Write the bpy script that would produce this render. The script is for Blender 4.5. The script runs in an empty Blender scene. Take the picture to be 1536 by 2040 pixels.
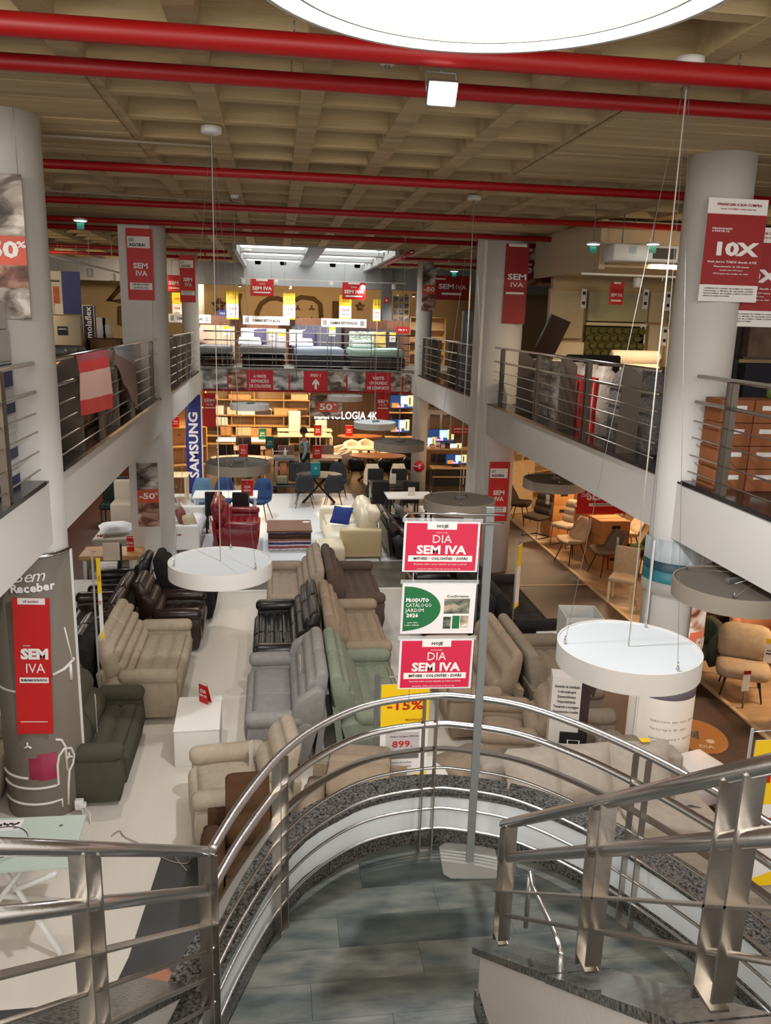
import bpy, bmesh, math, random
from math import sin, cos, pi, radians, sqrt
from mathutils import Vector, Matrix
random.seed(7)
SC = bpy.context.scene
COL = SC.collection

# ------------------------------------------------------------------ camera
F, YAW, PITCH, ROLL, EYE = 1610.0, .13973958, .2336606, -.02790086, 4.78
_f = Vector((sin(YAW) * cos(PITCH), cos(YAW) * cos(PITCH), -sin(PITCH)))
_r = Vector((cos(YAW), -sin(YAW), 0))
_d = _f.cross(_r)
_r, _d = _r * cos(ROLL) + _d * sin(ROLL), -_r * sin(ROLL) + _d * cos(ROLL)
cam_data = bpy.data.cameras.new('camera')
cam = bpy.data.objects.new('camera', cam_data)
COL.objects.link(cam)
cam_data.sensor_fit = 'VERTICAL'
cam_data.sensor_height = 24
cam_data.lens = F / 2040 * 24
cam_data.clip_start = .05
cam_data.clip_end = 200
mw = Matrix((( _r.x, -_d.x, -_f.x, 0), (_r.y, -_d.y, -_f.y, 0), (_r.z, -_d.z, -_f.z, EYE), (0, 0, 0, 1)))
cam.matrix_world = mw
SC.camera = cam

def at(u, v, z=None, X=None, Y=None):
    """world point that a photo pixel shows on the plane z=, x= or y="""
    w = _f + _r * ((u - 768) / F) + _d * ((v - 1020) / F)
    k = X / w.x if X is not None else Y / w.y if Y is not None else (z - EYE) / w.z
    return Vector((w.x * k, w.y * k, EYE + w.z * k))

# ------------------------------------------------------------------ world, exposure, lights
SC.view_settings.view_transform = 'Standard'
SC.view_settings.look = 'None'
SC.view_settings.exposure = 0.31
SC.view_settings.gamma = 1
SC.view_settings.use_curve_mapping = False
world = bpy.data.worlds.new('world')
SC.world = world
world.use_nodes = True
bg = world.node_tree.nodes['Background']
bg.inputs[0].default_value = (1.0, .915, .83, 1)
bg.inputs[1].default_value = 1.0

WARM, WHITE, COOL = (1, .70, .42), (1, .93, .84), (.90, .96, 1)
def spot(name, loc, to, energy, color=WHITE, angle=110, blend=.6, rad=.06):
    d = bpy.data.lights.new(name, 'SPOT')
    d.energy, d.color, d.spot_size, d.spot_blend, d.shadow_soft_size = energy, color, radians(angle), blend, rad
    o = bpy.data.objects.new(name, d)
    COL.objects.link(o)
    o.location = loc
    o.rotation_euler = (Vector(to) - Vector(loc)).to_track_quat('-Z', 'Y').to_euler()
    return o
def area(name, loc, sx, sy, energy, color=WHITE, to=None):
    d = bpy.data.lights.new(name, 'AREA')
    d.shape, d.size, d.size_y, d.energy, d.color = 'RECTANGLE', sx, sy, energy, color
    o = bpy.data.objects.new(name, d)
    COL.objects.link(o)
    o.location = loc
    if to: o.rotation_euler = (Vector(to) - Vector(loc)).to_track_quat('-Z', 'Y').to_euler()
    return o
# floodlight of the stairwell, and added unseen fill lights around the photographer
spot('flood_lamp_light', (1.22, 5.02, 6.02), (1.3, 5.6, 0), 430, (.97, .97, 1), 125, .5, .08)
area('store_lamp_light', (-.6, -1.6, 6.1), 2.0, 1.2, 90, WHITE, (-.2, 6, 1.0))
area('store_lamp_light', (2.6, -1.0, 6.1), 1.6, 1.2, 50, WHITE, (1.6, 5, 1.0))
area('store_lamp_light', (-3.8, 1.0, 6.0), 1.4, 1.4, 90, WHITE, (-2, 6, 3.2))
# unseen area lights added under the gallery on the right, left and at the back
for x, y, e in [(7.6, 8.6, 80), (7.4, 12.2, 95), (7.2, 16.2, 95), (6.8, 20.5, 90)]:
    area('gallery_lamp_light', (x, y, 2.66), 1.0, .5, e, WARM)
for x, y, e in [(-4.6, 9.5, 32), (-4.6, 16.5, 45), (-3.6, 20.5, 60)]:
    area('gallery_lamp_light', (x, y, 2.66), .8, .4, e, WHITE)
for x, y, e in [(-1.4, 26.2, 120), (2.2, 26.4, 95), (5.4, 26.5, 60), (-1.0, 29.0, 130), (2.0, 29.2, 70)]:
    area('gallery_lamp_light', (x, y, 2.66), .9, .5, e, WARM)
# upper floor spots
for x, y, e in [(-1.6, 24.6, 70), (.6, 24.6, 80), (2.6, 24.6, 80), (4.4, 25.0, 50)]:
    spot('track_spot_light', (x, y, 5.75), (x, y + 1.5, 3.4), e * 4, (1, .95, .92), 95)
for x, y, e in [(-2, 28.0, 60), (1, 28.0, 60), (3.6, 28.0, 60), (6, 27, 60)]:
    spot('track_spot_light', (x, y, 5.9), (x, y + 3.5, 4.6), e * 1.8, WARM, 110)
for x, y, e in [(6.0, 12.2, 90), (7.4, 12.3, 110), (9.0, 12.4, 90), (6.6, 9.0, 45)]:
    spot('track_spot_light', (x, y, 5.75), (x + .1, y + 3, 4.3), e * 1.7, (1, .76, .5), 105)
for x, y, e in [(-5.5, 15.5, 90), (-6.0, 21.0, 120), (-4.0, 24.5, 90)]:
    spot('track_spot_light', (x, y, 5.8), (x, y + 3, 4.2), e * 1.6, (1, .78, .52), 110)
# fill spots added to brighten the display floor and the recliners
for x, y, e in [(-1.2, 18.0, 110), (1.8, 18.6, 110), (.2, 14.6, 80)]:
    spot('ceiling_spot_light', (x, y, 6.1), (x, y + .5, 0), e * 3.4, (.90, .96, 1), 80)
for x, y, e in [(-1.4, 9.6, 150), (3.2, 10.2, 130)]:
    spot('ceiling_spot_light', (x, y, 6.1), (x, y + .5, 0), e * 1.4, WHITE, 95)

# ------------------------------------------------------------------ materials
def lin(c):
    return tuple(((x / 255) / 12.92 if x / 255 <= .04045 else ((x / 255 + .055) / 1.055) ** 2.4) for x in c) + (1,)
MATS = {}
def M(name, rgb=(200, 200, 200), rough=.6, metal=0, noise=None, bump=None, emit=0, alpha=1, trans=0, spec=.5, stretch=None, c2=None):
    """noise=(scale, amount) mottles the colour (towards c2 if given), bump=(scale, strength)"""
    if name in MATS: return MATS[name]
    m = bpy.data.materials.new(name)
    m.use_nodes = True
    nt = m.node_tree
    b = nt.nodes['Principled BSDF']
    col = lin(rgb)
    b.inputs['Base Color'].default_value = col
    b.inputs['Roughness'].default_value = rough
    b.inputs['Metallic'].default_value = metal
    b.inputs['Specular IOR Level'].default_value = spec
    if emit:
        b.inputs['Emission Color'].default_value = col
        b.inputs['Emission Strength'].default_value = emit
    if alpha < 1: b.inputs['Alpha'].default_value = alpha
    if trans: b.inputs['Transmission Weight'].default_value = trans
    if noise or bump:
        tc = nt.nodes.new('ShaderNodeTexCoord')
        mp = nt.nodes.new('ShaderNodeMapping')
        nt.links.new(tc.outputs['Object'], mp.inputs[0])
        if stretch: mp.inputs['Scale'].default_value = stretch
    if noise:
        n = nt.nodes.new('ShaderNodeTexNoise')
        n.inputs['Scale'].default_value = noise[0]
        n.inputs['Detail'].default_value = 5
        nt.links.new(mp.outputs[0], n.inputs['Vector'])
        r = nt.nodes.new('ShaderNodeValToRGB')
        r.color_ramp.elements[0].position = .33
        r.color_ramp.elements[1].position = .67
        a = noise[1]
        r.color_ramp.elements[0].color = lin(c2) if c2 else tuple(max(0, x * (1 - a)) for x in col[:3]) + (1,)
        r.color_ramp.elements[1].color = col if c2 else tuple(min(1, x * (1 + a)) for x in col[:3]) + (1,)
        nt.links.new(n.outputs['Fac'], r.inputs[0])
        nt.links.new(r.outputs[0], b.inputs['Base Color'])
        if emit: nt.links.new(r.outputs[0], b.inputs['Emission Color'])
    if bump:
        n2 = nt.nodes.new('ShaderNodeTexNoise')
        n2.inputs['Scale'].default_value = bump[0]
        n2.inputs['Detail'].default_value = 3
        nt.links.new(mp.outputs[0], n2.inputs['Vector'])
        bp = nt.nodes.new('ShaderNodeBump')
        bp.inputs['Strength'].default_value = bump[1]
        bp.inputs['Distance'].default_value = .02
        nt.links.new(n2.outputs['Fac'], bp.inputs['Height'])
        nt.links.new(bp.outputs[0], b.inputs['Normal'])
    MATS[name] = m
    return m

def photo_print(name, cols, scale=3.0, seed=0.0):
    """flat print of a photograph: broken patches of a few colours"""
    m = bpy.data.materials.new(name)
    m.use_nodes = True
    nt = m.node_tree
    b = nt.nodes['Principled BSDF']
    b.inputs['Roughness'].default_value = .55
    tc = nt.nodes.new('ShaderNodeTexCoord')
    mp = nt.nodes.new('ShaderNodeMapping')
    mp.inputs['Location'].default_value = (seed, seed * 1.7, seed * .6)
    mp.inputs['Scale'].default_value = (1, 1, 1.9)
    nt.links.new(tc.outputs['Object'], mp.inputs[0])
    n = nt.nodes.new('ShaderNodeTexNoise')
    n.inputs['Scale'].default_value = scale
    n.inputs['Detail'].default_value = 4
    n.inputs['Distortion'].default_value = .6
    nt.links.new(mp.outputs[0], n.inputs['Vector'])
    r = nt.nodes.new('ShaderNodeValToRGB')
    r.color_ramp.interpolation = 'EASE'
    els = r.color_ramp.elements
    k = len(cols)
    for i, c in enumerate(cols):
        p = .32 + .36 * i / (k - 1)
        e = els[i] if i < 2 else els.new(p)
        e.position = p
        e.color = lin(c)
    nt.links.new(n.outputs['Fac'], r.inputs[0])
    nt.links.new(r.outputs[0], b.inputs['Base Color'])
    MATS[name] = m
    return m

steel = M('brushed_steel', (206, 204, 202), .27, 1, bump=(60, .05), stretch=(1, 1, .1))
steel_post = M('satin_steel', (188, 182, 174), .36, 1, bump=(30, .05))
dark_steel = M('grey_steel', (120, 110, 100), .42, .8)
white_wall = M('white_plaster', (214, 211, 206), .8, bump=(40, .08), noise=(1.5, .02))
col_white = M('column_paint', (214, 212, 208), .7, bump=(25, .06), noise=(2, .03))
granite = M('speckled_granite', (104, 102, 98), .22, noise=(75, .8), c2=(18, 18, 18))
granite_lit = M('polished_granite', (112, 110, 104), .1, noise=(60, .8), c2=(26, 26, 26))  # glossier granite, its colour lightened as the lit copy
red_paint = M('red_pipe_paint', (160, 14, 16), .45)
white_paint = M('white_enamel', (225, 224, 220), .5)
black = M('black_plastic', (22, 22, 22), .5)
grey_metal = M('grey_metal', (128, 128, 126), .45, .5)
chrome = M('chrome', (200, 200, 200), .15, 1)
oak = M('oak_wood', (196, 150, 96), .5, noise=(6, .18), stretch=(1, 8, 8))
pale_wood = M('pale_wood', (222, 200, 160), .5, noise=(5, .1), stretch=(1, 8, 8))
walnut = M('walnut_wood', (112, 72, 52), .5, noise=(5, .22), stretch=(1, 10, 10))
dark_wood = M('dark_wood', (60, 40, 30), .5, noise=(5, .2), stretch=(1, 8, 8))
cardboard = M('cardboard', (190, 130, 70), .75, noise=(3, .08))
white_plain = M('white_laminate', (232, 230, 224), .45)
paper = M('white_paper', (235, 232, 228), .6)
print_red = M('print_red', (196, 18, 20), .5)
print_dred = M('print_dark_red', (150, 10, 12), .5)
print_pink = M('print_crimson', (204, 38, 74), .35)
print_yel = M('print_yellow', (250, 208, 20), .5)
print_green = M('print_green', (30, 108, 62), .4)
print_black = M('print_black', (30, 28, 28), .5)
print_teal = M('print_teal', (0, 130, 140), .5)
print_grey = M('print_grey', (150, 146, 140), .5)
print_white = M('print_white', (238, 236, 234), .5)
clear = M('clear_acrylic', (235, 240, 242), .08, alpha=.22)
black_fabric = M('black_fabric', (26, 25, 26), .85, bump=(90, .2))

# ------------------------------------------------------------------ mesh tools
class MB:
    def __init__(s): s.v, s.f, s.smooth, s.mi, s.cur, s.ms = [], [], [], [], 0, []
    def use(s, m):
        if m not in s.ms: s.ms.append(m)
        s.cur = s.ms.index(m)
        return s
    def add(s, vs, fs, sm=False):
        o = len(s.v)
        s.v += [tuple(p) for p in vs]
        for f in fs:
            s.f.append([o + i for i in f]); s.smooth.append(sm); s.mi.append(s.cur)
        return s
    def box(s, x0, x1, y0, y1, z0, z1):
        return s.add([(x0, y0, z0), (x1, y0, z0), (x1, y1, z0), (x0, y1, z0), (x0, y0, z1), (x1, y0, z1), (x1, y1, z1), (x0, y1, z1)],
                     [(3, 2, 1, 0), (4, 5, 6, 7), (0, 1, 5, 4), (1, 2, 6, 5), (2, 3, 7, 6), (3, 0, 4, 7)])
    def cbox(s, c, sx, sy, sz, rz=0, rx=0, ry=0):
        R = Matrix.Rotation(rz, 3, 'Z') @ Matrix.Rotation(ry, 3, 'Y') @ Matrix.Rotation(rx, 3, 'X')
        c = Vector(c)
        vs = [c + R @ Vector((a * sx / 2, b * sy / 2, d * sz / 2)) for d in (-1, 1) for a, b in ((-1, -1), (1, -1), (1, 1), (-1, 1))]
        return s.add(vs, [(3, 2, 1, 0), (4, 5, 6, 7), (0, 1, 5, 4), (1, 2, 6, 5), (2, 3, 7, 6), (3, 0, 4, 7)])
    def rbox(s, x0, x1, y0, y1, z0, z1, r=.02):
        """box with rounded edges (superellipse shell)"""
        nx, c = 3, Vector(((x0 + x1) / 2, (y0 + y1) / 2, (z0 + z1) / 2))
        h = Vector(((x1 - x0) / 2, (y1 - y0) / 2, (z1 - z0) / 2))
        r = min(r, h.x, h.y, h.z)
        ticks = [-1, -.5, .5, 1]
        rings = []
        prof = [(-1, 0), (-.7, .7), (0, 1)]
        def ring(z, ins):
            pts = []
            rx, ry = h.x - ins, h.y - ins
            rr = max(r - ins, .0005)
            for qx, qy, a0 in ((1, 1, 0), (-1, 1, 90), (-1, -1, 180), (1, -1, 270)):
                for k in range(4):
                    a = radians(a0 + 30 * k)
                    pts.append((c.x + qx * (rx - rr) + rr * cos(a), c.y + qy * (ry - rr) + rr * sin(a), z))
            return pts
        for k in range(4):
            a = radians(30 * k)
            rings.append(ring(c.z - h.z + r * (1 - sin(a)), r * (1 - cos(a)))[:] if False else ring(c.z - h.z + r * (1 - sin(a)), r * (1 - cos(a))))
        rings = rings[::-1]
        rings = [ring(c.z - h.z + r * (1 - cos(radians(30 * k))), r * (1 - sin(radians(30 * k)))) for k in range(4)]
        rings += [ring(c.z + h.z - r * (1 - cos(radians(30 * k))), r * (1 - sin(radians(30 * k)))) for k in range(3, -1, -1)]
        return s.loft(rings, caps=True)
    def loft(s, rings, caps=True, closed=True, sm=True):
        n = len(rings[0]); vs = [p for r in rings for p in r]; fs = []
        for i in range(len(rings) - 1):
            for j in range(n if closed else n - 1):
                a, b = i * n + j, i * n + (j + 1) % n
                fs.append((a, b, b + n, a + n))
        s.add(vs, fs, sm)
        if caps and closed:
            o = len(s.v) - len(vs); e = o + len(vs) - n
            s.f.append([o + j for j in range(n)][::-1]); s.smooth.append(sm); s.mi.append(s.cur)
            s.f.append([e + j for j in range(n)]); s.smooth.append(sm); s.mi.append(s.cur)
        return s
    def tube(s, pts, r, n=8, caps=True, r2=None):
        pts = [Vector(p) for p in pts]; rings = []
        up = None
        for i, p in enumerate(pts):
            t = (pts[min(i + 1, len(pts) - 1)] - pts[max(i - 1, 0)]).normalized()
            if up is None: up = Vector((0, 0, 1)) if abs(t.z) < .9 else Vector((1, 0, 0))
            a = t.cross(up).normalized(); b = a.cross(t).normalized(); up = b
            rr = r if r2 is None else r + (r2 - r) * i / (len(pts) - 1)
            rings.append([p + a * cos(2 * pi * k / n) * rr + b * sin(2 * pi * k / n) * rr for k in range(n)])
        return s.loft(rings, caps)
    def strip(s, pts, w, t):
        """flat bar along pts, w across horizontally, t thick vertically"""
        pts = [Vector(p) for p in pts]; rings = []
        for i, p in enumerate(pts):
            d = (pts[min(i + 1, len(pts) - 1)] - pts[max(i - 1, 0)]); d.z = 0
            a = Vector((d.y, -d.x, 0)).normalized() * w / 2; z = Vector((0, 0, t / 2))
            rings.append([p - a - z, p + a - z, p + a + z, p - a + z])
        return s.loft(rings, True, sm=False)
    def lathe(s, prof, c=(0, 0, 0), n=24, caps=True, a0=0, a1=360):
        full = abs(a1 - a0) >= 360
        m = n if full else n + 1
        rings = []
        for rr, z in prof:
            rings.append([(c[0] + rr * cos(radians(a0 + (a1 - a0) * k / n)), c[1] + rr * sin(radians(a0 + (a1 - a0) * k / n)), c[2] + z) for k in range(m)])
        return s.loft(rings, caps and full, closed=full)
    def prism(s, poly, z0, z1, sm=False):
        n = len(poly)
        a = [(x, y, z0) for x, y in poly]; b = [(x, y, z1) for x, y in poly]
        s.add(a + b, [tuple(range(n))[::-1], tuple(range(n, 2 * n))] + [(i, (i + 1) % n, n + (i + 1) % n, n + i) for i in range(n)])
        return s
    def xprism(s, poly, x0, x1):
        """(y,z) outline extruded along x"""
        n = len(poly)
        s.add([(x0, y, z) for y, z in poly] + [(x1, y, z) for y, z in poly],
              [tuple(range(n)), tuple(range(n, 2 * n))[::-1]] + [(i, (i + 1) % n, n + (i + 1) % n, n + i)[::-1] for i in range(n)])
        return s
    def puff(s, prof, x0, x1, e=.05, axis='x', mid=.0):
        """closed (y,z) profile swept along x and drawn in at both ends like an upholstered cushion"""
        cy = sum(p[0] for p in prof) / len(prof); cz = sum(p[1] for p in prof) / len(prof)
        R = max(max(abs(p[0] - cy), abs(p[1] - cz)) for p in prof)
        rings = []
        st = [(0, .0), (.12, .35), (.4, .75), (1, 1)]
        xs = [(x0 + e * a, b) for a, b in st] + [(x1 - e * a, b) for a, b in st[::-1]]
        if axis == 'x-':
            pass
        for x, k in xs:
            q = 1 - (1 - k) * min(.8, e / R)
            rings.append([(x, cy + (p[0] - cy) * q, cz + (p[1] - cz) * q) for p in prof])
        if axis == 'y':
            rings = [[(p[1], p[0], p[2]) for p in r] for r in rings]
        return s.loft(rings)
    def build(s, name, m=None, parent=None, loc=None):
        me = bpy.data.meshes.new(name)
        me.from_pydata(s.v, [], s.f)
        if s.ms:
            for x in s.ms: me.materials.append(x)
        elif m: me.materials.append(m)
        me.polygons.foreach_set('use_smooth', s.smooth)
        me.polygons.foreach_set('material_index', s.mi)
        bm = bmesh.new(); bm.from_mesh(me)
        bmesh.ops.recalc_face_normals(bm, faces=bm.faces)
        bm.to_mesh(me); bm.free()
        me.update()
        o = bpy.data.objects.new(name, me)
        COL.objects.link(o)
        if parent: o.parent = parent
        if loc: o.location = loc
        return o

def tag(o, label=None, cat=None, group=None, kind=None):
    if label: o['label'] = label
    if cat: o['category'] = cat
    if group: o['group'] = group
    if kind: o['kind'] = kind
    return o
def thing(name, label, cat, loc=(0, 0, 0), rz=0, group=None):
    o = bpy.data.objects.new(name, None)
    COL.objects.link(o)
    o.empty_display_size = .1
    o.location = loc; o.rotation_euler = (0, 0, rz)
    return tag(o, label, cat, group)
def struct(name, mb, m=None, parent=None):
    o = mb.build(name, m, parent)
    if not parent: o['kind'] = 'structure'
    return o
def dup(root, loc, rz=None, label=None, group=None):
    r = root.copy(); COL.objects.link(r); r.location = loc
    if rz is not None: r.rotation_euler = (0, 0, rz)
    if label: r['label'] = label
    if group: r['group'] = group
    for ch in list(root.children):
        c = ch.copy(); COL.objects.link(c); c.parent = r
        for g in list(ch.children):
            d = g.copy(); COL.objects.link(d); d.parent = c
    return r
_txt = {}
def text_mesh(body, size, bold, spacing=1.0, shear=0):
    k = (body, round(size, 4), bold, spacing, shear)
    if k in _txt: return _txt[k]
    cu = bpy.data.curves.new('lettering', 'FONT')
    cu.body, cu.size, cu.resolution_u = body, size, 2 if size > .03 else 1
    cu.align_x, cu.align_y = 'CENTER', 'CENTER'
    cu.offset = bold * size; cu.space_character = spacing; cu.shear = shear
    cu.extrude = .0008
    o = bpy.data.objects.new('lettering', cu)
    me = bpy.data.meshes.new_from_object(o)
    bpy.data.objects.remove(o)
    _txt[k] = me
    return me
def lettering(body, loc, size, m, parent=None, bold=.02, width=None, rx=pi / 2, rz=0, ry=0, spacing=1.0, shear=0, name='lettering', cat=None):
    """text standing on the local x-z plane, facing -y; width squeezes it to that width"""
    me = text_mesh(body, size, bold, spacing, shear).copy()
    me.materials.clear(); me.materials.append(m)
    o = bpy.data.objects.new(name, me)
    COL.objects.link(o)
    if width:
        xs = [v.co.x for v in me.vertices]
        if xs: o.scale = (width / (max(xs) - min(xs)), 1, 1)
    o.location = loc; o.rotation_euler = (rx, ry, rz)
    if parent: o.parent = parent
    return o

def smooth_path(pts, n=6):
    """Catmull-Rom through points"""
    P = [Vector(p) for p in pts]; out = []
    for i in range(len(P) - 1):
        p0, p1, p2, p3 = P[max(i - 1, 0)], P[i], P[i + 1], P[min(i + 2, len(P) - 1)]
        for k in range(n):
            t = k / n
            out.append(.5 * ((2 * p1) + (p2 - p0) * t + (2 * p0 - 5 * p1 + 4 * p2 - p3) * t * t + (3 * p1 - p0 - 3 * p2 + p3) * t ** 3))
    out.append(P[-1])
    return out
# ================================================================== STRUCTURE
MZ, SO, CE = 3.30, 2.72, 6.38      # gallery floor, soffit, ceiling ribs
XL, XR, YF = -2.0, 3.95, 23.5      # gallery edges: left, right, far
cream_floor = M('cream_vinyl', (218, 211, 199), .28, noise=(1.2, .035), stretch=(3, .6, 1))
brown_floor = M('brown_stained_floor', (78, 56, 40), .5, noise=(1.3, .45), c2=(44, 31, 22))
dark_red_floor = M('dark_brown_floor', (70, 40, 30), .4, noise=(1.6, .2))
tan_floor = M('tan_wood_floor', (176, 148, 114), .4, noise=(2, .1), stretch=(1, 4, 1))
grey_floor = M('slate_grey_floor', (62, 62, 62), .35, noise=(2, .2))
concrete_floor = M('mottled_concrete', (96, 90, 78), .4, noise=(2.5, .35))
white_floor = M('white_display_floor', (232, 234, 236), .22)
dining_floor = M('dark_dining_floor', (74, 58, 44), .22, noise=(1.5, .3), stretch=(3, .7, 1))
fl = MB()
fl.use(cream_floor).box(XL - 1.45, 5.85, 5.0, 13.9, -.2, 0)
fl.use(grey_floor).box(-14, 14, -3, 5.0, -.2, 0)
fl.use(dark_red_floor).box(-14, -3.45, 5.0, 32, -.2, 0)
fl.use(concrete_floor).box(-3.45, 4.0, 13.9, 22.1, -.2, 0)
fl.use(dining_floor).box(-3.45, 14, 22.1, 32, -.2, 0)
fl.use(brown_floor).box(4.0, 5.85, 13.9, 22.1, -.2, 0)
fl.use(tan_floor).box(5.85, 14, 5.0, 22.1, -.2, 0)
struct('floor', fl)
bf = MB().use(brown_floor).add([(2.55, 13.9, .004), (2.9, 9.6, .004), (4.0, 5.0, .004), (5.85, 5.0, .004), (5.85, 13.9, .004)], [(0, 1, 2, 3, 4)])
bf.box(4.7, 5.85, 5.0, 13.9, .0, .003)
struct('floor_walkway', bf)
struct('floor_grey_strip', MB().prism([(-1.03, 6.6), (-1.12, 5.4), (-1.2, 5.0), (3.2, 5.0), (3.2, 6.6)], 0, .004), grey_floor)
struct('floor_display', MB().box(-3.4, 2.12, 15.6, 22.05, 0, .02).box(-3.4, .2, 14.45, 15.62, 0, .02).box(2.1, 3.9, 15.6, 20.5, 0, .02), white_floor)
struct('trim_1', MB().box(-3.5, 2.8, 13.83, 13.93, 0, .012), white_plain)
struct('trim_2', MB().box(2.4, 5.85, 13.9, 13.93, 0, .012), M('beige_trim', (190, 170, 140), .5))
struct('trim_3', MB().box(5.82, 5.88, 5.0, 22.0, 0, .03), M('oak_trim', (200, 170, 130), .5))
# galleries ------------------------------------------------------------
gm = MB()
gm.use(white_wall)
gm.box(-14, XL, 3.2, YF, SO, MZ - .02)
gm.box(XR, 14, 3.2, YF, SO, MZ - .02)
gm.box(-14, 14, YF, 32, SO, MZ - .02)
struct('floor_gallery', gm)
gt = M('dark_gallery_floor', (40, 34, 32), .35)
far_top = M('grey_gallery_floor', (150, 148, 146), .3, noise=(2, .1))
struct('floor_gallery_covering', MB().use(gt).box(-14, XL, 3.2, YF, MZ - .02, MZ).box(XR, 14, 3.2, YF, MZ - .02, MZ).use(far_top).box(-14, 14, YF, 32, MZ - .02, MZ))
# granite nosing pieces with the joints of the real slabs
n = 0
for x0, x1, ys in [(XL - .28, XL + .02, [3.2, 5.0, 7.27, 7.9, 10.3, 12.6, 14.6, 15.6, 18.1, 20.6, 22.2]),
                   (XR - .02, XR + .28, [3.2, 5.6, 7.3, 7.75, 10.0, 12.2, 14.55, 15.6, 18.0, 20.4, 22.2])]:
    for a, b in zip(ys[:-1], ys[1:]):
        if b - a < .7 or (a in (14.6, 14.55)): continue
        n += 1
        struct('trim_%d' % (n + 3), MB().box(x0, x1, a + .004, b - .004, MZ - .01, MZ + .03), M('black_granite', (34, 32, 32), .15, noise=(80, .5)))
struct('trim_20', MB().box(XL + .0, XR, YF - .03, YF + .2, MZ - .0, MZ + .04), M('grey_nosing', (140, 138, 134), .3))
# white stringcourse of the fascia
struct('wall_fascia_far', MB().box(XL, XR, YF - .02, YF, SO - .03, MZ - .02), print_dred)
# ceiling ------------------------------------------------------------------
conc = M('board_formed_concrete', (188, 166, 126), .9, noise=(1.1, .2), bump=(18, .45), stretch=(.35, 6, 6))
conc2 = M('coffer_concrete', (142, 132, 104), .9, noise=(1.5, .16), bump=(20, .25))
SKY = (-.85, 2.85, 19.8, 27.0)
ceil = MB().use(conc2)
zt = CE + .24
for x0, x1, y0, y1 in [(-14, SKY[0], 2.0, 32), (SKY[1], 14, 2.0, 32), (SKY[0], SKY[1], 2.0, SKY[2]), (SKY[0], SKY[1], SKY[3], 32)]:
    ceil.box(x0, x1, y0, y1, zt, zt + .2)
ceiling = struct('ceiling', ceil)
def solid(x, y): return (x < -1.1 or x > 2.4) and (abs(y - 7.7) < 1.45 or abs(y - 15.3) < 1.5 or abs(y - 22.8) < 1.0) and (-4.2 < x < -.9 or 2.4 < x < 6.0)
def rib_x(c0, c1, y):
    w0, w1 = .055, .12
    return MB().xprism([(y - w0, CE), (y + w0, CE), (y + w1, zt), (y - w1, zt)], c0, c1)
ribs_y = [5.27 + .79 * k - 2.37 for k in range(36)]
for k, y in enumerate(ribs_y):
    segs = [(-13, 13.5)]
    if SKY[2] - .2 < y < SKY[3] + .2: segs = [(-13, SKY[0]), (SKY[1], 13.5)]
    for a, b in segs:
        rib_x(a, b, y).build('ceiling_rib', conc, ceiling)
w0, w1 = .085, .12
for k in range(-14, 16):
    x = -.5 + .79 * k
    seg = [(2.0, 31.9)]
    if SKY[0] - .1 < x < SKY[1] + .1: seg = [(2.0, SKY[2]), (SKY[3], 31.9)]
    for a, b in seg:
        m = MB(); m.add([(x - w0, a, CE - .01), (x + w0, a, CE - .01), (x + w1, a, zt), (x - w1, a, zt), (x - w0, b, CE - .01), (x + w0, b, CE - .01), (x + w1, b, zt), (x - w1, b, zt)],
              [(0, 1, 2, 3), (7, 6, 5, 4), (0, 4, 5, 1), (1, 5, 6, 2), (3, 2, 6, 7), (0, 3, 7, 4)])
        m.build('ceiling_rib', conc, ceiling)
# solid heads of the slab over the columns: board marks as separate planks
for cx0, cx1, cy0, cy1 in [(-4.45, -1.29, 6.06, 9.22), (1.87 + .75, 6.55, 6.06, 9.22), (-4.45, -1.29, 13.96, 17.1), (2.62, 6.55, 13.96, 17.1), (-4.45, -1.29, 21.9, 24.2), (3.0, 6.0, 21.9, 24.2)]:
    head = MB().box(cx0, cx1, cy0, cy1, CE - .015, zt).build('ceiling_head', conc, ceiling)
    nb = 14
    for i in range(nb):
        y0 = cy0 + (cy1 - cy0) * i / nb; y1 = cy0 + (cy1 - cy0) * (i + 1) / nb
        MB().box(cx0, cx1, y0 + .006, y1 - .006, CE - .03 - .012 * random.random(), CE - .01).build('board_mark', conc, head)
# skylight ------------------------------------------------------------------
sk = M('skylight_paint', (176, 180, 186), .6)
s_ = MB(); x0, x1, y0, y1 = SKY
PZ = CE + .10
s_.box(x0 - .1, x0, y0, y1, CE - .12, 7.0).box(x1, x1 + .1, y0, y1, CE - .12, 7.0).box(x0, x1, y0 - .1, y0, CE - .02, 7.0).box(x0 - .1, x1 + .1, y1, y1 + .1, 5.74, 7.0)
for yy in (22.2, 24.6): s_.box(x0, x1, yy - .2, yy + .2, CE - .0, PZ + .05)
s_.box(.8, 1.2, y0, y1, CE - .03, PZ + .04)
well = struct('window_1', s_, sk)
glow = M('skylight_pane', (250, 248, 236), .3, emit=1.7)
for a, b in ((x0, .8), (1.2, x1)):
    for c, d in ((y0, 22.0), (22.4, 24.4), (24.8, y1)):
        MB().box(a + .02, b - .02, c + .02, d - .02, PZ, PZ + .03).build('pane', glow, well)
struct('wall_bulkhead', MB().box(-14, SKY[0] - .102, 27.0, 27.3, 5.72, CE + .4).box(SKY[1] + .102, 14, 27.0, 27.3, 5.72, CE + .4), M('bulkhead_grey', (150, 150, 152), .7))
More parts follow.
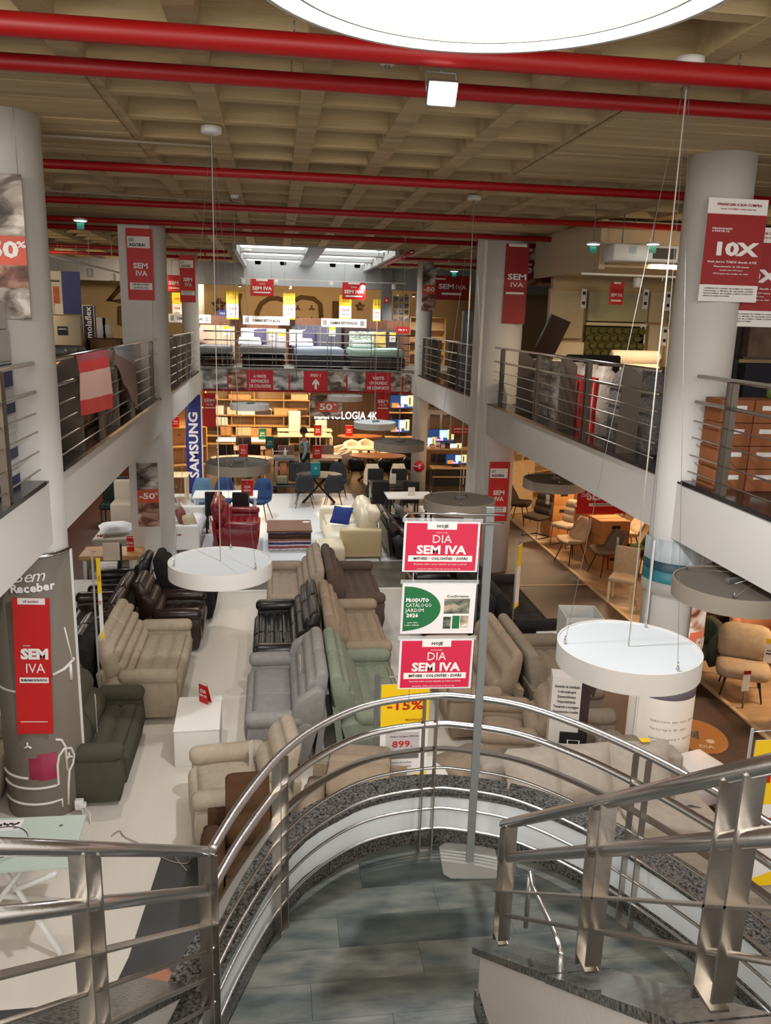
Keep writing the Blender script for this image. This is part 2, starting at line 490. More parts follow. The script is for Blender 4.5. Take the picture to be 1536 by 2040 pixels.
# columns -------------------------------------------------------------------
def column(nm, x, y, r, z1=CE, z0=0, pil=None):
    m = MB().lathe([(r, z0), (r, z1)], (x, y, 0), 40)
    if pil: m.box(*pil, z0, z1)
    return struct(nm, m, col_white)
column('column', -2.26, 7.62, .33)
column('column', 4.16, 7.62, .305)
column('column', 4.20, 15.15, .42, pil=(3.78, 3.98, 14.95, 15.5))
column('column', -2.08, 15.15, .22, pil=(-2.62, -2.1, 14.9, 15.4))
column('column', 4.1, 22.6, .22)
column('column', -2.2, 22.6, .22)
column('column', 5.2, 29.0, .25, CE, MZ); column('column', -2.6, 29.0, .25, CE, MZ); column('column', 6.1, 16.9, .22, CE, MZ)
struct('column', MB().box(at(770, 600, Y=26.85).x - .16, at(770, 600, Y=26.85).x + .16, 26.7, 27.0, MZ, CE), M('pillar_grey', (120, 118, 118), .7))
# walls -------------------------------------------------------------------
tan_wall = M('warm_beige_wall', (196, 170, 124), .8)
struct('wall_far', MB().box(-14, 14, 31.6, 31.8, MZ, CE + .5), tan_wall)
struct('wall_far_ground', MB().use(M('taupe_slats_wall', (92, 68, 50), .6, noise=(3, .25), stretch=(6, 1, .3))).box(1.0, 4.6, 31.6, 31.8, 0, SO).use(tan_wall).box(-14, 1.0, 31.6, 31.8, 0, SO).box(4.6, 14, 31.6, 31.8, 0, SO))
struct('wall_left', MB().box(-12, -11.8, 3, 32, 0, CE), tan_wall)
struct('wall_right', MB().box(11.8, 12, 3, 32, 0, CE), tan_wall)
struct('wall_right_gallery', MB().box(5.25, 11.8, 15.35, 15.5, MZ, 5.66), M('sand_wall', (190, 168, 132), .8))
struct('wall_red_showroom', MB().box(7.0, 11.8, 12.3, 12.5, 0, SO), M('red_wall', (196, 22, 14), .6))
# ---- half landing of the stairs ----------------------------------------------
LZ = EYE - 3.13          # landing floor, 1.65 m up
rail_pts = [(-.265, 2.92), (-.16, 3.24), (.02, 3.64), (.24, 3.93), (.53, 4.14), (.89, 4.22), (1.09, 4.19), (1.38, 4.06), (1.64, 3.80), (1.85, 3.5), (2.01, 3.2), (2.15, 2.87), (2.24, 2.5), (2.28, 2.1), (2.29, 1.6)]
base_pts = [(-.40, 2.55), (-.22, 3.10), (.08, 3.82), (.38, 4.12), (.63, 4.25), (.95, 4.29), (1.35, 4.17), (1.61, 3.97), (1.83, 3.71), (1.99, 3.44), (2.12, 3.17), (2.21, 2.95), (2.32, 2.5), (2.36, 2.1), (2.37, 1.6)]
R2 = smooth_path([(x, y, 0) for x, y in rail_pts], 5)
B2 = smooth_path([(x, y, 0) for x, y in base_pts], 4)
def offset(path, d):
    out = []
    for i, p in enumerate(path):
        t = path[min(i + 1, len(path) - 1)] - path[max(i - 1, 0)]; t.z = 0; t.normalize()
        out.append(p + Vector((-t.y, t.x, 0)) * d)
    return out
def wall_band(path, d0, d1, z0, z1):
    a, b = offset(path, d0), offset(path, d1)
    return MB().loft([[(p.x, p.y, z0), (q.x, q.y, z0), (q.x, q.y, z1), (p.x, p.y, z1)] for p, q in zip(a, b)], True, sm=False)
outline = [(p.x, p.y) for p in B2][::-1] + [(-.40, 2.0), (2.37, 1.0)][:1] 
outline = [(p.x, p.y) for p in B2] + [(2.37, .6), (-.62, .6)]
slate = M('slate_plank', (100, 102, 94), .42, noise=(3.6, .35), stretch=(1.1, 3.0, 1), bump=(5, .15), c2=(54, 62, 60))
slate2 = M('slate_plank_light', (110, 110, 100), .42, noise=(4.2, .3), stretch=(1.1, 3.0, 1), bump=(5, .15), c2=(62, 68, 66))
slate3 = M('slate_plank_dark', (84, 90, 86), .42, noise=(3.2, .3), stretch=(1.1, 3.0, 1), bump=(5, .15), c2=(48, 56, 56))
landing = struct('floor_landing', MB().prism(outline, LZ - .22, LZ - .012), M('landing_grout', (52, 56, 54), .6))
def clip(poly, hull):
    out = poly
    k = len(hull); ar = sum(hull[i][0] * hull[(i + 1) % k][1] - hull[(i + 1) % k][0] * hull[i][1] for i in range(k))
    H = hull if ar > 0 else hull[::-1]
    for i in range(k):
        ax, ay = H[i]; bx, by = H[(i + 1) % k]
        side = lambda p: (bx - ax) * (p[1] - ay) - (by - ay) * (p[0] - ax)
        nw = []
        for j in range(len(out)):
            p, q = out[j], out[(j + 1) % len(out)]
            sp, sq = side(p), side(q)
            if sp >= 0: nw.append(p)
            if (sp >= 0) != (sq >= 0):
                t = sp / (sp - sq); nw.append((p[0] + (q[0] - p[0]) * t, p[1] + (q[1] - p[1]) * t))
        out = nw
        if len(out) < 3: return []
    return out
hull = [(p.x, p.y) for p in B2][::3] + [(2.37, .6), (-.62, .6)]
for j in range(17):
    y0 = .7 + .215 * j; x = -1.2 + (j * .53) % .9
    while x < 2.6:
        L = .93
        q = clip([(x + .0008, y0 + .0008), (x + L - .0008, y0 + .0008), (x + L - .0008, y0 + .2142), (x + .0008, y0 + .2142)], hull)
        if len(q) > 2: MB().prism(q, LZ - .012, LZ).build('plank', random.choice((slate, slate2, slate3, slate)), landing)
        x += L
struct('wall_landing', wall_band(B2, .012, .10, LZ - .35, LZ + .33), M('kerb_white', (222, 228, 232), .55))
struct('baseboard_landing', wall_band(B2, .0, .014, LZ - .05, LZ + .09), granite)
# granite cap of the kerb, cut in slabs
caps = [B2[i:i + 9] for i in range(0, len(B2) - 4, 8)]
for i, seg in enumerate(caps):
    if len(seg) > 1: struct('trim_%d' % (30 + i), wall_band(seg, -.01, .19 , LZ + .325, LZ + .355), granite)
# steps from the landing up to the photographer, left flight
step_y, rise = .243, .1833
st = MB()
for i in range(9):
    yy = 2.62 - step_y * i
    z = LZ + rise * (i + 1)
    st.box(-.62, .92, yy - step_y - .02, yy, z - rise, z)
struct('stairs', st, M('stair_slate', (74, 78, 76), .45, noise=(3, .2)))
struct('floor_stair_head', MB().box(-2.0, 3.9, -2.5, .45, 2.9, MZ), grey_floor)
# white stringer wall between the flights, with its granite cap
def cap_z(y): return EYE - 2.80 + .767 * (3.06 - y)
sw = MB().xprism([(3.06, LZ - .3), (3.06, cap_z(3.06) - .035), (.6, cap_z(.6) - .035), (.6, LZ - .3)], .93, 1.08)
struct('wall_stringer', sw, M('stringer_white', (196, 190, 184), .7, bump=(50, .15)))
cp = [(3.10, cap_z(3.10)), (.6, cap_z(.6)), (.6, cap_z(.6) - .035), (3.10, cap_z(3.10) - .035)]
for i, (a, b) in enumerate(((3.10, 2.2), (2.2, 1.4), (1.4, .6))):
    struct('trim_%d' % (40 + i), MB().xprism([(a - .002, cap_z(a)), (b + .002, cap_z(b)), (b + .002, cap_z(b) - .035), (a - .002, cap_z(a) - .035)], .90, 1.13), granite_lit)
struct('baseboard_stringer', MB().xprism([(3.07, LZ), (3.07, LZ + .10), (2.62, LZ + .10), (2.3, LZ + .34), (2.3, LZ)], .915, .93), granite)
# left kerb that climbs with the flight
def lk(t): return Vector((-.31 - .40 * t, 2.9 - 1.45 * t, 0))
kb = [lk(0), lk(1)]
m = MB()
for a, b in ((-.02, .10),):
    pass
P0, P1 = Vector((-.38, 2.95, 0)), Vector((-.80, 1.6, 0))
nrm = Vector((-(P1 - P0).y, (P1 - P0).x, 0)).normalized() * -1
rings = []
for P, z in ((P0, LZ + .33), (P1, LZ + .33 + .98)):
    rings.append([P - nrm * 0 + Vector((0, 0, LZ - .3)), P + nrm * .14 + Vector((0, 0, LZ - .3)), P + nrm * .14 + Vector((0, 0, z)), P + Vector((0, 0, z))])
struct('wall_kerb_left', MB().loft(rings, True, sm=False), white_wall)
rings = [[P - nrm * .03 + Vector((0, 0, z)), P + nrm * .26 + Vector((0, 0, z)), P + nrm * .26 + Vector((0, 0, z + .03)), P - nrm * .03 + Vector((0, 0, z + .03))] for P, z in ((P0, LZ + .33), (P1, LZ + .33 + .98))]
struct('trim_44', MB().loft(rings, True, sm=False), granite)

# ================================================================== RAILINGS
rail_z = [EYE - 2.11, EYE - 2.29, EYE - 2.45, EYE - 2.575, EYE - 2.71, EYE - 2.845, EYE - 2.98]
def twin_post(parent, p, t, z0, z1, w=.05, gap=.075, th=.008, sl=0):
    """two flat bars side by side along direction t, their wide faces across it"""
    t = Vector((t.x, t.y, 0)).normalized(); a = math.atan2(t.y, t.x)
    for s in (-1, 1):
        c = Vector((p.x, p.y, (z0 + z1) / 2 + sl * s * gap / 2)) + t * s * gap / 2
        MB().cbox(c, th, w, z1 - z0, a).build('post', steel_post, parent)
    MB().cbox(Vector((p.x, p.y, z0 + .004)), gap, w * .9, .008, a).build('foot_plate', steel_post, parent)
cr = thing('stair_railing', 'polished steel railing curving round the half landing', 'railing', (0, 0, 0))
for i, z in enumerate(rail_z):
    path = [p + Vector((0, 0, z)) for p in R2]
    if i < 2: MB().tube(path, .021, 12).build('handrail' if i == 0 else 'rail', steel, cr)
    elif i == 2: MB().strip(path, .05, .008).build('flat_bar', steel_post, cr)
    else: MB().tube(path, .0085, 8).build('rod', steel, cr)
def near(path, x, y): return min(range(len(path)), key=lambda i: (path[i].x - x) ** 2 + (path[i].y - y) ** 2)
for x, y in [(.02, 3.62), (.90, 4.22), (1.83, 3.52), (2.25, 2.45)]:
    i = near(R2, x, y); t = R2[min(i + 1, len(R2) - 1)] - R2[i - 1]
    twin_post(cr, R2[i], t, LZ - .0, rail_z[0] - .018)
def flight_rail(label, A, B, zoff, posts, rods, hpost, over=0, rr=.021, n_up=2):
    t = thing('stair_railing', label, 'railing', (0, 0, 0))
    A, B = Vector(A), Vector(B)
    for k, dz in enumerate(zoff):
        a, b = A + Vector((0, 0, -dz)), B + Vector((0, 0, -dz))
        if k < 2: MB().tube([a, b], rr, 14).build('handrail' if k == 0 else 'rail', steel, t)
        elif k == 2: MB().strip([a, b], .05, .008).build('flat_bar', steel_post, t)
        else: MB().tube([a, b], .0085, 8).build('rod', steel_post, t)
    d = (B - A)
    for s in posts:
        p = A + d * s
        twin_post(t, p, d, p.z - hpost, p.z - .015, w=.05, gap=.075, sl=d.z / Vector((d.x, d.y, 0)).length)
    return t
flight_rail('steel stair railing climbing on the white stringer wall at the right', (.97, 2.97, EYE - 2.10), (.97, .7, EYE - 2.10 + .768 * 2.27), [0, .165, .33, .45], [.03, .41, .69], 4, .575)
flight_rail('steel stair railing at the left edge of the picture', (-.265, 2.92, EYE - 2.11), (-.265 - .42, 2.92 - 1.42, EYE - 2.11 + 1.08), [0, .18, .34, .47, .60, .74, .87], [.02, .62], 4, 1.0)

t = thing('lower_handrail', 'bent chrome handrail of the flight that leads down behind the stringer wall', 'handrail', (0, 0, 0))
q = [at(u, v, X=1.16) for u, v in ((1056, 1736), (1061, 1766), (1084, 1812), (1107, 1860), (1115, 1893))]
MB().tube(q, .012, 8).build('tube', steel, t)
MB().tube([q[0], q[0] + Vector((.0, .0, -.3))], .012, 8).build('upright', steel, t)
MB().tube([q[-1], (q[-1].x, q[-1].y - .02, cap_z(q[-1].y) + .0)], .012, 8).build('upright', steel, t)
def gallery_rail(label, X, side, y0, y1, plates, twins, z0=MZ, bars=True):
    """side=+1: gallery lies towards +x"""
    t = thing('gallery_railing', label, 'railing', (0, 0, 0), group=None)
    Z = z0 + 1.04
    MB().tube([(X, y0, Z), (X, y1, Z)], .021, 10).build('handrail', steel, t)
    MB().tube([(X + side * .0, y0, Z - .24), (X, y1, Z - .24)], .018, 8).build('rail', steel_post, t)
    for dz in (.42, .58, .75, .91):
        MB().tube([(X, y0, Z - dz), (X, y1, Z - dz)], .0085, 6).build('rod', steel_post, t)
    for y in plates:
        q = MB().add([(X, y - .012, z0 - .24), (X + side * .05, y - .012, z0 - .24), (X + side * .05, y - .012, z0 + .03), (X + side * .24, y - .012, z0 + .03), (X + side * .24, y - .012, Z - .12), (X + side * .09, y - .012, Z + .01), (X, y - .012, Z - .02)] +
                     [(X, y + .012, z0 - .24), (X + side * .05, y + .012, z0 - .24), (X + side * .05, y + .012, z0 + .03), (X + side * .24, y + .012, z0 + .03), (X + side * .24, y + .012, Z - .12), (X + side * .09, y + .012, Z + .01), (X, y + .012, Z - .02)],
                     [(0, 1, 2, 3, 4, 5, 6), (7, 8, 9, 10, 11, 12, 13)] + [(i, (i + 1) % 7, 7 + (i + 1) % 7, 7 + i) for i in range(7)])
        q.build('post_plate', dark_steel, t)
    for y in twins:
        for s in (-.045, .045): MB().box(X - .03, X + .03, y + s - .005, y + s + .005, z0 + .03, Z - .015).build('post', dark_steel, t)
    return t
gallery_rail('gallery railing on the right, nearest the camera', XR + .02, 1, 3.6, 7.25, [5.85, 3.9], [6.65, 4.9])
gallery_rail('long gallery railing on the right between the two thick columns', XR + .02, 1, 8.0, 14.5, [8.96, 11.03, 13.05], [10.0, 12.0, 14.0])
gallery_rail('far gallery railing on the right behind the pilaster column', XR + .02, 1, 15.7, 22.3, [16.5, 18.6, 20.7], [17.5, 19.6, 21.7])
gallery_rail('gallery railing on the left, nearest the camera', XL - .02, -1, 3.6, 7.25, [4.4], [6.35, 5.2])
gallery_rail('gallery railing on the left between the columns, with flags tied on', XL - .02, -1, 7.95, 14.7, [8.96, 11.0, 12.95], [9.9, 12.0, 14.0])
gallery_rail('far gallery railing on the left behind the pilaster column', XL - .02, -1, 15.5, 22.3, [16.5, 18.4, 20.7], [17.5, 19.5])
# far railing, bowed a little
t = thing('gallery_railing', 'gallery railing across the far end in front of the beds', 'railing', (0, 0, 0))
def fy(x): return YF - .02 + .12 * ((x - 1.0) / 3) ** 2 - .1
xs = [-1.95 + 5.95 * i / 16 for i in range(17)]
for k, dz in enumerate((0, .24, .42, .58, .75, .91)):
    MB().tube([(x, fy(x), MZ + 1.04 - dz) for x in xs], (.021, .018, .009, .009, .009, .009)[k], 6).build(('handrail', 'rail', 'rod', 'rod', 'rod', 'rod')[k], steel, t)
for x in (-1.25, .0, 1.55, 2.8):
    for s in (-.05, .05): MB().box(x + s - .008, x + s + .008, fy(x) - .03, fy(x) + .03, MZ, MZ + 1.03).build('post', dark_steel, t)
for x in (.62, 3.55):
    MB().add([(x + a, fy(x) + b, z) for a in (-.015, .015) for b, z in ((0, MZ - .2), (0, MZ + 1.02), (.09, MZ + 1.04), (.22, MZ + .9), (.22, MZ), (.05, MZ - .2))], [(0, 1, 2, 3, 4, 5), (6, 7, 8, 9, 10, 11)] + [(i, (i + 1) % 6, 6 + (i + 1) % 6, 6 + i) for i in range(6)]).build('post_plate', dark_steel, t)

# ================================================================== PIPES under the ceiling
PLAB = ['thick red sprinkler pipe nearest the camera, touching the big ring lamp in the view', 'second red sprinkler pipe from the camera, behind the floodlight',
        'third red sprinkler pipe from the camera', 'fourth red sprinkler pipe from the camera']
def pipe(a, b, r, label):
    t = thing('sprinkler_pipe', label, 'pipe', a, 0, 'red sprinkler pipes under the ceiling')
    a, b = Vector(a), Vector(b); d = b - a
    MB().tube([(0, 0, 0), d], r, 14).build('pipe', red_paint, t)
    L = d.length; k = max(2, int(L / 2.6))
    for i in range(k):
        p = d * ((i + .45) / k)
        MB().lathe([(r + .006, -.015), (r + .006, .015)], (0, 0, 0), 12).build('pipe_clamp', chrome, t)
        c = t.children[-1]; c.location = p; c.rotation_euler = (0, pi / 2, 0) if abs(d.x) > abs(d.y) else (pi / 2, 0, 0)
        MB().tube([p + Vector((0, 0, r)), p + Vector((0, 0, CE - a.z - .01))], .006, 6).build('hanger_rod', grey_metal, t)
        q = d * ((i + .8) / k)
        MB().lathe([(.012, 0), (.012, -.03), (.03, -.035), (.008, -.05), (.008, -.075), (.028, -.08), (.0, -.085)], (q.x, q.y, -r), 10).build('sprinkler_head', print_dred, t)
    return t
pz = EYE + 1.47
for i, (q, r) in enumerate(((.2945, .062), (.2578, .05), (.1575, .047), (.1203, .045))):
    Y = 1.47 / q
    pipe((-9, Y, pz), (9.5, Y, pz), r, PLAB[i])
for i, (v, lab) in enumerate([(463, 'fifth red sprinkler pipe from the camera, just before the skylight'), (478, 'red sprinkler pipe crossing in front of the skylight')]):
    w = at(768, v, z=pz)
    pipe((-9, w.y, pz), (5.6 if i else 9.0, w.y, pz), .045, lab)
for yy, lab in ((20.6, 'red sprinkler pipe beside the near corner of the skylight'), (22.9, 'red sprinkler pipe beside the middle of the skylight')):
    pipe((-9, yy, pz), (SKY[0] - .25, yy, pz), .04, lab + ', left')
    pipe((SKY[1] + .25, yy, pz), (8.5, yy, pz), .04, lab + ', right')
pipe((SKY[1] + .15, 18.2, pz - .02), (SKY[1] + .15, 22.5, pz - .02), .05, 'short red sprinkler pipe running along the right side of the skylight')
# thin cable trunking
def conduit(pts, label, r=.012):
    o = MB().tube(pts, r, 6).build('cable_conduit', M('conduit_grey', (170, 158, 140), .6))
    return tag(o, label, 'conduit')
conduit([(-4.0, 8.15, CE - .06), (-.55, 8.35, CE - .06)], 'thin conduit running from the left column to a ceiling rose')
conduit([(-3.2, 9.6, CE - .06), (-.9, 9.45, CE - .06), (3.4, 9.9, CE - .05), (6.5, 10.0, CE - .05)], 'long thin conduit crossing the middle of the ceiling')
conduit([(-3.2, 11.9, CE - .06), (-.6, 12.1, CE - .06)], 'short thin conduit left of the ceiling middle')
conduit([(-4, 14.8, CE - .06), (6, 15.0, CE - .05)], 'thin conduit crossing the ceiling behind the fourth pipe')
# ================================================================== FURNITURE BUILDERS
def fabric(name, rgb, rough=.95, leather=False):
    if leather: return M(name, rgb, .32, bump=(14, .25), spec=.5)
    return M(name, rgb, .95, noise=(14, .07), bump=(120, .12), spec=.2)
def lobes(p0, p1, n, bulge, nrm, k=5):
    """points from p0 to p1 with n rounded lobes pushed along nrm"""
    out = []
    for i in range(n):
        for j in range(k + (i == n - 1)):
            t = (i + j / k) / n
            s = abs(sin(pi * j / k)) ** .6 * bulge
            out.append((p0[0] + (p1[0] - p0[0]) * t + nrm[0] * s, p0[1] + (p1[1] - p0[1]) * t + nrm[1] * s))
    return out
def arc(cx, cz, r, a0, a1, k=5):
    return [(cx + r * cos(radians(a0 + (a1 - a0) * i / k)), cz + r * sin(radians(a0 + (a1 - a0) * i / k))) for i in range(k + 1)]
def recliner(name, label, loc, rz, W, seats, m, m2=None, D=.92, H=1.02, arm=.2, cat='sofa', group=None, nb=3, ns=3, wings=False, foot=0, tagc=True, armlow=0, m_tag=None, base=.26, cut=False):
    """upholstered seat with puffy back rolls; faces local -y"""
    m2 = m2 or m
    t = thing(name, label, cat, loc, rz, group)
    y0, y1 = -D / 2, D / 2
    MB().rbox(-W / 2 + arm * .7, W / 2 - arm * .7, y0 + .10, y1 - .14, .05, .34, .03).build('base', m2, t)
    iw = (W - 2 * arm) / seats
    for i in range(seats):
        a, b = -W / 2 + arm + iw * i, -W / 2 + arm + iw * (i + 1)
        ZS = .46
        # seat: top lobes, rounded front, footrest face
        prof = lobes((y1 - .30, ZS - .03), (y0 + .06, ZS - .01), ns, .035, (0, 1)) + arc(y0 + .07, ZS - .08, .08, 80, 170, 4) + [(y0 + .0, .30), (y0 + .03, .12), (y0 + .10, .08), (y0 + .16, .12), (y1 - .3, .2)]
        MB().puff(prof, a + .003, b - .003, .045).build('seat_cushion', m, t)
        if foot:
            pr = lobes((y0 + .02, .47), (y0 - foot, .44), 2, .03, (0, 1)) + arc(y0 - foot, .38, .06, 90, 270, 4) + [(y0 + .02, .33)]
            MB().puff(pr, a + .01, b - .01, .04).build('footrest', m, t)
        # back: leaning, rolls on its front
        q0, q1 = (y1 - .34, .44), (y1 - .10, H - .07)
        nn = Vector((q0[1] - q1[1], q1[0] - q0[0])).normalized()
        prof = lobes(q0, q1, nb, .06, (nn.x, nn.y)) + arc(y1 - .04, H - .075, .075, 150, 10, 5) + [(y1 + .02, .8), (y1 - .05, .45), (y1 - .12, .22), (y1 - .26, .25)]
        MB().puff(prof, a + .004, b - .004, .06).build('back_cushion', m, t)
    MB().cbox((0, y1 - .06, .36), W - .1, .07, .52, 0, -.12).build('back_panel', m2, t)
    for s in (-1, 1):
        x = s * (W / 2 - arm / 2)
        side = [(y1 - .20, .05), (y0 + .06, .05), (y0 + .02, .22), (y0 + .04, .5 - armlow), (y1 - .22, .54 - armlow), (y1 - .08, .5)]
        MB().puff(side, x - arm / 2 + .01, x + arm / 2 - .01, .03).build('arm_side', m2, t)
        top = [(x - arm / 2 - .005, .52 - armlow), (x - arm / 2 + .01, .59 - armlow), (x - arm * .2, .64 - armlow), (x + arm * .2, .64 - armlow), (x + arm / 2 - .01, .59 - armlow), (x + arm / 2 + .005, .52 - armlow), (x + arm * .35, .49 - armlow), (x - arm * .35, .49 - armlow)]
        MB().puff(top, y0 + .01, y1 - .24, .07, axis='y').build('armrest', m, t)
        if wings:
            w = [(y1 - .42, .5), (y1 - .32, .78), (y1 - .1, H - .12), (y1 - .02, H - .15), (y1 - .02, .6), (y1 - .1, .45)]
            MB().puff(w, x - arm / 2 + .03, x + arm / 2 - .02, .04).build('wing', m, t)
    return t
def armchair_modern(name, label, loc, rz, W, m, D=.8, H=.85, group=None, cat='armchair', seats=1, arm=.16, m2=None):
    t = thing(name, label, cat, loc, rz, group); m2 = m2 or m
    y0, y1 = -D / 2, D / 2
    MB().rbox(-W / 2 + .03, W / 2 - .03, y0 + .05, y1 - .05, .08, .30, .03).build('base', m2, t)
    iw = (W - 2 * arm) / seats
    for i in range(seats):
        a, b = -W / 2 + arm + iw * i, -W / 2 + arm + iw * (i + 1)
        MB().puff([(y1 - .2, .30), (y0, .30), (y0 - .02, .37), (y0 + .01, .44), (y0 + .2, .46), (y1 - .2, .44)], a + .003, b - .003, .04).build('seat_cushion', m, t)
        q = [(y1 - .28, .44), (y1 - .33, .6), (y1 - .22, H - .06), (y1 - .15, H), (y1 - .08, H - .03), (y1 - .06, .6), (y1 - .08, .4)]
        MB().puff(q, a + .004, b - .004, .06).build('back_cushion', m, t)
    MB().rbox(-W / 2, W / 2, y1 - .12, y1, .08, H - .12, .04).build('back_frame', m2, t)
    for s in (-1, 1):
        x = s * (W / 2 - arm / 2)
        MB().rbox(x - arm / 2, x + arm / 2, y0, y1 - .05, .08, .6, .045).build('arm', m2, t)
    for a in (-1, 1):
        for b in (-1, 1): MB().cbox((a * (W / 2 - .08), b * (D / 2 - .1), .04), .04, .04, .08).build('leg', black, t)
    return t
def pillow(label, loc, size, m, rx=.9, rz=0, thick=.13, group=None, name='cushion'):
    n = 8; vs = []; fs = []
    for s in (1, -1):
        for i in range(n + 1):
            for j in range(n + 1):
                u, v = i / n * 2 - 1, j / n * 2 - 1
                k = (1 - u ** 4) * (1 - v ** 4)
                pin = 1 - .07 * (1 - abs(u * v)) 
                vs.append((u * size[0] / 2 * pin, v * size[1] / 2 * pin, s * thick / 2 * k ** .6 + size[1] / 2 * 0))
    N = (n + 1) ** 2
    for s in range(2):
        for i in range(n):
            for j in range(n):
                a = s * N + i * (n + 1) + j
                fs.append((a, a + 1, a + n + 2, a + n + 1))
    o = MB().add(vs, fs, True).build(name, m)
    o.location = loc; o.rotation_euler = (rx, 0, rz)
    return tag(o, label, 'cushion', group)
def swing_tag(parent, loc, rz=0, h=.28, w=.07, top=print_yel, rx=0):
    """paper price tag hanging on a thing: a part"""
    m = MB().use(paper).cbox((0, 0, -h / 2), w, .003, h)
    m.use(top).cbox((0, -.003, -h * .1), w, .002, h * .2)
    m.use(print_black).cbox((0, -.003, -h * .5), w * .6, .002, h * .03).cbox((0, -.003, -h * .62), w * .7, .002, h * .05)
    o = m.build('price_tag', None, parent); o.location = loc; o.rotation_euler = (rx, 0, rz)
    return o
def legs4(t, pts_top, pts_bot, r, m, name='leg', r2=None):
    for a, b in zip(pts_top, pts_bot): MB().tube([a, b], r, 6, r2=r2 or r).build(name, m, t)
def shell_chair(label, loc, rz, m, legm=black, H=.84, W=.5, name='dining_chair', group=None, cat='chair', quilt=True, lean=.14):
    t = thing(name, label, cat, loc, rz, group)
    # bent shell: seat rising into back, edges curling up
    path = [(-.24, .46), (-.2, .475), (-.08, .46), (.06, .45), (.15, .47), (.2, .55), (.22 + lean * .3, .66), (.22 + lean * .7, .76), (.22 + lean, H)]
    wid = [.40, .46, W, W, W * .98, W * .98, W * .94, W * .86, W * .6]
    rings = []
    for (y, z), w in zip(path, wid):
        row = []
        i = path.index((y, z)); p, q = path[max(i - 1, 0)], path[min(i + 1, len(path) - 1)]
        tn = Vector((q[0] - p[0], q[1] - p[1])).normalized(); nr = Vector((-tn.y, tn.x))
        for k in range(9):
            u = k / 4 - 1
            e = .07 * u ** 4 + (.012 * abs(sin(u * pi * 1.5)) if quilt else 0)
            row.append((u * w / 2, y + nr.x * e, z + nr.y * e))
        for k in range(8, -1, -1):
            u = k / 4 - 1
            e = .07 * u ** 4 - .05
            row.append((u * w / 2 * .98, y + nr.x * e, z + nr.y * e))
        rings.append(row)
    MB().loft(rings[:5] + [rings[4]], True).build('seat', m, t)
    MB().loft(rings[4:], True).build('backrest', m, t)
    legs4(t, [(x, y, .43) for x, y in ((-.12, -.12), (.12, -.12), (.12, .12), (-.12, .12))], [(x, y, 0) for x, y in ((-.23, -.24), (.23, -.24), (.23, .24), (-.23, .24))], .013, legm, r2=.009)
    MB().cbox((0, 0, .425), .3, .3, .02).build('seat_frame', legm, t)
    return t
def parson_chair(label, loc, rz, m, legm, H=.98, group=None, W=.44, name='dining_chair'):
    t = thing(name, label, 'chair', loc, rz, group)
    MB().rbox(-W / 2, W / 2, -.22, .2, .40, .49, .03).build('seat', m, t)
    o = MB().rbox(-W / 2, W / 2, .16, .22, .40, H, .03).build('backrest', m, t)
    for x in (-W / 2 + .03, W / 2 - .03):
        MB().cbox((x, -.18, .2), .04, .04, .4).build('leg', legm, t)
        MB().cbox((x, .2, .2), .04, .04, .41, 0, .08).build('leg', legm, t)
    return t
def cantilever_chair(label, loc, rz, m, group=None):
    t = thing('dining_chair', label, 'chair', loc, rz, group)
    W = .46
    MB().puff([(-.25, .45), (-.27, .5), (-.2, .54), (.15, .53), (.2, .5), (.15, .44)], -W / 2, W / 2, .04).build('seat', m, t)
    q0, q1 = (.14, .54), (.30, 1.0)
    MB().puff(lobes(q0, q1, 3, .035, (-.9, .3)) + [(.36, 1.0), (.24, .5)], -W / 2, W / 2, .03).build('backrest', m, t)
    for x in (-W / 2 + .02, W / 2 - .02):
        MB().tube([(x, .18, .46), (x, -.2, .44), (x, -.24, .03), (x, .24, .015)], .012, 6).build('leg', black, t)
    MB().tube([(-W / 2 + .02, .24, .015), (W / 2 - .02, .24, .015)], .012, 6).build('crossbar', black, t)
    return t
def tub_chair(label, loc, rz, m, legm=black, W=.68, H=.78, style='tub'):
    t = thing('armchair', label, 'armchair', loc, rz)
    if style == 'tub':
        rings = []
        for k in range(17):
            a = radians(-25 + 230 * k / 16)
            hh = H - .16 * abs(k - 8) / 8 - (.05 if k in (0, 16) else 0)
            ro, ri = W / 2, W / 2 - .11
            c, s = cos(a), sin(a)
            rings.append([(ro * c * .9, ro * s * .9, .22), (ro * c, ro * s, .45), (ro * c * 1.03, ro * s * 1.03, hh - .04), (ro * c, ro * s, hh), (ri * c, ri * s, hh), (ri * c * .97, ri * s * .97, hh - .05), (ri * c * .95, ri * s * .95, .3)])
        MB().loft(rings, True).build('backrest', m, t)
    else:
        MB().puff([(.1, .4), (.03, .6), (.12, .85), (.2, .92), (.28, .88), (.25, .6), (.22, .38)], -W / 2, W / 2, .14).build('backrest', m, t)
    prof = [(-.30, .30), (-.34, .38), (-.28, .45), (0, .47), (.18, .44), (.2, .34), (0, .27)]
    MB().puff(prof, -W / 2 + (.1 if style == 'tub' else 0), W / 2 - (.1 if style == 'tub' else 0), .12).build('seat', m, t)
    legs4(t, [(x, y, .3) for x, y in ((-.2, -.2), (.2, -.2), (.2, .15), (-.2, .15))], [(x, y, 0) for x, y in ((-.26, -.28), (.26, -.28), (.25, .25), (-.25, .25))], .02, legm, r2=.01)
    return t
